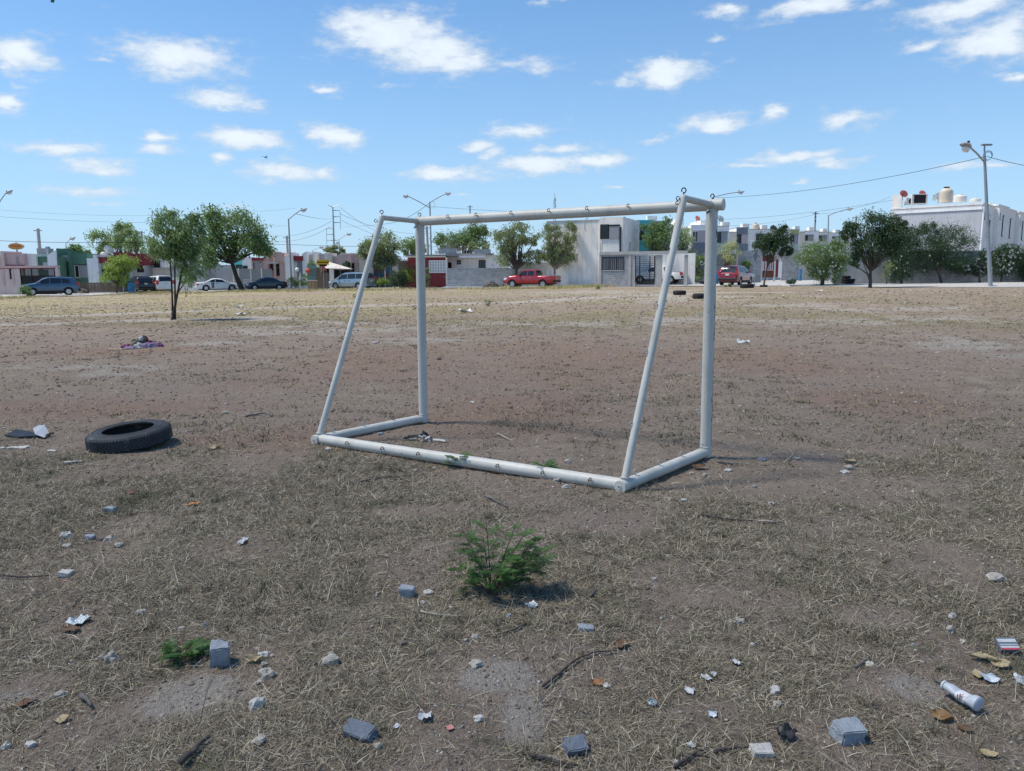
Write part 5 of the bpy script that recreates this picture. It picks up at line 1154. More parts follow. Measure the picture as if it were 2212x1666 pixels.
PICK = dict(L=5.1, W=1.78, sill=.42, wx=(1.15, 4.2), top=[(0, 1.04), (.04, 1.10), (1.7, 1.08), (1.76, 1.10), (1.9, 1.58), (2.05, 1.66), (2.9, 1.68), (3.25, 1.58), (3.8, 1.15), (4.5, 1.08), (4.95, .98), (5.1, .8)],
    belt=[(0, 1.09), (1.7, 1.07), (3.8, 1.06), (4.5, 1.0), (5.1, .74)], side=[[(1.98, 1.15), (2.62, 1.14), (2.62, 1.57), (2.06, 1.57)], [(2.72, 1.14), (3.62, 1.12), (3.2, 1.52), (2.72, 1.58)]],
    ws=(3.27, 3.76), rw=(1.78, 1.9), tail=(.78, 1.08), head=(.72, .92), handles=(2.35, 3.0), hm=M_CHROME, pz=.62, bm=M_TRIM, tumble=.26)
def vat(q, Y): return gp(dep(q[0], 590, Y).x, Y, .02)
v = vehicle('blue_car', vat(Z1(540, 1180), 71.5), R(213), 'blue sport utility car with silver wheels parked by the pink garage', 'car', SUV, paint('steel_blue_paint', (.055, .105, .17)), .14, .36)
p = vat(Z2(150, 1130), 83); vehicle('black_car', p, R(90 + 40), 'black sport utility car seen from behind beside the blue barrel', 'car', SUV, paint('black_paint', (.012, .012, .016)), .14, .36)
vehicle('white_minivan', vat(Z2(350, 1118), 84), R(90 + 42), 'white minivan with dark windows seen from behind left of the nearest tree', 'minivan', VAN, paint('white_paint', (.72, .72, .72), 0), None, .34)
def coupe():
    t = vehicle('white_coupe', vat(Z2(1015, 1122), 85), R(29), 'white two door car with two black side stripes under the leaning tree', 'car', COUPE, paint('pearl_white_paint', (.66, .68, .70), 0), None, .33)
    for k in range(2): build('stripe', MB().box(-.62 - .16 * k, -.52 - .16 * k, -.885, -.84, .32, .93), M_TRIM, t)
coupe()
vehicle('dark_sedan', vat(Z2(1545, 1110), 84.8), R(206), 'dark green four door sedan with silver hubcaps right of the leaning tree', 'car', SEDAN, paint('dark_green_paint', (.014, .03, .045)), None, .31)
vehicle('silver_minivan', vat(Z3(895, 1105), 82), R(90 + 62), 'silver blue minivan parked in front of the tin roofed shed', 'minivan', VAN, paint('silver_blue_paint', (.26, .33, .38), .5), None, .34)
def pickup(p, rz, label, pm, rust=False):
    t = vehicle('pickup_truck', p, rz, label, 'pickup truck', PICK, pm, None, .37)
    build('load_bed', MB().box(-2.40, -.98, -.70, .70, 1.095, 1.112), M_TRIM, t); build('tailgate', MB().box(-2.585, -2.552, -.66, .66, .70, 1.07), pm, t, bevel=.01)
    for s in (-1, 1): build('bed_rail', MB().box(-2.5, -.9, s * .78 - .03, s * .78 + .03, 1.108, 1.135), M_CHROME, t)
    return t
pickup(vat(Z4(1330, 1103), 71.5), R(90 + 66), 'red crew cab pickup truck parked in front of the block wall', paint('red_paint', (.36, .02, .03)))
p = at(*Z5(1180, 1012)); p.y = 75.6; p.x = dep(*Z5(1180, 1012), 75.6).x; p.z = float(gz(p.x, 75.6)) + .16
t = pickup(p, R(90 + 62), 'white pickup truck with rust spots parked behind the barred gate', paint('chalk_white_paint', (.68, .68, .67), 0))
for y, z, w, h in ((-.4, .8, .09, .16), (-.2, .92, .07, .1), (.1, .85, .1, .14), (.35, .78, .07, .2), (0, .98, .05, .05)): build('rust_patch', MB().box(-2.592, -2.586, y, y + w, z - .05, z + h - .05), mat('rust', (.10, .04, .03), .9, .3, 20), t)
vehicle('red_car', vat(Z6(480, 1048), 68), R(90 - 34), 'dark red sport utility car parked on the side street by the goal post', 'car', SUV, paint('dark_red_paint', (.22, .012, .022)), .12, .36)
# ------------------------------------------------------------ trees and shrubs
L_MES = leafmat('grey_green_leaves', (.075, .12, .05), (.16, .22, .085)); L_DK = leafmat('dark_green_leaves', (.020, .041, .021), (.046, .078, .034), .2)
L_YEL = leafmat('yellow_green_leaves', (.06, .105, .03), (.22, .28, .055)); L_MID = leafmat('mid_green_leaves', (.055, .10, .04), (.13, .185, .07)); L_OLV = leafmat('olive_leaves', (.085, .11, .05), (.17, .20, .095)); L_PALE = leafmat('pale_green_leaves', (.13, .18, .09), (.25, .30, .16))
M_BARK = mat('bark', (.11, .09, .075), .95, .3, 6, bump=.6, streak=.4); M_BARKD = mat('dark_bark', (.05, .042, .036), .95, .3, 6, bump=.6); M_BARKP = mat('pale_dead_bark', (.30, .26, .22), .95, .25, 6, bump=.4)
M_FLOW = mat('white_petals', (.72, .72, .66), .6, .1, 9, bump=0)
def leaves(P, dirs, ln, wd, rs, fold=.25):
    """quads along dirs"""
    n = len(P); d = dirs / np.linalg.norm(dirs, axis=1)[:, None]
    q = rs.normal(0, 1, (n, 3)); s = np.cross(d, q); s /= np.linalg.norm(s, axis=1)[:, None]
    a = P; m = P + d * (ln * .5)[:, None]; e = P + d * ln[:, None]; e[:, 2] -= ln * fold
    w = (wd * .5)[:, None]
    V = np.stack([a, m - s * w, e, m + s * w], 1).reshape(-1, 3)
    return V, (np.arange(n)[:, None] * 4 + np.array([0, 1, 2, 3]))
def tree(name, label, base, blobs, n, lf, m, seed, Y=None, stems=1, tr=.1, group=None, cat='tree', bark=None, droop=.3, fork=.35, trunk_to=None, clump=.2, wind=(.25, 0, 0), flowers=0, gaps=1.0, depth=1.0, fork_px=None, perclump=60, limbs=True):
    """blobs: crown ellipses of the photograph (cx, cy, rx, ry); depth Y of the tree"""
    rs = np.random.RandomState(seed); rnd = random.Random(seed); Y = Y or base.y; n = int(n * .8); lf = (lf[0] * .85, lf[1])
    t = thing(name, base, label, cat, group); B = []
    tot = sum(b[2] * b[3] for b in blobs)
    for (cx, cy, rx, ry) in blobs:
        c = dep(cx, cy, Y); rX, rZ = rx / F_PX * Y, ry / F_PX * Y; rY = min(rX, rZ * 1.3) * depth; k = max(2, int(n * (rx * ry / tot) / perclump * gaps))
        for _ in range(k):
            u = rs.normal(0, 1, 3); u /= np.linalg.norm(u); r = rs.uniform(.25, 1) ** .5
            B.append((np.array([c.x + u[0] * rX * r, c.y + u[1] * rY * r, c.z + u[2] * rZ * r]), clump * min(rX, rZ) * rs.uniform(.6, 1.5)))
    P = []; per = max(3, n // len(B)); zmin = base.z + .05
    for c, s in B: P.append(c + rs.normal(0, 1, (rs.randint(int(per * .5), int(per * 1.5) + 2), 3)) * np.array([s, s, s * .8]))
    P = np.concatenate(P); P = P[P[:, 2] > zmin]
    dirs = rs.normal(0, 1, P.shape) + np.array(wind) * 2; dirs[:, 2] -= droop
    ln = rs.uniform(.65, 1.35, len(P)) * lf[0]; wd = ln * lf[1]
    V, Fq = leaves(P, dirs, ln, wd, rs); V = V - np.array(base)
    npmesh('crown', V, Fq, m, t)
    if flowers:
        idx = rs.choice(len(P), flowers); Pf = P[idx] + rs.normal(0, .03, (flowers, 3)) + np.array([-.05, -.12, .08]); VV = []; FF = []
        for i, p in enumerate(Pf):
            for k in range(5): a = 2 * math.pi * k / 5; o = len(VV); s = .075; VV += [p, p + np.array([math.cos(a - .4) * s, -.04, math.sin(a - .4) * s]), p + np.array([math.cos(a + .4) * s, -.04, math.sin(a + .4) * s])]; FF.append((o, o + 1, o + 2))
        npmesh('flowers', np.array(VV) - np.array(base), np.array(FF), M_FLOW, t)['kind'] = 'stuff'
    # trunk, forks and limbs
    if limbs:
        mb = MB(); cc = Vector(np.mean([b[0] for b in B], axis=0)); H = cc.z - base.z
        forks = []
        for s in range(stems):
            off = Vector((rnd.uniform(-1, 1), rnd.uniform(-1, 1), 0)) * tr * (1.0 if stems > 1 else 0)
            if fork_px: q = fork_px[s % len(fork_px)]; f = dep(q[0], q[1], Y)
            else: f = base.lerp(cc, fork) + Vector((rnd.uniform(-.3, .3) * H * .25 * (stems > 1), rnd.uniform(-.1, .1) * H * .3, 0))
            b0 = base + off - Vector((0, 0, .08)); mid = b0.lerp(f, .5) + Vector((rnd.uniform(-.08, .08), rnd.uniform(-.05, .05), 0)) * H * .3
            r0 = tr if stems == 1 else tr * rnd.uniform(.55, .8)
            mb.tube([b0, b0.lerp(mid, .12), mid, f], [r0 * 1.35, r0, r0 * .8, r0 * .65], 9); forks.append((f, r0 * .62))
        sel = sorted(B, key=lambda b: rnd.random())[:min(len(B), 46)]
        for c, s in sel:
            c = Vector(c); f, r = min(forks, key=lambda q: (q[0] - c).length); 
            if c.z < f.z - .1: f = base.lerp(f, rnd.uniform(.4, .8))
            m1 = f.lerp(c, .5) + Vector((rnd.uniform(-1, 1), rnd.uniform(-1, 1), rnd.uniform(-.2, .9))) * (c - f).length * .12
            q = r * rnd.uniform(.35, .75); mb.tube([f, f.lerp(m1, .5), m1, m1.lerp(c, .6) + Vector((0, 0, .02)), c], [q, q * .8, q * .55, q * .3, q * .12], 6, cap=False)
        L0 = t.location; build('trunk', MB().add([(v[0] - base.x, v[1] - base.y, v[2] - base.z) for v in mb.v], mb.f), bark or M_BARK, t, 2)
    return t
def E(Z, s, l, t, r, b):
    a = Z(l, t); c = Z(r, b); return ((a[0] + c[0]) / 2, (a[1] + c[1]) / 2, (c[0] - a[0]) / 2, (c[1] - a[1]) / 2)
def E2(*a): return E(Z2, 0, *a)
def E1(*a): return E(Z1, 0, *a)
def E3(*a): return E(Z3, 0, *a)
def E4(*a): return E(Z4, 0, *a)
def E5(*a): return E(Z5, 0, *a)
def E6(*a): return E(Z6, 0, *a)
def E7(*a): return E(Z7, 0, *a)
def gpx(Z, x, y, Y): p = dep(*Z(x, y), Y); return gp(p.x, Y)
SK = 'trees rising behind the houses'
tree('field_tree', 'slender young tree with several thin stems standing alone in the left field', at(375, 691), [E2(320, 245, 640, 600), E2(520, 290, 840, 700), E2(250, 520, 560, 790), E2(560, 620, 850, 1000), E2(650, 240, 800, 420), E2(400, 430, 700, 800), E2(620, 380, 860, 760)], 10000, (.18, .22), L_MES, 21, stems=3, tr=.06, bark=M_BARKD, droop=.9, clump=.22, wind=(.5, 0, 0), fork_px=[Z2(495, 800), Z2(545, 760), Z2(640, 850)])
tree('street_tree', 'large leaning street tree with a broad crown between white coupe and dark sedan', gpx(Z2, 1300, 1120, 83), [E2(830, 200, 1100, 560), E2(1050, 260, 1500, 640), E2(1180, 480, 1600, 780), E2(860, 480, 1180, 860), E2(1380, 560, 1630, 740), E2(800, 520, 1000, 880)], 13000, (.42, .34), L_MID, 22, tr=.30, bark=M_BARKD, clump=.24, fork_px=[Z2(1180, 830)])
tree('sapling', 'small thin sapling behind the lone field tree', at(*Z2(668, 1205)), [E2(600, 900, 760, 1060), E2(620, 980, 720, 1120)], 900, (.2, .3), L_MES, 23, stems=2, tr=.04, clump=.3)
tree('background_tree', 'airy grey green tree behind the maroon houses on the left', gpx(Z1, 1330, 700, 112), [E1(960, 470, 1230, 720), E1(1230, 380, 1540, 720), E1(1280, 360, 1450, 520)], 6000, (.42, .36), L_MES, 24, tr=.25, group=SK, clump=.2)
tree('background_tree', 'low dark green tree clump behind the green house', gpx(Z1, 850, 700, 125), [E1(700, 620, 990, 760)], 2500, (.42, .4), L_MID, 25, tr=.2, group=SK)
tree('background_tree', 'bushy tree filling the gap left of the lone field tree', gpx(Z2, 280, 700, 104), [E2(170, 540, 460, 760), E2(250, 700, 500, 860), E2(-10, 450, 160, 720)], 3600, (.38, .38), L_MES, 26, tr=.2, group=SK)
tree('garden_tree', 'round tree with yellow green top beside the picket fence', gpx(Z1, 1290, 1160, 78.6), [E1(1150, 740, 1480, 960), E1(1260, 730, 1540, 880), E1(1110, 880, 1320, 1060), E1(1250, 850, 1440, 1070)], 6000, (.26, .38), L_YEL, 27, tr=.1, clump=.22)
tree('shrub', 'leafy shrub in front of the blue car nose', gpx(Z1, 275, 1190, 69), [E1(230, 1040, 330, 1190)], 900, (.17, .4), L_MID, 28, tr=.03, cat='shrub')
tree('shrub', 'low weedy shrubs growing left of the wooden box', gpx(Z3, 230, 1090, 84), [E3(160, 980, 300, 1090), E3(300, 950, 420, 1080)], 1500, (.22, .36), L_MID, 29, tr=.03, cat='shrub')
tree('garden_tree', 'creeper shrub climbing over the shed corner', gpx(Z3, 470, 1000, 87.5), [E3(410, 790, 530, 960)], 1000, (.25, .4), L_MID, 30, tr=.06)
tree('background_tree', 'small pale green tree at the foot of the transmission pole', gpx(Z3, 700, 760, 125), [E3(590, 640, 830, 740)], 2000, (.38, .4), L_OLV, 31, tr=.2, group=SK)
tree('garden_tree', 'dark conical shrub beside the tin roof', gpx(Z3, 835, 1000, 89), [E3(785, 800, 880, 880)], 1200, (.2, .4), L_DK, 32, tr=.06)
tree('garden_tree', 'loose leafy tree seen through the left side of the goal', gpx(Z3, 1200, 1020, 88), [E3(920, 620, 1250, 780), E3(1000, 500, 1400, 760), E3(1080, 700, 1390, 880)], 7000, (.36, .34), L_OLV, 33, tr=.16, clump=.22)
tree('background_tree', 'dark tree behind the left goal post', gpx(Z3, 1550, 740, 115), [E3(1440, 560, 1720, 740)], 2400, (.42, .4), L_MES, 34, tr=.2, group=SK)
for k, (e, lab, mm) in enumerate((((1295, 920, 1430, 1090), 'round dark clipped bush right of the silver minivan', L_DK), ((1400, 890, 1500, 1080), 'round dark bush touching the yellow green bush', L_DK), ((1500, 840, 1640, 1090), 'yellow green bush just left of the left goal post', L_YEL), ((1170, 1005, 1290, 1065), 'low yellow flowering plant behind the silver minivan', L_YEL), ((1430, 910, 1530, 990), 'bright yellow green spray leaning over the dark bush', L_YEL))):
    q = E3(*e); b = gpx(Z3, (e[0] + e[2]) / 2, 1080, 80.5 + .3 * k); tree('bush', lab, b, [q], 2200, (.16, .42), mm, 40 + k, tr=.05, cat='bush', clump=.3)
tree('bush', 'leafy bush between the left goal post and the double street lamp', gpx(Z4, 170, 1080, 79.5), [E4(130, 880, 215, 1090)], 1200, (.16, .42), L_MID, 46, tr=.04, cat='bush')
# bare tree
def bare_tree():
    b = at(*Z4(430, 1080)); t = thing('bare_tree', b, 'leafless pale tree planted in a tyre in front of the maroon house', 'tree'); Y = b.y; mb = MB(); rnd = random.Random(8)
    def grow(p, d, ln, r, dp):
        e = p + d * ln + Vector((0, 0, .03)); mb.tube([p, p.lerp(e, .5) + Vector((rnd.uniform(-.04, .04), 0, 0)) * ln, e], [r, r * .8, r * .6], 6, cap=False)
        if dp:
            for _ in range(rnd.choice((2, 3))): grow(e, (d + Vector((rnd.uniform(-.7, .7), rnd.uniform(-.5, .5), rnd.uniform(-.1, .35)))).normalized(), ln * rnd.uniform(.6, .85), r * .58, dp - 1)
    for (x, y) in ((370, 930), (395, 900), (470, 900), (500, 880), (440, 870)):
        q = dep(*Z4(x, y), Y); d = (q - b); mb.tube([b, b.lerp(q, .4) + Vector((0, 0, .1)), q], [.13, .1, .08], 7)
        for _ in range(2): grow(q, (d.normalized() + Vector((rnd.uniform(-.5, .5), rnd.uniform(-.3, .3), .1))).normalized(), .95, .05, 4)
    wpart('trunk', mb, M_BARKP, t, 2); 
    tt = tyre_ring(b + Vector((0, 0, .02)), .42, .2, 'tyre laid around the foot of the bare tree', 0)
def tyre_ring(p, r, h, label, tilt=0, name='tyre', rz=0, near=False):
    t = thing(name, p, label, 'tyre', None, rz)
    h2 = h / 2; prof = [(r * .62, h2 * .96), (r * .66, h2 * 1.0), (r * .86, h2 * .98), (r * .955, h2 * .80), (r, h2 * .55), (r, -h2 * .55), (r * .955, -h2 * .80), (r * .86, -h2 * .98), (r * .68, -h2), (r * .64, -h2 * .96), (r * .66, -h2 * .7), (r * .80, -h2 * .6), (r * .90, -h2 * .3), (r * .90, h2 * .3), (r * .80, h2 * .6), (r * .66, h2 * .7), (r * .64, h2 * .96)]
    M = Matrix.Translation((0, 0, h2 + r * math.sin(R(abs(tilt))) * .9)) @ Matrix.Rotation(R(tilt), 4, 'Y') @ Matrix.Rotation(R(3.5 if near else 0), 4, 'X')
    build('casing', MB().lathe(prof, 64 if near else 28, M, cap=False), M_TYRE2 if near else M_TYRE, t, True)
    if near:
        tr = MB()
        for row, (z0, z1) in enumerate(((-.55, -.30), (-.26, -.02), (.02, .26), (.30, .55))):
            for k in range(64):
                a = 2 * math.pi * (k + .5 * (row % 2)) / 64; da = 2 * math.pi / 64 * .36; V = []
                for rr_ in (r * .998, r * 1.014):
                    for zz, sh in ((z0, -.25), (z1, .25)):
                        for s in (-1, 1): q = a + s * da + sh * da * (1 if row % 2 else -1); V.append(M @ Vector((rr_ * math.cos(q), rr_ * math.sin(q), zz * h2)))
                tr.add(V, [(0, 1, 3, 2), (4, 6, 7, 5), (0, 4, 5, 1), (2, 3, 7, 6), (0, 2, 6, 4), (1, 5, 7, 3)])
        for k in range(80):                        # shoulder lugs
            a = 2 * math.pi * k / 80; da = 2 * math.pi / 80 * .32
            for sg in (1, -1):
                V = [M @ Vector((rr_ * math.cos(a + s * da), rr_ * math.sin(a + s * da), sg * zz * h2)) for (rr_, zz) in ((r * 1.0, .58), (r * 1.012, .6), (r * .965, .80), (r * .952, .78)) for s in (-1, 1)]
                tr.add(V, [(0, 1, 3, 2), (2, 3, 5, 4), (4, 5, 7, 6), (0, 2, 4, 6), (1, 7, 5, 3)])
        build('tread', tr, M_TYRE2, t)
        ri = MB()
        for q in (.70, .83): ri.torus((0, 0, 0), r * q, .004, (0, 0, 1), 64, 6)
        ri.v = [tuple(M @ Vector((v[0], v[1], v[2] + h2 * (1.0 if i < len(ri.v) // 2 else .985)))) for i, v in enumerate(ri.v)]
        build('sidewall_rib', ri, M_TYRE2, t, True)
    return t
M_TYRE2 = mat('dusty_tyre_rubber', (.045, .05, .056), .75, .4, 7, bump=.3, spots=(6, .60, (.12, .12, .12)))
bare_tree()
TP = 'trees in front of the grey block wall'
tree('wall_tree', 'taller sparse tree with hanging pods behind the red pickup', gpx(Z4, 1160, 960, 76.2), [E4(890, 430, 1210, 700), E4(1000, 360, 1330, 640), E4(900, 600, 1200, 860), E4(1180, 640, 1500, 840), E4(1180, 420, 1420, 620)], 8500, (.30, .30), L_OLV, 51, tr=.2, group=TP, droop=1.2, clump=.2, fork=.4)
tree('wall_tree', 'sparse tree with hanging pods against the blank white wall', gpx(Z4, 1555, 950, 75.3), [E4(1440, 370, 1640, 640), E4(1500, 560, 1700, 860), E4(1430, 600, 1600, 800), E5(130, 380, 280, 640), E5(0, 560, 240, 860)], 7500, (.28, .28), L_OLV, 52, tr=.15, group=TP, droop=1.2, clump=.2, fork=.4, bark=M_BARKP)
tree('background_tree', 'wide dark green tree mass behind the low white house', gpx(Z4, 560, 700, 118), [E4(240, 480, 560, 700), E4(500, 420, 860, 660), E4(620, 390, 850, 560)], 8000, (.42, .36), L_MID, 53, tr=.3, group=SK, clump=.2)
tree('background_tree', 'olive coloured shrub tree above the grey roof blocks', gpx(Z4, 730, 700, 105), [E4(600, 600, 870, 700)], 2200, (.3, .4), L_OLV, 54, tr=.2, group=SK)
tree('garden_tree', 'green leafy tree growing over the block extension left of the goal strut', gpx(Z5, 1150, 1000, 77.6), [E5(960, 370, 1260, 560), E5(1020, 430, 1340, 700), E5(1180, 330, 1340, 500), E5(1230, 700, 1420, 830)], 8000, (.26, .34), L_MID, 55, tr=.14, clump=.22)
tree('garden_tree', 'pale yellow green tree directly behind the right goal strut', gpx(Z5, 1440, 1010, 78.2), [E5(1340, 430, 1540, 700), E5(1400, 650, 1580, 860)], 4200, (.24, .34), L_PALE, 56, tr=.12, clump=.22)
tree('garden_tree', 'thin weedy tree beside the dark painted house front', gpx(Z5, 1600, 1000, 80.5), [E5(1540, 700, 1700, 860), E5(1560, 820, 1700, 1020)], 1800, (.24, .34), L_MID, 57, tr=.07)
tree('garden_tree', 'pale yellow flowering tree behind the dark red car', gpx(Z6, 370, 860, 79), [E6(270, 640, 540, 780), E6(340, 560, 480, 700), E6(290, 740, 470, 840)], 2600, (.2, .32), leafmat('yellow_bloom_leaves', (.20, .24, .10), (.42, .42, .18)), 58, tr=.08, clump=.25)
tree('garden_tree', 'small dark tree above the roof of the dark red car', gpx(Z6, 590, 900, 79.3), [E6(545, 790, 635, 900)], 1100, (.2, .4), L_MID, 59, tr=.06)
tree('street_tree', 'young dark leafy tree with slim crooked trunk by the diamond sign', at(*Z6(785, 1080)), [E6(680, 540, 960, 720), E6(860, 420, 1070, 640), E6(950, 600, 1090, 770), E6(720, 500, 900, 640), E6(990, 390, 1050, 470)], 7500, (.22, .36), L_DK, 60, tr=.09, fork_px=[Z6(835, 840)], clump=.2)
b = at(*Z6(1400, 1062)); b.y = 60.5; b = gp(dep(*Z6(1420, 1062), 60.5).x, 60.5)
tree('flowering_bush', 'big round oleander bush with many white flowers on the pavement', b, [E6(1150, 590, 1560, 900), E6(1450, 600, 1750, 900), E6(1290, 780, 1680, 1050), E6(1480, 560, 1640, 700)], 22000, (.17, .28), L_MID, 61, stems=4, tr=.12, flowers=260, cat='bush', clump=.2, perclump=90)
tree('street_tree', 'dark tree with a forked pale trunk standing at the field edge', at(*Z7(375, 1420)), [E7(150, 770, 300, 960), E7(100, 850, 260, 960), E7(300, 690, 560, 960), E7(230, 900, 540, 1180), E7(440, 800, 700, 1100), E7(660, 780, 800, 880), E7(200, 1080, 300, 1240), E7(560, 720, 700, 900), E7(480, 900, 760, 1120)], 20000, (.20, .30), L_DK, 62, tr=.16, bark=M_BARK, fork_px=[Z7(375, 1290), Z7(400, 1270)], stems=2, clump=.2)
FB = 'flowering trees along the long garden wall'
for k, (bl, base_x, nfl, lab, mm, nn) in enumerate((([(560, 1080, 790, 1370), (600, 900, 780, 1180)], 690, 60, 'dense dark bush with a few white flowers under the forked tree', L_DK, 12000), ([(760, 830, 1100, 1120), (980, 830, 1370, 1100), (820, 790, 1030, 930), (1020, 1000, 1380, 1250), (780, 1040, 1060, 1260), (650, 860, 880, 1120)], 1080, 40, 'wide dark spreading tree in front of the white end house', L_DK, 27000),
        ([(1390, 1070, 1520, 1310), (1180, 1180, 1480, 1290)], 1440, 110, 'drooping white flowered bush left of the tall lamp post', L_DK, 6500), ([(1540, 1010, 1860, 1150), (1560, 1080, 1740, 1300)], 1640, 230, 'drooping white flowered bush right of the tall lamp post', L_DK, 11000), ([(1800, 1030, 2050, 1360)], 1900, 90, 'white flowered bush cut by the right picture edge', L_DK, 9000))):
    b = gpx(Z7, base_x, 1375, 61.6 + .25 * k); tree('flowering_tree', lab, b, [E7(*q) for q in bl], nn, (.17, .28), mm, 70 + k, stems=2, tr=.10, flowers=nfl, group=FB, clump=.22)
tree('shrub', 'thin twiggy shrub on the pavement under the forked tree', gpx(Z7, 550, 1380, 60.9), [E7(480, 1150, 600, 1360)], 700, (.15, .22), L_OLV, 80, stems=3, tr=.04, cat='shrub')
tree('shrub', 'low leafy weed at the street corner behind the tyres', gpx(Z6, 1090, 1060, 63.5), [E6(1030, 1000, 1170, 1060)], 1100, (.15, .3), L_PALE, 81, tr=.02, cat='shrub')
tree('shrub', 'small weed in front of the dark red car', at(*Z6(385, 1095)), [E6(345, 1050, 425, 1095)], 420, (.14, .22), L_MID, 82, tr=.02, cat='shrub')
tree('shrub', 'single dry weed standing in the middle of the field', at(1052, 662), [(1052, 654, 11, 9)], 420, (.10, .2), L_OLV, 83, tr=.012, cat='shrub')
tree('shrub', 'small weed on the kerb in front of the blank white wall', at(*Z5(515, 1112)), [E5(480, 1090, 550, 1114)], 260, (.14, .3), L_MID, 84, tr=.012, cat='shrub')
# ------------------------------------------------------------ street things
def ribbed_bin(Z, l, t_, r, b_, Y, m, label, cat='barrel', name='plastic_barrel'):
    a = dep(*Z(l, t_), Y); c = dep(*Z(r, t_), Y); p = dep(*Z((l + r) / 2, b_), Y); g = gp((a.x + c.x) / 2, Y, .02); h = a.z - g.z; w = (c.x - a.x) / 2
    t = thing(name, g, label, cat, 'blue barrels along the street')
    build('body', MB().lathe([(w * .92, 0), (w * .95, .03), (w, h * .15), (w * .97, h * .33), (w * 1.01, h * .35), (w * .97, h * .37), (w * .97, h * .63), (w * 1.01, h * .65), (w * .97, h * .67), (w, h * .85), (w * .96, h * .97)], 20), m, t, True)
    build('rim', MB().lathe([(w * .96, h * .97), (w * 1.02, h * .97), (w * 1.02, h), (w * .9, h), (w * .88, h * .8), (0, h * .8)], 20), M_BLACKP if t_ < 1050 and Z is Z1 else m, t, True)
    return t
ribbed_bin(Z1, 1410, 1035, 1482, 1152, 78.5, M_BLUEBIN, 'blue barrel with dark rim right of the picket fence')
ribbed_bin(Z5, 1532, 928, 1578, 1022, 77, M_BLUEBIN, 'light blue barrel between the goal strut and the goal post')
ribbed_bin(Z6, 252, 930, 287, 1034, 75, M_BLUEBIN, 'blue barrel between the goal post and the dark red car')
ribbed_bin(Z6, 1174, 896, 1212, 975, 86, M_BLUEBIN, 'blue barrel standing against the pale wall beyond the side street')
def box_thing():
    p = dep(*Z3(460, 1085), 81); b = gp(p.x, 81, .02); t = thing('wooden_box', b, 'small tan wooden planter box at the kerb below the shed', 'box')
    build('sides', MB().box(-.42, .42, -.35, .35, 0, .95), mat('tan_board', (.42, .29, .16), .8, .2, 3), t, bevel=.015)
    for q in (-.30, 0, .30): build('batten', MB().box(q - .03, q + .03, -.375, -.351, .02, .93), M_WOOD, t)
    build('rim', MB().box(-.45, .45, -.39, .38, .951, 1.0), M_CREAM, t)
box_thing()
def ball(Z, x, y, Y, r, m, label):
    p = dep(*Z(x, y), Y); t = thing('hanging_ball', p, label, 'ball'); o = build('shell', MB().lathe([(r * math.sin(math.pi * i / 12), -r * math.cos(math.pi * i / 12)) for i in range(13)], 18, cap=False), m, t, True); build('stick', MB().tube([(0, 0, -r), (0, 0, float(gz(p.x, Y)) - p.z)], .03, 6), M_WOOD, t)
ball(Z3, 410, 914, 86, .3, mat('orange_red_plastic', (.60, .12, .07), .5), 'orange red ball on a stick left of the shed'); ball(Z3, 288, 900, 86.5, .22, M_WHITE, 'white ball shaped lamp on a stick by the arched door')
def cone():
    p = dep(*Z3(325, 1000), 84); b = gp(p.x, 84); build_ = build('cone_body', MB().lathe([(.28, 0), (.02, 1.9)], 16), M_WFRAME, None, True, b); tag(build_, 'slim white cone standing among the weeds', 'cone'); build_.name = 'garden_cone'
cone()
for (Z, x, y, r, h, lab, tl) in ((Z5, 1408, 1180, .40, .25, 'dark tyre half sunk in the field between goal strut and post', 0), (Z6, 82, 1222, .40, .26, 'dark tyre half sunk in the field touching the right goal post', 0), (Z6, 600, 1104, .55, .32, 'large tyre lying at the kerb by the diamond sign', 0)):
    tyre_ring(at(*Z(x, y)), r * .93, h, lab, tl)
b = at(*Z6(785, 1092)); tyre_ring(b, .3, .16, 'small pale tyre around the foot of the young dark tree')
b = gp(dep(*Z7(162, 1380), 62).x, 62.0, .1)
for k in range(3): tyre_ring(b + Vector((.03 * (k - 1), 0, .21 * k)), .36, .22, ('lowest', 'middle', 'topmost')[k] + ' tyre of the small stack against the plastered wall', 0)
for k in range(2): tyre_ring(gp(dep(*Z6(1690, 1050), 62.3).x - .1 + .05 * k, 61.3, .1 + .2 * k), .36, .2, ('lower', 'upper')[k] + ' tyre of the pair left of the tyre stack')
tyre_ring(gp(dep(*Z6(104, 1086), 71).x, 71, .05), .34, .22, 'white walled old tyre lying in the road by the goal post', 16)

def rockmesh(sx, sy, sz, seed, sub=3, rough=.28, boxy=0.0):
    bm = bmesh.new(); bmesh.ops.create_icosphere(bm, subdivisions=sub, radius=1); o = Vector((seed * 7.3, seed * 3.1, seed * 1.7))
    for v in bm.verts:
        p = v.co.copy()
        if boxy: m = max(abs(p.x), abs(p.y), abs(p.z)); p = p.lerp(p / m * .82, boxy)
        k = 1 + rough * (noise.noise(p * 1.3 + o) + .5 * noise.noise(p * 3.1 + o) + .25 * noise.noise(p * 7 + o))
        v.co = Vector((p.x * k * sx, p.y * k * sy, p.z * k * sz))
    me = bpy.data.meshes.new('stone'); bm.to_mesh(me); bm.free(); me.shade_smooth(); me.set_sharp_from_angle(angle=R(28)); return me
M_LIME = mat('limestone', (.42, .385, .33), .95, .28, 22, bump=.5); M_LIMEW = mat('pale_limestone', (.53, .505, .46), .95, .2, 24, bump=.5); M_CBL = mat('blue_grey_concrete_lump', (.33, .36, .39), .95, .25, 30, bump=.6); M_CBD = mat('dark_grey_concrete_lump', (.17, .195, .23), .95, .25, 30, bump=.6); M_BRST = mat('brown_stone', (.18, .145, .125), .95, .25, 20, bump=.5)
_rk = [0]
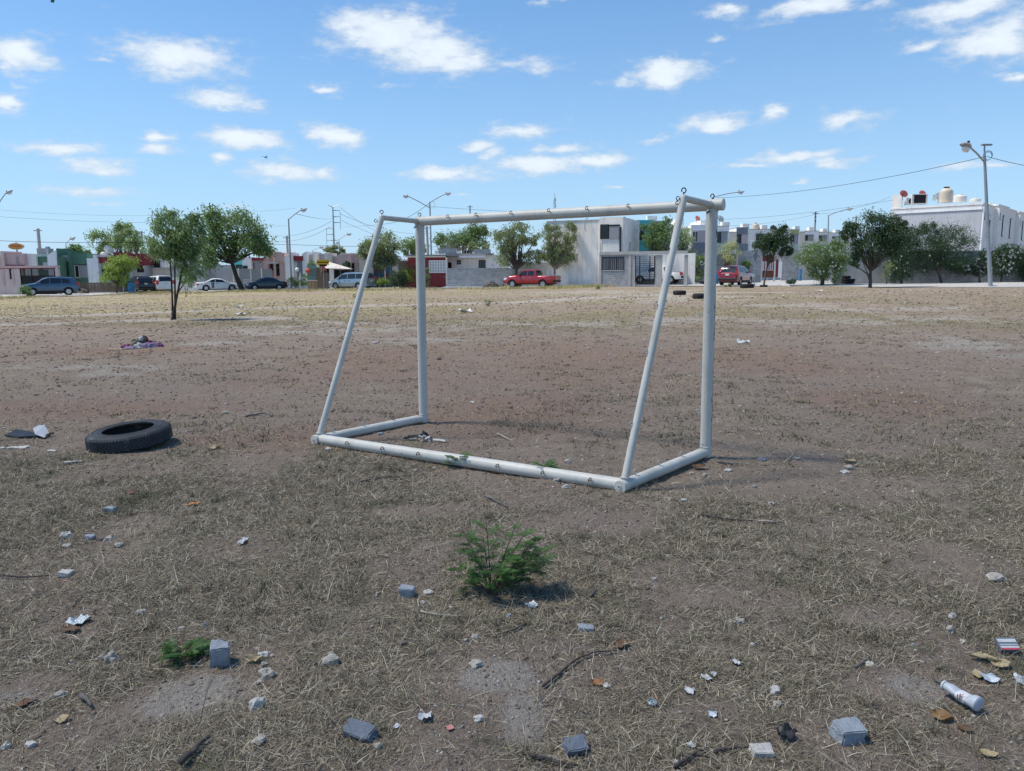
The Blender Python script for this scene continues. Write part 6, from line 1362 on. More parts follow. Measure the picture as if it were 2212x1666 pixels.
def stone(px, py, w, h, m, label, boxy=0, dark=False, rz=None, name='stone', cat='stone', group=None, rough=.28, flat=.8):
    """px,py = foot of the stone in the photograph, w,h = its seen size"""
    _rk[0] += 1; b = at(px, py); d = math.hypot(b.x, b.y, 1.5); s = d / F_PX; W_, H_ = w * s / 2.2, h * s / 2.2
    me = rockmesh(W_, W_ * flat, H_ * 1.1, _rk[0], 3, rough + .2, max(boxy, .25)); b.z = gh(b.x, b.y) + H_ * .35; b.y += W_ * .3
    o = link(name, me, m, None, b); o.rotation_euler.z = rz if rz is not None else random.uniform(0, 6.28) * (0 if boxy else .15)
    return tag(o, label, cat, group)
Zb = lambda x, y: (x / 2212 * 1100 / 1.84448 + 0, (2272 + y / 2.011) / 1.84448)
def Zn(ox):
    return lambda x, y: ((ox + x / 2.011) / 1.84448, (2272 + y / 2.011) / 1.84448)
N1, N2, N3, N4 = Zn(0), Zn(1000), Zn(2000), Zn(2980)
ZA = zoomer(0, 1500, 2.011)
k_ = 2.011 * 1.84448
def ST(Z, x, y, w, h, m, label, **kw): a = Z(x, y); return stone(a[0], a[1], w / k_, h / k_, m, label, **kw)
# the concrete lumps, built as broken blocks
def lump(Z, x, y, w, h, m, label, rz, shape=(1, .7, .6), tiltx=0, seed=1):
    a = Z(x, y); b = at(*a); d = math.hypot(b.x, b.y, 1.5); s = d / F_PX * w / k_ / 2
    bm = bmesh.new(); bmesh.ops.create_cube(bm, size=2); bmesh.ops.bevel(bm, geom=bm.edges[:] , offset=.12, segments=2, affect='EDGES'); bmesh.ops.subdivide_edges(bm, edges=bm.edges[:], cuts=5, use_grid_fill=True)
    o = Vector((seed * 5.1, seed, 0))
    for v in bm.verts:
        p = v.co; k = 1 + .17 * noise.noise(p * .8 + o) + .09 * noise.noise(p * 2.3 + o) + .07 * noise.noise(p * 6 + o) + .03 * noise.noise(p * 15 + o)
        v.co = Vector((p.x * k * shape[0] * s, p.y * k * shape[1] * s, p.z * k * shape[2] * s))
    me = bpy.data.meshes.new('concrete_lump'); bm.to_mesh(me); bm.free(); me.shade_smooth(); me.set_sharp_from_angle(angle=R(30))
    b.z = gh(b.x, b.y) + shape[2] * s * .75; b.y += s * .4; ob = link('concrete_lump', me, m, None, b); ob.rotation_euler = (R(tiltx), R(4), R(rz))
    return tag(ob, label, 'concrete lump')
lump(N1, 1750, 740, 150, 160, M_CBL, 'grey broken concrete block standing up beside the small green plant', 18, (.85, .75, 1.15), 10, 1)
lump(N4, 820, 1385, 185, 140, M_CBL, 'blue grey broken concrete block at the lower right', 12, (1, .8, .62), 4, 2)
lump(N2, 865, 1400, 220, 130, M_CBD, 'dark rounded piece of paving concrete low in the middle of the foreground', -24, (1.05, .55, .42), 22, 3)
lump(N3, 590, 1480, 170, 130, M_CBD, 'dark wedge of concrete with a pale flat top near the bottom', 20, (1, .75, .6), 18, 4)
lump(N2, 1248, 212, 110, 80, M_CBL, 'speckled blue grey concrete cube left of the green plant', -8, (1, .8, .75), 0, 5)
lump(N4, 120, 1490, 150, 80, M_LIMEW, 'flat pale grey rubble piece at the lower right edge of the branch', 5, (1, .7, .4), 4, 6)
lump(N3, 675, 485, 115, 50, M_CBL, 'flat bluish concrete chip half buried in straw', 0, (1, .7, .35), 0, 7)
lump(ZA, 875, 1085, 70, 42, M_CBL, 'small bluish chip in the grass below the tyre', 0, (1, .8, .5), 0, 8)
lump(ZA, 710, 1268, 60, 40, M_CBL, 'bluish chip between the white rag and the brown stone', 0, (1, .8, .5), 0, 9)
lump(ZA, 515, 1585, 80, 45, M_LIMEW, 'pale grey flat chip on the left side of the foreground', 0, (1, .8, .4), 0, 10)
for (Z, x, y, w, h, m, lab) in ((N1, 885, 690, 100, 95, M_LIME, 'knobbly limestone with a small companion left of the green seedling'), (N1, 810, 672, 55, 45, M_LIME, 'small limestone touching the knobbly one'), (N1, 2060, 1120, 130, 115, M_LIMEW, 'rounded whitish stone near the bottom left of centre'),
        (N2, 130, 860, 130, 95, M_LIME, 'large tan limestone above the rounded whitish stone'), (N2, 105, 765, 50, 40, M_LIME, 'small limestone leaning on the large tan one'), (N2, 100, 685, 95, 55, M_LIMEW, 'whitish stone beside the pale dry leaf'), (N2, 165, 680, 35, 35, M_LIMEW, 'pebble right of the whitish stone'), (N2, 635, 770, 140, 80, M_LIME, 'limestone with an upright knob in the lower middle'), (N2, 640, 700, 60, 45, M_LIME, 'upright knob shaped stone on the limestone'),
        (N2, 1420, 195, 85, 38, M_LIMEW, 'flat white stone right of the speckled cube'), (N2, 1380, 262, 50, 32, M_LIMEW, 'small white stone below the flat white one'), (N2, 1205, 615, 80, 40, M_BRST, 'rounded brown stone in the straw'), (N2, 1795, 575, 65, 40, M_LIME, 'pale stone beside the bare patch'), (N2, 1800, 795, 120, 50, M_LIME, 'broken limestone rubble at the top of the dusty patch'), (N2, 1015, 1475, 70, 55, M_LIME, 'small tan stone next to the dark paving piece'),
        (N2, 1825, 1220, 90, 45, M_LIMEW, 'pale flat stone right of the white scrap'), (N2, 2068, 395, 50, 38, M_CBL, 'small bluish stone below the green plant'), (N2, 70, 890, 45, 30, M_LIMEW, 'tiny white stone under the large tan one'), (N1, 480, 970, 80, 50, M_LIME, 'tan stone at the lower left'), (N1, 1125, 325, 70, 45, M_LIME, 'pale tan stone right of the crumpled foil'), (N1, 40, 1385, 60, 60, M_LIMEW, 'white stone in the bottom left corner'), (N1, 235, 1380, 80, 42, M_LIMEW, 'second white stone in the bottom left corner'), (N1, 2080, 1410, 110, 50, M_LIME, 'flat tan stone low at the bottom'),
        (N1, 1645, 440, 55, 40, M_CBD, 'dark blue grey stone above the seedling'), (N1, 1450, 455, 55, 25, M_LIME, 'flat buff stone above the seedling'), (N4, 2010, 110, 130, 65, M_LIME, 'large flat tan stone at the right edge'), (N4, 1640, 390, 55, 50, M_LIMEW, 'white stone on the bare patch at the right'), (N4, 1625, 510, 65, 60, M_LIME, 'crumbly tan stone under the white one'), (N4, 1730, 590, 50, 25, M_LIMEW, 'flat white pebble at the edge of the bare patch'), (N4, 225, 975, 95, 55, M_LIMEW, 'creamy stone in the lower right grass'), (N4, 240, 1070, 70, 38, M_LIME, 'pinkish stone below the creamy one'), (N4, 38, 585, 38, 28, M_LIMEW, 'small white pebble right of the dark bare soil'), (N4, 980, 755, 70, 30, M_LIMEW, 'elongated white chip beside a short twig'), (N4, 1325, 615, 32, 36, M_CBL, 'tiny blue grey stone on the right bare patch'),
        (N3, 1920, 415, 80, 65, M_LIME, 'crumbly pale stone on the far side of the straw'), (N3, 1220, 88, 35, 32, M_LIMEW, 'small white stone by the tall straw tuft'), (ZA, 525, 1272, 80, 60, M_LIMEW, 'white stone with a shaded right side on the left grass'), (ZA, 530, 1335, 75, 38, M_LIME, 'tan stone just below the white one'), (ZA, 800, 1280, 70, 45, M_BRST, 'dark brown stone leaning on a pale one'), (ZA, 865, 1285, 80, 45, M_LIME, 'pale stone leaning on the dark brown one'), (ZA, 950, 1335, 65, 42, M_LIME, 'round tan stone with a green sprout'),
        (ZA, 1805, 312, 45, 35, M_LIME, 'stone far left of the goal strut'), (ZA, 1555, 340, 45, 25, M_BRST, 'dark clod far behind the tyre'), (ZA, 460, 85, 35, 18, M_BRST, 'dark flat clod in the upper left field')):
    ST(Z, x, y, w, h, m, lab)
G3 = zoomer(2700, 1650, 2.765); G2 = zoomer(1500, 1500, 2.765)
for (x, y, w, h, m, lab) in ((160, 660, 60, 42, M_LIME, 'tan stone just below the right bottom bar'), (293, 675, 60, 42, M_LIME, 'second tan stone below the right bottom bar'), (562, 630, 85, 42, M_LIMEW, 'pale stone under the split stick'), (850, 815, 55, 38, M_LIME, 'lone tan stone right of the goal'), (1030, 1025, 80, 50, M_LIME, 'buff stone above the right straw patch'), (68, 1005, 70, 42, M_LIMEW, 'white stone at the edge of the straw below the goal'), (1900, 605, 120, 50, M_LIME, 'tan stone with rubble far right of the goal'), (1850, 650, 90, 40, M_LIMEW, 'whitish rubble below the tan stone'), (930, 520, 110, 50, M_CBD, 'dark flat stone right of the right post foot'), (1315, 510, 75, 38, M_LIME, 'buff stone right of the dark flat stone'), (1800, 1090, 35, 40, M_LIMEW, 'small upright white stone at the right')):
    a = G3(x, y); stone(a[0], a[1], w / 2.765 / 1.844, h / 2.765 / 1.844, m, lab)
for (x, y, w, h, m, lab) in ((42, 655, 70, 50, M_CBL, 'grey stone against the left bottom bar inside the goal'), (2110, 950, 80, 55, M_LIME, 'tan stone inside the goal near the long bottom bar'), (1985, 1190, 90, 45, M_LIME, 'tan stone in front of the long bottom bar'), (2085, 1260, 80, 50, M_LIMEW, 'pale stone in the straw below the long bottom bar'), (1465, 310, 40, 30, M_BRST, 'brown clod behind the goal frame'), (425, 1030, 50, 22, M_LIMEW, 'flat white stone before the long bottom bar'), (1775, 760, 45, 30, M_LIME, 'buff pebble in the middle of the goal')):
    a = G2(x, y); stone(a[0], a[1], w / 2.765 / 1.844, h / 2.765 / 1.844, m, lab)
a = ZG(640, 620); stone(a[0], a[1], 16, 9, M_LIMEW, 'pale slab shaped stone beside the left corner cap', boxy=.6)
for (px, py, w, h, lab) in ((948, 778, 12, 7, 'round dark stone behind the left goal post'), (1575, 838, 8, 9, 'upright dark stone right of the goal'), (1180, 945, 9, 6, 'brown stone inside the goal under the crossbar')): stone(px, py, w, h, M_BRST, lab)

# ---- sticks and twigs
def stick(pts, r, m, label, name='twig', cat='twig', lift=.006):
    P_ = []
    for (x, y) in pts: p = at(x, y); P_.append(Vector((p.x, p.y, gh(p.x, p.y) + r + lift)))
    Q = [P_[0]]
    for a, b in zip(P_[:-1], P_[1:]):
        for k in range(1, 5): q = a.lerp(b, k / 4); Q.append(q + Vector((random.uniform(-1, 1), random.uniform(-1, 1), random.uniform(0, 1))) * r * .5)
    n = len(Q); return tag(build(name, MB().tube(Q, [r * (1 - .6 * i / n) for i in range(n)], 7), m, None, 2), label, cat)
M_TWIG = mat('grey_twig', (.16, .145, .13), .9, .3, 20, bump=.5); M_TWIGD = mat('dark_twig', (.075, .065, .06), .9, .3, 20, bump=.5); M_TWIGP = mat('pale_twig', (.42, .38, .31), .9, .25, 20, bump=.4)
stick([N3(330, 960), N3(450, 850), N3(600, 710), N3(760, 655), N3(920, 650)], 0.0058, M_TWIGD, 'long curved dark twig in the lower middle')
stick([N1(1440, 1600), N1(1560, 1500), N1(1670, 1385)], .013, M_TWIGD, 'thick dark stick cut by the bottom edge')
stick([N1(650, 985), N1(740, 1065)], .010, M_TWIG, 'short thick grey twig beside the dusty patch')
stick([N2(1360, 365), N2(1500, 395), N2(1690, 415)], .005, M_TWIGP, 'straight pale twig below the green plant')
stick([N3(1380, 1600), N3(1560, 1500), N3(1650, 1465)], .006, M_TWIGD, 'dark twig near the bottom edge')
stick([N3(1700, 1490), N3(1860, 1450), N3(2030, 1425)], .006, M_TWIGD, 'dark twig pointing at the pale rubble piece')
stick([N3(230, 1525), N3(380, 1560), N3(600, 1605)], .007, M_TWIGD, 'dark twig below the concrete wedge')
stick([N3(710, 245), N3(735, 200), N3(757, 155)], .006, M_TWIG, 'short upright leaning twig right of the plant')
stick([N4(1750, 465), N4(1900, 435), N4(2160, 445)], .004, M_TWIGD, 'thin dark twig across the right bare patch')
stick([N4(1505, 890), N4(1600, 985), N4(1760, 1085)], .007, M_TWIG, 'split grey stick lying over the bottle')
stick([N4(860, 785), N4(970, 715)], .006, M_TWIG, 'short twig next to the elongated white chip')
stick([G3(250, 1140), G3(520, 1190), G3(820, 1220)], .008, M_TWIGD, 'long brown twig below the right end of the goal')
stick([G3(890, 1215), G3(1080, 1230)], .008, M_TWIGP, 'short pale twig in line with the long brown twig')
stick([G3(445, 545), G3(540, 565), G3(655, 585)], .013, M_TWIG, 'split grey stick right of the right post foot')
stick([(1048, 1078), (1075, 1088), (1098, 1100)], .009, M_TWIG, 'grey stick lying above the green plant')
stick([ZA(0, 1585), ZA(180, 1592), ZA(400, 1598)], .006, M_TWIGD, 'long thin dark twig at the left edge')
stick([G2(1330, 615), G2(1475, 690)], .008, M_TWIGP, 'pale stick lying inside the goal')
stick([ZG(890, 878), ZG(1100, 845), ZG(1320, 822)], .006, M_TWIG, 'thin twig parallel to the long bottom bar')
stick([N2(2212, 460), N2(2100, 520), N2(1960, 560)], .004, M_TWIGD, 'thin dark sprig below the plant')
stick([ZA(1970, 335), ZA(2130, 315)], .012, M_TWIG, 'grey stick left of the left goal strut')

# ---- leaves, scraps and rubbish
def scrap(px, py, w, h, m, label, seed, name='paper_scrap', cat='scrap', bend=.4, n=7, thick=.0012, up=.25, shape=None, rz=None):
    """crumpled sheet lying on the ground"""
    b = at(px, py); d = math.hypot(b.x, b.y, 1.5); s = d / F_PX; W_ = w * s * .85; D_ = h * s / max(.45, (1.5 / d)) ; rnd = random.Random(seed); o = Vector((seed * 1.9, seed * .7, 0)); V = []; F_ = []
    for i in range(n + 1):
        for j in range(n + 1):
            u, v = i / n - .5, j / n - .5; k = 1.0 if shape is None else shape(u, v)
            e = 1 + .25 * noise.noise(Vector((u * 3, v * 3, seed)))
            z = bend * W_ * (.5 * noise.noise(Vector((u * 2.2, v * 2.2, 0)) + o) + .3 * noise.noise(Vector((u * 6, v * 6, 3)) + o)) + up * W_ * abs(u) ** 1.5
            V.append(Vector((u * W_ * e, v * D_ * e * k, z)))
    mn = min(v.z for v in V)
    V = [v - Vector((0, 0, mn)) for v in V]; m_ = len(V); V += [v - Vector((0, 0, thick)) for v in V]
    idx = lambda i, j: i * (n + 1) + j
    for i in range(n):
        for j in range(n): F_ += [(idx(i, j), idx(i + 1, j), idx(i + 1, j + 1), idx(i, j + 1)), (m_ + idx(i, j), m_ + idx(i, j + 1), m_ + idx(i + 1, j + 1), m_ + idx(i + 1, j))]
    ed = [idx(i, 0) for i in range(n + 1)] + [idx(n, j) for j in range(1, n + 1)] + [idx(i, n) for i in range(n - 1, -1, -1)] + [idx(0, j) for j in range(n - 1, 0, -1)]
    for a, c in zip(ed, ed[1:] + ed[:1]): F_.append((a, a + m_, c + m_, c))
    b.z = gh(b.x, b.y) + .006; me = fix(MB().add(V, F_).mesh(name), True); ob = link(name, me, m, None, b); ob.rotation_euler.z = rnd.uniform(-.5, .5) if rz is None else rz
    return tag(ob, label, cat)
M_PAPER = mat('white_paper', (.52, .53, .53), .8, .1, 30, bump=.1); M_FOIL = mat('pale_foil', (.62, .68, .70), .35, .15, 40, metal=.4, bump=.5); M_DLEAF = mat('brown_dry_leaf', (.16, .095, .055), .7, .3, 40, bump=.5); M_TLEAF = mat('tan_dry_leaf', (.48, .38, .22), .7, .2, 40, bump=.5); M_PLA = mat('grey_plastic_sheet', (.40, .43, .46), .5, .15, 10, bump=.3)
leafshape = lambda u, v: max(.12, math.cos(u * math.pi * .95))
for i, (Z, x, y, w, h, m, lab, nm, ct, kw) in enumerate((
        (N1, 640, 400, 130, 55, M_FOIL, 'crumpled silver white foil at the left of the foreground', 'foil_scrap', 'foil', dict(bend=.5)), (N2, 1395, 1225, 100, 45, M_PAPER, 'folded white paper scrap in the lower middle', 'paper_scrap', 'scrap', dict(bend=.6)), (N2, 1170, 1300, 45, 25, M_PAPER, 'small crumpled white scrap left of the folded one', 'paper_scrap', 'scrap', {}),
        (N2, 1595, 1300, 52, 30, mat('pink_paper', (.50, .22, .20), .8), 'small pinkish square of paper', 'paper_scrap', 'scrap', dict(bend=.1)), (N3, 235, 298, 95, 32, M_FOIL, 'thin bluish foil strip right under the plant', 'foil_scrap', 'foil', {}), (N3, 1870, 745, 50, 35, M_PAPER, 'white paper scrap at the edge of dark soil', 'paper_scrap', 'scrap', dict(bend=.7)), (N3, 1635, 860, 55, 35, M_PAPER, 'torn white paper with a second piece above it', 'paper_scrap', 'scrap', dict(bend=.7)),
        (N3, 1695, 825, 50, 25, M_PAPER, 'small torn paper above the torn white one', 'paper_scrap', 'scrap', dict(bend=.6)), (N3, 1500, 965, 80, 28, M_PAPER, 'pale strip of torn paper right of the bottle cap', 'paper_scrap', 'scrap', dict(bend=.6)), (N3, 1685, 1145, 65, 40, M_FOIL, 'pale bluish flake below the torn paper', 'foil_scrap', 'foil', {}), (N3, 1512, 1415, 50, 32, M_PAPER, 'small white tube like scrap low in the frame', 'paper_scrap', 'scrap', dict(bend=.8)), (N3, 1397, 1555, 28, 32, M_PAPER, 'white cigarette end near the bottom edge', 'paper_scrap', 'scrap', dict(bend=.2)),
        (N3, 965, 590, 130, 60, M_DLEAF, 'dark reddish brown pod lying in the straw', 'dry_pod', 'leaf', dict(shape=leafshape, rz=-.35)), (N3, 765, 890, 120, 40, mat('orange_brown_pod', (.30, .14, .06), .7, .3, 30), 'orange brown pod next to a pale one', 'dry_pod', 'leaf', dict(shape=leafshape, rz=.2)), (N3, 835, 912, 80, 32, M_LIMEW, 'pale flattened pod beside the orange brown one', 'dry_pod', 'leaf', dict(shape=leafshape)), (N1, 2045, 728, 170, 40, M_TLEAF, 'pale yellow dry leaf between the grey block and the stones', 'dry_leaf', 'leaf', dict(shape=leafshape, rz=.15)),
        (N1, 570, 475, 150, 38, M_DLEAF, 'reddish brown dry leaf under the foil', 'dry_leaf', 'leaf', dict(shape=leafshape, rz=-.1)), (N1, 490, 1165, 100, 40, M_TLEAF, 'yellowish dry leaf at the lower left', 'dry_leaf', 'leaf', dict(shape=leafshape, rz=.5)), (N1, 200, 1040, 100, 60, M_DLEAF, 'curled brown leaf near the left edge', 'dry_leaf', 'leaf', dict(shape=leafshape, rz=-.8)), (N4, 1900, 760, 90, 90, M_TLEAF, 'upright curled tan leaf in the right grass', 'dry_leaf', 'leaf', dict(shape=leafshape, rz=1.3, bend=.8)), (N4, 2010, 790, 150, 60, M_TLEAF, 'long curled tan leaf under the cardboard pack', 'dry_leaf', 'leaf', dict(shape=leafshape, rz=-.5)), (N4, 1835, 870, 80, 55, M_TLEAF, 'small tan leaf beside the silver wrapper', 'dry_leaf', 'leaf', dict(shape=leafshape)),
        (N4, 1930, 905, 100, 45, M_FOIL, 'silver wrapper lying under the tan leaves', 'foil_scrap', 'foil', {}), (N4, 2190, 920, 80, 50, M_FOIL, 'pale wrapper cut by the right edge', 'foil_scrap', 'foil', {}), (N4, 1560, 1210, 150, 60, mat('golden_brown_leaf', (.26, .15, .06), .5, .3, 30, bump=.4), 'large golden brown pod left of the bottle', 'dry_pod', 'leaf', dict(shape=leafshape, rz=-.6, bend=.5)), (N4, 1740, 1310, 90, 55, M_DLEAF, 'dark curled leaf below the bottle', 'dry_leaf', 'leaf', dict(shape=leafshape, rz=.7)), (N4, 300, 1350, 150, 60, M_BLACKP, 'black plastic scrap near the bottom at the right', 'plastic_scrap', 'plastic', dict(bend=.7)),
        (N4, 1925, 1515, 110, 40, M_TLEAF, 'tan leaf at the lower right corner', 'dry_leaf', 'leaf', dict(shape=leafshape)), (ZA, 1710, 570, 125, 25, M_TLEAF, 'tan curled leaf between tyre and goal', 'dry_leaf', 'leaf', dict(shape=leafshape)), (ZA, 1545, 1015, 55, 45, mat('orange_plastic', (.60, .25, .08), .5), 'orange plastic sliver in the straw below the tyre', 'plastic_scrap', 'plastic', dict(shape=leafshape, rz=-.9)), (ZA, 1950, 1360, 50, 55, M_PAPER, 'bright white crumpled scrap left of centre', 'paper_scrap', 'scrap', dict(bend=.9)), (ZA, 1050, 945, 140, 25, M_DLEAF, 'brown curled strip below the tyre', 'dry_leaf', 'leaf', dict(shape=leafshape)),
        (G2, 1055, 300, 55, 20, M_PAPER, 'small white paper behind the goal frame', 'paper_scrap', 'scrap', {}), (G2, 1088, 1003, 60, 30, M_PAPER, 'white scrap tucked under the long bottom bar', 'paper_scrap', 'scrap', dict(bend=.7)), (G2, 1330, 1060, 90, 30, mat('orange_wrapper', (.50, .20, .04), .5), 'orange wrapper under the long bottom bar', 'plastic_scrap', 'plastic', dict(bend=.6)), (G3, 230, 600, 170, 40, M_DLEAF, 'brown curled leaf under the right bottom bar', 'dry_leaf', 'leaf', dict(shape=leafshape)), (G3, 1900, 545, 130, 35, M_TLEAF, 'tan curled leaf far right of the goal', 'dry_leaf', 'leaf', dict(shape=leafshape)))):
    a = Z(x, y); q = 2.765 * 1.844 if Z in (G2, G3) else k_; scrap(a[0], a[1], w / q, h / q, m, lab, 100 + i, nm, ct, **kw)
for (px, py, w, h, lab) in ((522, 681, 20, 9, 'white plastic bag lying right of the lone field tree'), (519, 666, 20, 4, 'flat white rag behind the white plastic bag'), (812, 742, 13, 5, 'white scrap between strut and left goal post'), (1005, 676, 32, 8, 'long white rag in the middle of the field'), (1770, 629, 9, 10, 'upright white card at the far field edge'), (1605, 744, 30, 5, 'flat pale slab right of the goal in the field')):
    scrap(px, py, w, h, M_PAPER, lab, px, 'plastic_bag' if 'bag' in lab else 'rag', 'rubbish', bend=.5, n=8)
# clothes heap with cardboard
def heap():
    b = at(*(((1110 / 2.0109) / 1.84448, (1000 + 772 / 2.0109) / 1.84448))); d = b.y; s = d / F_PX; sc = lambda v: v / 2.0109 / 1.84448 * s
    t = thing('clothes_heap', Vector((b.x, b.y, gh(b.x, b.y))), 'heap of discarded dark, white and purple clothes in the left field', 'clothes heap')
    cols = [((.05, .045, .05), 'dark_cloth'), ((.45, .44, .42), 'white_cloth'), ((.13, .02, .06), 'wine_red_cloth'), ((.24, .19, .29), 'lilac_cloth'), ((.16, .05, .12), 'purple_cloth'), ((.20, .18, .14), 'drab_cloth')]
    def blob(cx, w, h, ci, y=0, seed=1, z0=0):
        bm = bmesh.new(); bmesh.ops.create_icosphere(bm, subdivisions=4, radius=1); o = Vector((seed * 3.3, 1, seed))
        for v in bm.verts:
            p = v.co; f = abs(noise.noise(p * 2.6 + o)); k = 1 + .35 * noise.noise(p * 1.4 + o) - .45 * f + .12 * noise.noise(p * 8 + o); v.co = Vector((p.x * k * w, p.y * k * w * .7, max(p.z * k, -.15) * h))
        me = bpy.data.meshes.new('cloth'); bm.to_mesh(me); bm.free(); me.shade_smooth(); link('cloth', me, mat(cols[ci][1], cols[ci][0], .9, .3, 12, bump=.4), t, Vector((cx, y, z0)))
    for (x, w, h, ci, y, z0) in ((1085, 50, 72, 0, .1, .02), (1135, 55, 88, 0, .12, .0), (1130, 28, 30, 1, .02, sc(62)), (1060, 45, 40, 2, -.05, 0), (1180, 60, 62, 2, .1, 0), (1100, 35, 52, 5, -.12, .02), (1135, 40, 45, 1, -.14, 0), (1190, 55, 45, 3, -.08, 0), (1240, 45, 40, 3, 0, 0), (1275, 45, 42, 4, .03, 0), (1030, 50, 30, 4, -.08, 0), (1080, 60, 22, 3, -.16, 0), (1300, 28, 14, 4, -.02, 0), (1110, 30, 64, 5, 0, .04), (1165, 24, 70, 0, -.02, .03)):
        blob(sc(x - 1110), sc(w), sc(h), ci, y, x, z0)
    a = ((965 / 2.0109) / 1.84448, (1000 + 782 / 2.0109) / 1.84448); scrap(a[0], a[1], 175 / k_, 14 / k_, mat('cardboard', (.46, .36, .25), .85), 'flat piece of cardboard left of the clothes heap', 5, 'cardboard', 'cardboard', bend=.08, thick=.01, up=.05)
    a = ((990 / 2.0109) / 1.84448, (1000 + 766 / 2.0109) / 1.84448); scrap(a[0], a[1], 8, 6, mat('orange_cloth', (.6, .2, .05), .8), 'small orange rag between cardboard and clothes heap', 6, 'rag', 'rubbish')
heap()
# rubbish inside the goal
def rubbish():
    a = G2(490, 695); b = at(*a); t = thing('torn_wrapper', Vector((b.x, b.y, gh(b.x, b.y))), 'torn black and white wrapper heap inside the goal', 'rubbish'); rnd = random.Random(3)
    for k in range(16):
        L_ = rnd.uniform(.05, .14); an = rnd.uniform(-.5, .5) + (math.pi if k % 2 else 0); el = rnd.uniform(0, .7) if k < 6 else rnd.uniform(0, .15); w = rnd.uniform(.01, .03); x0 = rnd.uniform(-.12, .12); y0 = rnd.uniform(-.08, .08)
        p = [Vector((x0, y0, .005 + .002 * k))]; dd = Vector((math.cos(an) * math.cos(el), math.sin(an) * math.cos(el), math.sin(el)))
        for i in range(4): p.append(p[-1] + dd * L_ / 4); dd = (dd + Vector((rnd.uniform(-.3, .3), rnd.uniform(-.3, .3), rnd.uniform(-.25, .1)))).normalized(); p[-1].z = max(p[-1].z, .004 + .002 * k)
        V = []; 
        for q in p: V += [q + Vector((0, w * .5, w * .5)), q - Vector((0, w * .5, w * .3))]
        V2 = V + [v - Vector((0, .0015, .0015)) for v in V]; F_ = []
        for i in range(4): F_ += [(2 * i, 2 * i + 1, 2 * i + 3, 2 * i + 2), (10 + 2 * i, 12 + 2 * i, 13 + 2 * i, 11 + 2 * i)]
        build('strip', MB().add(V2, F_), M_PAPER if k in (0, 1, 2, 4, 7, 9) else M_BLACKP, t)
rubbish()
# bent plastic panels at the left edge
def panels():
    b = at(*ZA(190, 505)); s = b.y / F_PX; sc = lambda v: v / k_ * s; t = thing('broken_panel', Vector((b.x, b.y, gh(b.x, b.y))), 'broken black and pale grey plastic panel at the left edge', 'plastic panel')
    V = [(sc(-180), .05, sc(25)), (sc(-40), .0, sc(18)), (sc(80), .02, sc(22)), (sc(100), .10, sc(16)), (sc(-30), .16, sc(32)), (sc(-160), .2, sc(45))]
    build('dark_panel', MB().add([Vector(v) for v in V] + [Vector(v) - Vector((0, 0, .03)) for v in V], [(0, 1, 4, 5), (1, 2, 3, 4), (6, 11, 10, 7), (7, 10, 9, 8), (0, 6, 7, 1), (1, 7, 8, 2), (2, 8, 9, 3), (3, 9, 10, 4), (4, 10, 11, 5), (5, 11, 6, 0)]), M_BLACKP, t)
    V = [(sc(0), .15, sc(62)), (sc(70), .05, sc(30)), (sc(170), .0, sc(12)), (sc(150), .12, sc(25)), (sc(60), .22, sc(78)), (sc(20), .2, sc(80))]
    build('pale_panel', MB().add([Vector(v) for v in V] + [Vector(v) - Vector((0, 0, .006)) for v in V], [(0, 1, 4, 5), (1, 2, 3, 4), (6, 11, 10, 7), (7, 10, 9, 8), (0, 6, 7, 1), (1, 7, 8, 2), (2, 8, 9, 3), (3, 9, 10, 4), (4, 10, 11, 5), (5, 11, 6, 0)]), M_PLA, t)
    build('brown_piece', MB().tube([(sc(150), .05, sc(12)), (sc(175), .1, sc(30)), (sc(195), .1, sc(26))], .012, 5), M_DLEAF, t)
    for k, (x, y, w, h) in enumerate(((150, 578, 150, 26), (420, 600, 75, 16), (585, 688, 130, 10), (725, 698, 22, 10), (20, 584, 40, 14))): a = ZA(x, y); scrap(a[0], a[1], w / k_, h / k_, M_LIMEW, ('large', 'small', 'long thin', 'tiny', 'leftmost')[k] + ' flat white plaster flake near the tyre', 300 + k, 'plaster_flake', 'flake', bend=.1, thick=.008, up=0)
panels()
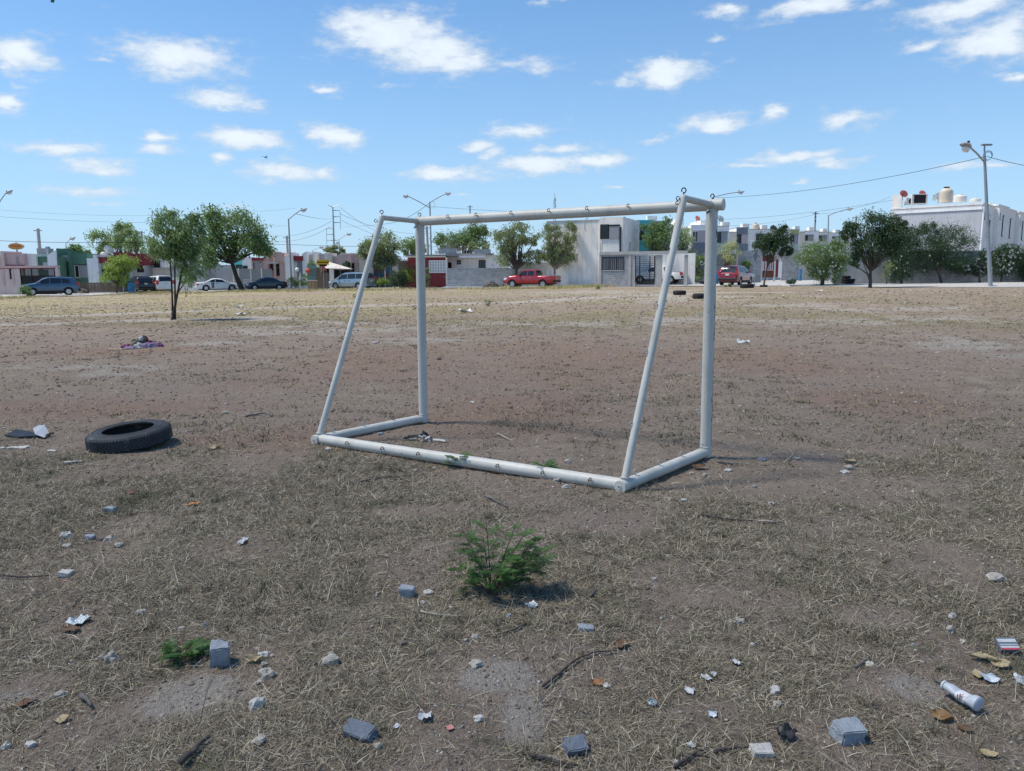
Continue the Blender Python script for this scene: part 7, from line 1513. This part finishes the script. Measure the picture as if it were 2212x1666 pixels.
# bottle
def bottle():
    a = at(*N4(1560, 1010)); b = at(*N4(1835, 1165)); d = b - a; L_ = d.length * 1.06; r = .0255
    t = thing('plastic_bottle', Vector((a.x, a.y, gh(a.x, a.y) + r + .012)), 'crushed frosted white plastic bottle with torn label at the lower right', 'bottle'); t.rotation_euler.z = math.atan2(d.y, d.x)
    M = Matrix.Rotation(R(90), 4, 'Y'); prof = [(0, L_), (r * .75, L_), (r * .98, L_ * .97), (r, L_ * .90), (r * .92, L_ * .82), (r * .97, L_ * .70), (r * .9, L_ * .6), (r * .85, L_ * .45), (r * .82, L_ * .35), (r * .72, L_ * .22), (r * .62, L_ * .12), (r * .58, L_ * .06), (r * .58, 0)]
    mb = MB().lathe(prof[::-1], 28, M)
    mb.v = [tuple(Vector(v) + Vector((0, .12 * r * math.sin(v[0] * 30), (-.62 * r if .3 * L_ < v[0] < .75 * L_ and v[2] > 0 else 0) * abs(v[2]) / r + .1 * r * noise.noise(Vector(v) * 40)))) for v in mb.v]
    o = build('body', mb, mat('frosted_plastic', (.47, .50, .53), .35, .08, 12, bump=.15, spec=.5), t, True)
    build('neck_ring', MB().lathe([(r * .60, L_ * .0), (r * .68, L_ * .0), (r * .68, L_ * .05), (r * .60, L_ * .05)], 24, M), M_PAPER, t, True)
    lb = MB().lathe([(r * .905, L_ * .42), (r * .99, L_ * .46), (r * 1.0, L_ * .66), (r * .985, L_ * .70)], 28, M, cap=False); lb.v = [tuple(Vector(v) + Vector((0, .12 * r * math.sin(v[0] * 30), (-.62 * r if v[2] > 0 else 0) * abs(v[2]) / r))) for v in lb.v]
    l = build('label', lb, mat('white_label', (.66, .66, .66), .6, .08, 20), t, True)
    for k, (x, w) in enumerate(((.50, .05), (.56, .07), (.63, .03))):
        mb = MB().lathe([(r * 1.006, L_ * x), (r * 1.012, L_ * (x + w * .5)), (r * 1.006, L_ * (x + w))], 10, M, cap=False)
        mb = MB(); n = 6; V = []
        for i in range(n + 1):
            an = R(-35 + 55 * i / n + 12 * k)
            for xx in (x, x + w * .7): V.append((L_ * xx, -math.cos(an) * r * 1.03 + .12 * r * math.sin(L_ * xx * 30), math.sin(an) * r * 1.03))
        mb.add(V, [(2 * i, 2 * i + 2, 2 * i + 3, 2 * i + 1) for i in range(n)]); build('label_print', mb, mat('faded_red_print', (.50, .14, .14), .6) if k != 1 else mat('grey_print', (.2, .2, .22), .6), l)
bottle()
def pack():
    b = at(*N4(2098, 690)); s = math.hypot(b.y, 1.5, b.x) / F_PX; w = 120 / k_ * s; h = 95 / k_ * s
    t = thing('cigarette_pack', Vector((b.x, b.y, gh(b.x, b.y) + .012)), 'small grey cardboard pack with white and red stripes at the right', 'box'); t.rotation_euler = (R(28), R(-3), R(-6))
    build('carton', MB().box(-w / 2, w / 2, 0, h, 0, .02), mat('grey_card', (.15, .17, .20), .6), t, bevel=.001)
    for z0, z1, m in ((.62, .86, M_PAPER), (.16, .30, M_PAPER), (.02, .15, mat('red_card', (.50, .07, .10), .6)), (.36, .46, M_PLA)): build('stripe', MB().box(-w * .46, w * .46, h * z0, h * z1, .0202, .0212), m, t)
pack()
def cap_():
    b = at(*N3(1203, 1062)); s = math.hypot(b.y, 1.5) / F_PX * 34 / k_; b.z = gh(b.x, b.y) + .006; t = thing('bottle_cap', b, 'round ridged clear plastic cap lying in the straw', 'lid'); t.rotation_euler = (R(8), R(3), 0)
    m = mat('clear_grey_plastic', (.36, .42, .44), .3, .1, 20, bump=0); build('rim', MB().lathe([(s * .95, 0), (s, .002), (s, .009), (s * .9, .010), (s * .86, .005)], 32, cap=False), m, t, True); build('disc', MB().lathe([(s * .88, .004), (s * .5, .005), (s * .45, .008), (s * .3, .008), (s * .27, .004), (0, .004)], 32), m, t, True)
cap_()

# near tyre
b = at(272, 967); t = tyre_ring(Vector((b.x, b.y + .08, gh(b.x, b.y) - .03)), .345, .16, 'worn black car tyre lying flat on the dirt left of the goal', -4.0, near=True, rz=R(0))

# ---- green plants near the camera
M_FERN = leafmat('deep_green_leaflets', (.028, .075, .016), (.07, .15, .035), .3); M_STEM = mat('reddish_green_stem', (.07, .06, .035), .7, .2, 20)
def fern_plant(px, py, H, spread, nst, label, seed, flat=.0, leaf=.012, name='seedling', cat='plant', tips=None):
    rs = np.random.RandomState(seed); rnd = random.Random(seed); b = at(px, py); b.z = gh(b.x, b.y) - .004; t = thing(name, b, label, cat); st = MB(); V = []; F_ = []
    def pinna(p, d, n_, ln):
        up = Vector((rnd.uniform(-.3, .3), rnd.uniform(-.3, .3), 1)).normalized(); sd = d.cross(up).normalized(); up = sd.cross(d)
        for i in range(n_):
            q = p + d * ln * (i + .5) / n_ - Vector((0, 0, 1)) * ln * .22 * (i / n_) ** 2; k = .6 + .4 * math.sin(math.pi * (i + .7) / n_)
            for s in (-1, 1):
                e = (sd * s + d * .35 + up * rnd.uniform(-.1, .35)).normalized() * leaf * k; w = d.normalized() * leaf * .17 * 1.15; o = len(V); V.extend([q, q + e * .5 - w, q + e, q + e * .5 + w]); F_.append((o, o + 1, o + 2, o + 3))
    def frond(p, d, ln):
        n_ = rnd.randint(4, 6); pts = [p + d * ln * i / 6 - Vector((0, 0, 1)) * ln * .25 * (i / 6) ** 2 for i in range(7)]; st.tube(pts, [.0012] * 7, 4, cap=False)
        sd = d.cross(Vector((0, 0, 1))).normalized()
        for i in range(n_):
            k = (i + 1) / n_; q = pts[min(6, int(k * 6))]
            for s in (-1, 1): pinna(q, (d * .75 + sd * s * .8 + Vector((0, 0, rnd.uniform(-.05, .2)))).normalized(), 11, ln * .42 * (1 - .3 * abs(k - .5)))
    for i in range(nst):
        an = i * 2.4 + rnd.uniform(-.3, .3); out = spread * (.25 + .62 * ((i * .618) % 1)); h = H * (.4 + .68 * ((i * .381 + .9) % 1)) * (1 - flat * rnd.random())
        e = b + Vector((math.cos(an) * out + .15 * spread, math.sin(an) * out * .8, h))
        if tips: q = dep(tips[i][0], tips[i][1], b.y + rnd.uniform(-.13, .13)); e = Vector((q.x, q.y, max(q.z, b.z + .03))); an = math.atan2(e.y - b.y, e.x - b.x)
        m1 = b.lerp(e, .5) + Vector((0, 0, h * .08)); pts = [b + Vector((math.cos(an), math.sin(an), 0)) * .01, b.lerp(m1, .5) + Vector((0, 0, h * .05)), m1, m1.lerp(e, .6), e]
        st.tube(pts, [.0035, .003, .0024, .0018, .001], 5, cap=False)
        for k in range(5):
            q = pts[3].lerp(pts[4], (k - 3) / 2) if k > 2 else pts[1].lerp(pts[3], .35 + .25 * k); a2 = an + (1.1 + rnd.uniform(-.4, .4)) * (-1) ** k; frond(q, Vector((math.cos(a2) + .25, math.sin(a2), rnd.uniform(.05, .8))).normalized(), leaf * rnd.uniform(6, 9.5))
    npmesh('leaves', np.array([tuple(v - b) for v in V]), np.array(F_), M_FERN, t); wpart('stems', st, M_STEM, t)
PL = zoomer(1700, 1900, 2.777)
TIPS = [PL(*q) for q in ((400, 590), (470, 760), (660, 520), (620, 660), (990, 520), (1090, 620), (1240, 650), (1200, 740), (1350, 800), (1360, 890), (1300, 1020), (1050, 1160), (310, 1020), (400, 1210), (860, 880), (940, 830), (640, 960), (1000, 960), (780, 1040), (1150, 900), (560, 1120), (900, 1180))]
fern_plant(1062, 1288, .33, .27, len(TIPS), 'bushy dark green feathery plant growing in the straw below the goal', 5, leaf=.0095, tips=TIPS)
fern_plant(393, 1412, .05, .11, 6, 'low green feathery seedling left of the grey broken block', 6, leaf=.008)
fern_plant(988, 1008, .10, .07, 4, 'small green sprout in front of the long bottom bar', 7, leaf=.012)
fern_plant(1178, 1030, .09, .04, 3, 'tiny green sprout further along the long bottom bar', 8, leaf=.012)

# ------------------------------------------------------------ the goal
M_GOAL = mat('chipped_white_paint', (.60, .58, .51), .5, .16, 4, bump=.12, spec=.4, streak=.4, spots=(20, .66, (.20, .16, .13)))
M_GOALB = mat('bare_dark_steel', (.045, .045, .05), .6, .3, 10, metal=.4)
M_HOOK = mat('rusty_dark_hook', (.03, .03, .033), .6, .3, 30, metal=.2); M_HOOKW = mat('painted_hook', (.45, .48, .47), .5, .2, 30)
def goal():
    g0 = lambda px, py: (lambda d: Vector((0, 0, 1.5)) + d * ((.05 - 1.5) / d.z))(ray(px, py))
    BL, BR, FL, FR = g0(690, 948.6), g0(1348.6, 1048), g0(914.5, 903), g0(1524, 976)
    def above(px, py, b): d = ray(px, py); t = (d.x * b.x + d.y * b.y) / (d.x ** 2 + d.y ** 2); return Vector((0, 0, 1.5)) + d * t
    TFL, TFR = above(906.7, 478, FL), above(1538.5, 442.8, FR)
    def plane(px, py, P, Q): n = (Q - P).cross(Vector((0, 0, 1))); d = ray(px, py); C = Vector((0, 0, 1.5)); return C + d * ((P - C).dot(n) / d.dot(n))
    TBL, TBR = plane(824.7, 470, FL, BL), plane(1476.8, 428, FR, BR)
    ctr = (BL + BR + FL + FR) / 4; ctr.z = 0
    t = thing('goal_frame', ctr, 'white steel football goal frame without net standing on the dirt', 'football goal')
    RB, RS = .045, .0265
    def pipe(nm, a, b, r, m=M_GOAL, n=28, k=9): return wpart(nm, MB().tube([a.lerp(b, i / k) for i in range(k + 1)], r, n), m, t, True)
    xb = (TFR - TFL).normalized(); bb = (BR - BL).normalized()
    cross = pipe('crossbar', TFL - xb * .03, TFR + xb * .085, RB)
    pL = pipe('post', FL - Vector((0, 0, .04)), TFL - Vector((0, 0, .035)), RB); pR = pipe('post', FR - Vector((0, 0, .04)), TFR - Vector((0, 0, .035)), RB)
    rb = pipe('ground_bar', BL - bb * .02, BR + bb * .02, RB * 1.02); sl_ = pipe('side_bar', BL, FL + (FL - BL).normalized() * .02, RB * .90); sr = pipe('side_bar', BR, FR + (FR - BR).normalized() * .02, RB * .92)
    dl = pipe('strut', BL + Vector((0, 0, .03)), TBL, RS); dr = pipe('strut', BR + Vector((0, 0, .03)), TBR, RS); tl = pipe('top_bar', TBL, TFL, RS * .92); tr_ = pipe('top_bar', TBR, TFR, RS * .95)
    for p in (TBL, TBR): wpart('elbow', MB().lathe([(RS * 1.02 * math.sin(math.pi * i / 10), -RS * 1.02 * math.cos(math.pi * i / 10)) for i in range(11)], 18, Matrix.Translation(p), cap=False), M_GOAL, t, True)
    # welds
    def weld(c, ax, r): wpart('weld_bead', MB().torus(c, r, .005, ax, 28, 6), M_GOAL, t, True)
    for c, ax, r in ((FL + Vector((0, 0, .045)), (0, 0, 1), RB), (FR + Vector((0, 0, .045)), (0, 0, 1), RB), (TFL - Vector((0, 0, .046)), (0, 0, 1), RB), (TFR - Vector((0, 0, .046)), (0, 0, 1), RB), (TFL + (TBL - TFL).normalized() * .046, TBL - TFL, RS), (TFR + (TBR - TFR).normalized() * .046, TBR - TFR, RS), (BL + Vector((0, 0, .05)) + (TBL - BL) * .0, TBL - BL, RS), (BR + Vector((0, 0, .05)), TBR - BR, RS), (BR + (FR - BR).normalized() * .047, FR - BR, RB * .92), (BL + (FL - BL).normalized() * .047, FL - BL, RB * .9)): weld(c, ax, r)
    # end caps
    def capd(c, ax, r, nm='end_cap'):
        ax = ax.normalized(); M = Matrix.Translation(c) @ ax.to_track_quat('Z', 'Y').to_matrix().to_4x4(); o = wpart(nm, MB().lathe([(r, -.004), (r, .003), (r * .95, .006), (0, .007)], 28, M), M_GOAL, t, True)
        return o
    capd(TFR + xb * .086, xb, RB * 1.04); e1 = BL - bb * .0; 
    sdir = (BL - FL).normalized(); sdr = (BR - FR).normalized()
    for P_, dr_ in ((BL, sdir), (BR, sdr)):
        pipe('corner_sleeve', P_ - dr_ * .02, P_ + dr_ * .052, RB * 1.0, k=2); c = P_ + dr_ * .054; o = capd(c, dr_, RB * 1.03)
        wpart('cap_hook', MB().torus(c + dr_ * .012, .011, .0035, dr_ + Vector((0, 0, .2)), 14, 6), M_HOOKW, t, True, parent=o)
    capd(FL + (FL - BL).normalized() * .025, FL - BL, RB * .95); capd(FR + (FR - BR).normalized() * .025, FR - BR, RB * .95); capd(TFL - xb * .032, -xb, RB * 1.02)
    # bare steel where the paint has chipped off the right hand edges
    rnd = random.Random(12); sidev = (xb * .985 - Vector((xb.y, -xb.x, 0)) * -.17).normalized()
    vd = Vector((-FR.x, -FR.y, 0)).normalized(); rt = Vector((-vd.y, vd.x, 0)); rt = rt if rt.x > 0 else -rt
    def chip(z0, z1, ang, w, seed):
        rn = random.Random(seed); V = []; n_ = max(3, int((z1 - z0) / .012))
        for i in range(n_ + 1):
            z = z0 + (z1 - z0) * i / n_; c = FR.lerp(TFR, (z - FR.z) / (TFR.z - FR.z)); ww = w * (.4 + .9 * rn.random()) * (1 if 0 < i < n_ else .2)
            for s in (-1, 1): a = ang + s * ww / RB * .5 + rn.uniform(-.05, .05); q = c + (rt * math.cos(a) + vd * math.sin(a)) * (RB + .0011); V.append(Vector((q.x, q.y, z)))
        wpart('paint_chip', MB().add(V, [(2 * i, 2 * i + 2, 2 * i + 3, 2 * i + 1) for i in range(n_)]), M_GOALB, t, parent=None)
    zz = [(.08, .62, .12, .010), (.64, .92, .08, .011), (.95, 1.08, .3, .012), (1.02, 1.50, .05, .012), (1.2, 1.26, .45, .008), (1.55, 1.72, .1, .006), (1.76, 1.83, .5, .010), (.70, .74, .5, .006), (.3, .36, .42, .005), (1.12, 1.34, .28, .006), (.46, .50, .6, .006)]
    for k, (a, b, an, w) in enumerate(zz): chip(a, b, an, w, k)
    # eye hooks for the net
    eye = MB().torus((0, 0, .022), .0135, .0034, (0, 1, 0), 16, 7, math.pi * .62, math.pi * 2.45).tube([(0, 0, -.004), (0, 0, .009)], .0034, 7)
    eme = fix(eye.mesh('net_hook'), True); L0 = t.location
    def proj(p): q = RM.transposed() @ (p - Vector((0, 0, 1.5))); return CX + F_PX * q.x / -q.z, CY - F_PX * q.y / -q.z
    def on(a, b, val, axis):
        lo, hi = 0.0, 1.0; f = lambda k: proj(a.lerp(b, k))[axis] - val
        s = f(0)
        for _ in range(40):
            m = (lo + hi) / 2
            if (f(m) > 0) == (s > 0): lo = m
            else: hi = m
        return a.lerp(b, lo)
    def hook(p, d, m=M_HOOK, tw=0, s=1.0):
        d = d.normalized(); o = bpy.data.objects.new('net_hook', eme if m is M_HOOK else eme2); COL.objects.link(o); o.parent = t
        q = d.to_track_quat('Z', 'Y').to_matrix().to_4x4() @ Matrix.Rotation(R(tw), 4, 'Z'); o.matrix_local = Matrix.Translation(p - L0) @ q @ Matrix.Scale(s, 4)
    eme.materials.append(M_HOOK); eme2 = eme.copy(); eme2.materials.clear(); eme2.materials.append(M_HOOKW)
    back = (BL - FL); back.z = 0; back.normalize(); up = Vector((0, 0, 1))
    for x in (977, 1038, 1113, 1194, 1276, 1365, 1470): c = on(TFL, TFR, x, 0); d = (back + up * .45).normalized(); hook(c + d * RB, d, tw=70)
    lf = -xb
    for y in (576, 663, 750, 836): c = on(TFL, FL, y, 1); d = (lf * .9 + back * .5).normalized(); hook(c + d * RB, d, tw=85)
    for y in (568.7, 678.7, 783.7, 889.6): c = on(TFR, FR, y, 1); d = (lf + back * .2).normalized(); hook(c + d * RB, d, M_HOOKW, 85)
    for y in (477, 551, 639, 730, 820.5, 911.7): c = on(TBL, BL, y, 1); d = (lf + back * .6).normalized(); hook(c + d * RS, d, tw=80)
    for y in (429, 536, 657, 759, 913.6): c = on(TBR, BR, y, 1); d = (lf * .6 + back).normalized(); hook(c + d * RS, d, M_HOOKW if y > 600 else M_HOOK, 80)
    for x in (762, 838, 915, 998, 1086, 1183, 1285): c = on(BL, BR, x, 0); d = (back + up * .35).normalized(); hook(c + d * RB, d, tw=65)
    for x in (718, 786, 850, 903): c = on(BL, FL, x, 0); hook(c + up * RB * .88, up, M_HOOKW if x < 800 else M_HOOK, 35)
    for x in (1372, 1424, 1473, 1515): c = on(BR, FR, x, 0); hook(c + up * RB * .9, up, M_HOOKW, 20, 1.1)
    hook(TBL + up * RS, up, tw=20, s=1.15); hook(TFL + up * RB * .9, up, tw=20, s=1.1); hook(TBR + up * RS, up, tw=15, s=1.3); hook(TFR + up * RB * .9, up, tw=20, s=1.2); hook(TFL + back * RB, back + up * .2, tw=50); hook(TFL + back * RB - up * .05, back - up * .4, tw=50); hook(TFR + back * RB - up * .05, back - up * .4, tw=50)
goal()

# ---- heaps along the road, and the bird
def twig_heap(Z, l, t_, r, b_, label, seed, m=M_TWIG, n=150, earth=M_BRST):
    b = at(*Z((l + r) / 2, b_)); s = b.y / F_PX / 2.777 / 1.844; w = (r - l) * s / 2; h = (b_ - t_) * s; t = thing('rubble_heap', b, label, 'heap'); rnd = random.Random(seed)
    o = link('earth', rockmesh(w * .9, w * .5, h * .75, seed, 4, .35), earth, t)
    mb = MB()
    for _ in range(n):
        q = rnd.uniform(-1, 1); p = Vector((q * w * .9, rnd.uniform(-.5, .5) * w, rnd.uniform(.1, 1) * h * (1 - q * q * .8))); d = Vector((rnd.uniform(-1, 1), rnd.uniform(-.6, .6), rnd.uniform(-.2, .5))).normalized() * rnd.uniform(.3, .9) * w * .6
        mb.tube([p - d * .5, p + Vector((0, 0, .04)), p + d * .5], [.02, .016, .008], 4, cap=False)
    build('branches', mb, m, t)
twig_heap(Z4, 790, 1035, 980, 1100, 'heap of cut branches and earth left of the red pickup', 3, M_TWIG, 220)
twig_heap(Z4, 968, 1058, 1050, 1096, 'low dark green heap between the branches and the red pickup', 4, M_BARKD, 60)
twig_heap(Z4, 622, 1055, 690, 1090, 'small brown heap against the grey block wall', 5, M_TWIG, 50)
twig_heap(Z1, 800, 1095, 980, 1165, 'heap of rubble and dry branches behind the blue car', 6, M_TWIG, 90)
twig_heap(Z6, 985, 915, 1095, 978, 'heap of pale rubble by the metal gate', 7, M_LIMEW, 25, M_LIMEW)
twig_heap(Z6, 20, 830, 125, 1030, 'tangle of dry branches left of the goal post', 8, M_TWIG, 120)
def bird():
    Y = 60; p = dep(573, 340, Y); s = Y / F_PX; V = [(-9, 0, 1.5), (-4, -.8, 3.2), (0, -1, .5), (1.5, 0, 0), (5, -.5, -.6), (9, 0, 1.0), (2, 1.2, -1.0), (-1, 1.2, 0)]
    t = thing('flying_bird', p, 'small dark bird in flight with wings spread in the sky', 'bird'); k = s
    build('body', MB().tube([Vector((-3.2, 0, .6)) * k, Vector((-2, 0, .5)) * k, Vector((0, 0, 0)) * k, Vector((2.6, 0, -.5)) * k, Vector((5, 0, -.9)) * k], [.3 * k, .8 * k, 1.1 * k, .7 * k, .25 * k], 8), M_IRON, t, True)
    for sgn in (-1, 1): build('wing', MB().add([Vector(q) * k for q in ((-1.2, 0, .4), (1.6, 0, 0), (1.2, sgn * 6, 2.4), (-.6, sgn * 5, 2.6), (-3, sgn * 9, 2.0), (-1.2, 0, .1), (1.6, 0, -.2), (1.2, sgn * 6, 2.2), (-.6, sgn * 5, 2.3), (-3, sgn * 9, 1.9))], [(0, 1, 2, 3), (3, 2, 4), (5, 8, 7, 6), (8, 9, 7), (0, 5, 6, 1), (0, 3, 8, 5)]), M_IRON, t)
    t.rotation_euler.z = R(60); build('tail', MB().box(4.6 * k, 7.5 * k, -.9 * k, .9 * k, -1.1 * k, -.9 * k), M_IRON, t)
bird()
# one overhanging twig of the tree beside the camera, cut by the top edge
def overhang():
    p = dep(97, -24, 2.2); t = thing('overhanging_twig', p, 'tip of a leafy twig hanging in from the top edge', 'twig'); rnd = random.Random(2)
    build('stem', MB().tube([(-.25, .0, .35), (-.1, 0, .15), (0, 0, .02)], [.006, .004, .002], 6), M_TWIGD, t)
    for k in range(16):
        o = Vector((rnd.uniform(-.2, .01), rnd.uniform(-.05, .05), 0)); o.z = .02 - o.x * 1.1 + rnd.uniform(-.03, .03); d = Vector((rnd.uniform(-1, 1), rnd.uniform(-1, 1), rnd.uniform(-.7, .1))).normalized() * .035; w = d.cross(Vector((.3, 1, .2))).normalized() * .008
        build('leaf', MB().add([o, o + d * .5 + w, o + d, o + d * .5 - w], [(0, 1, 2, 3)]), L_DK, t)
overhang()
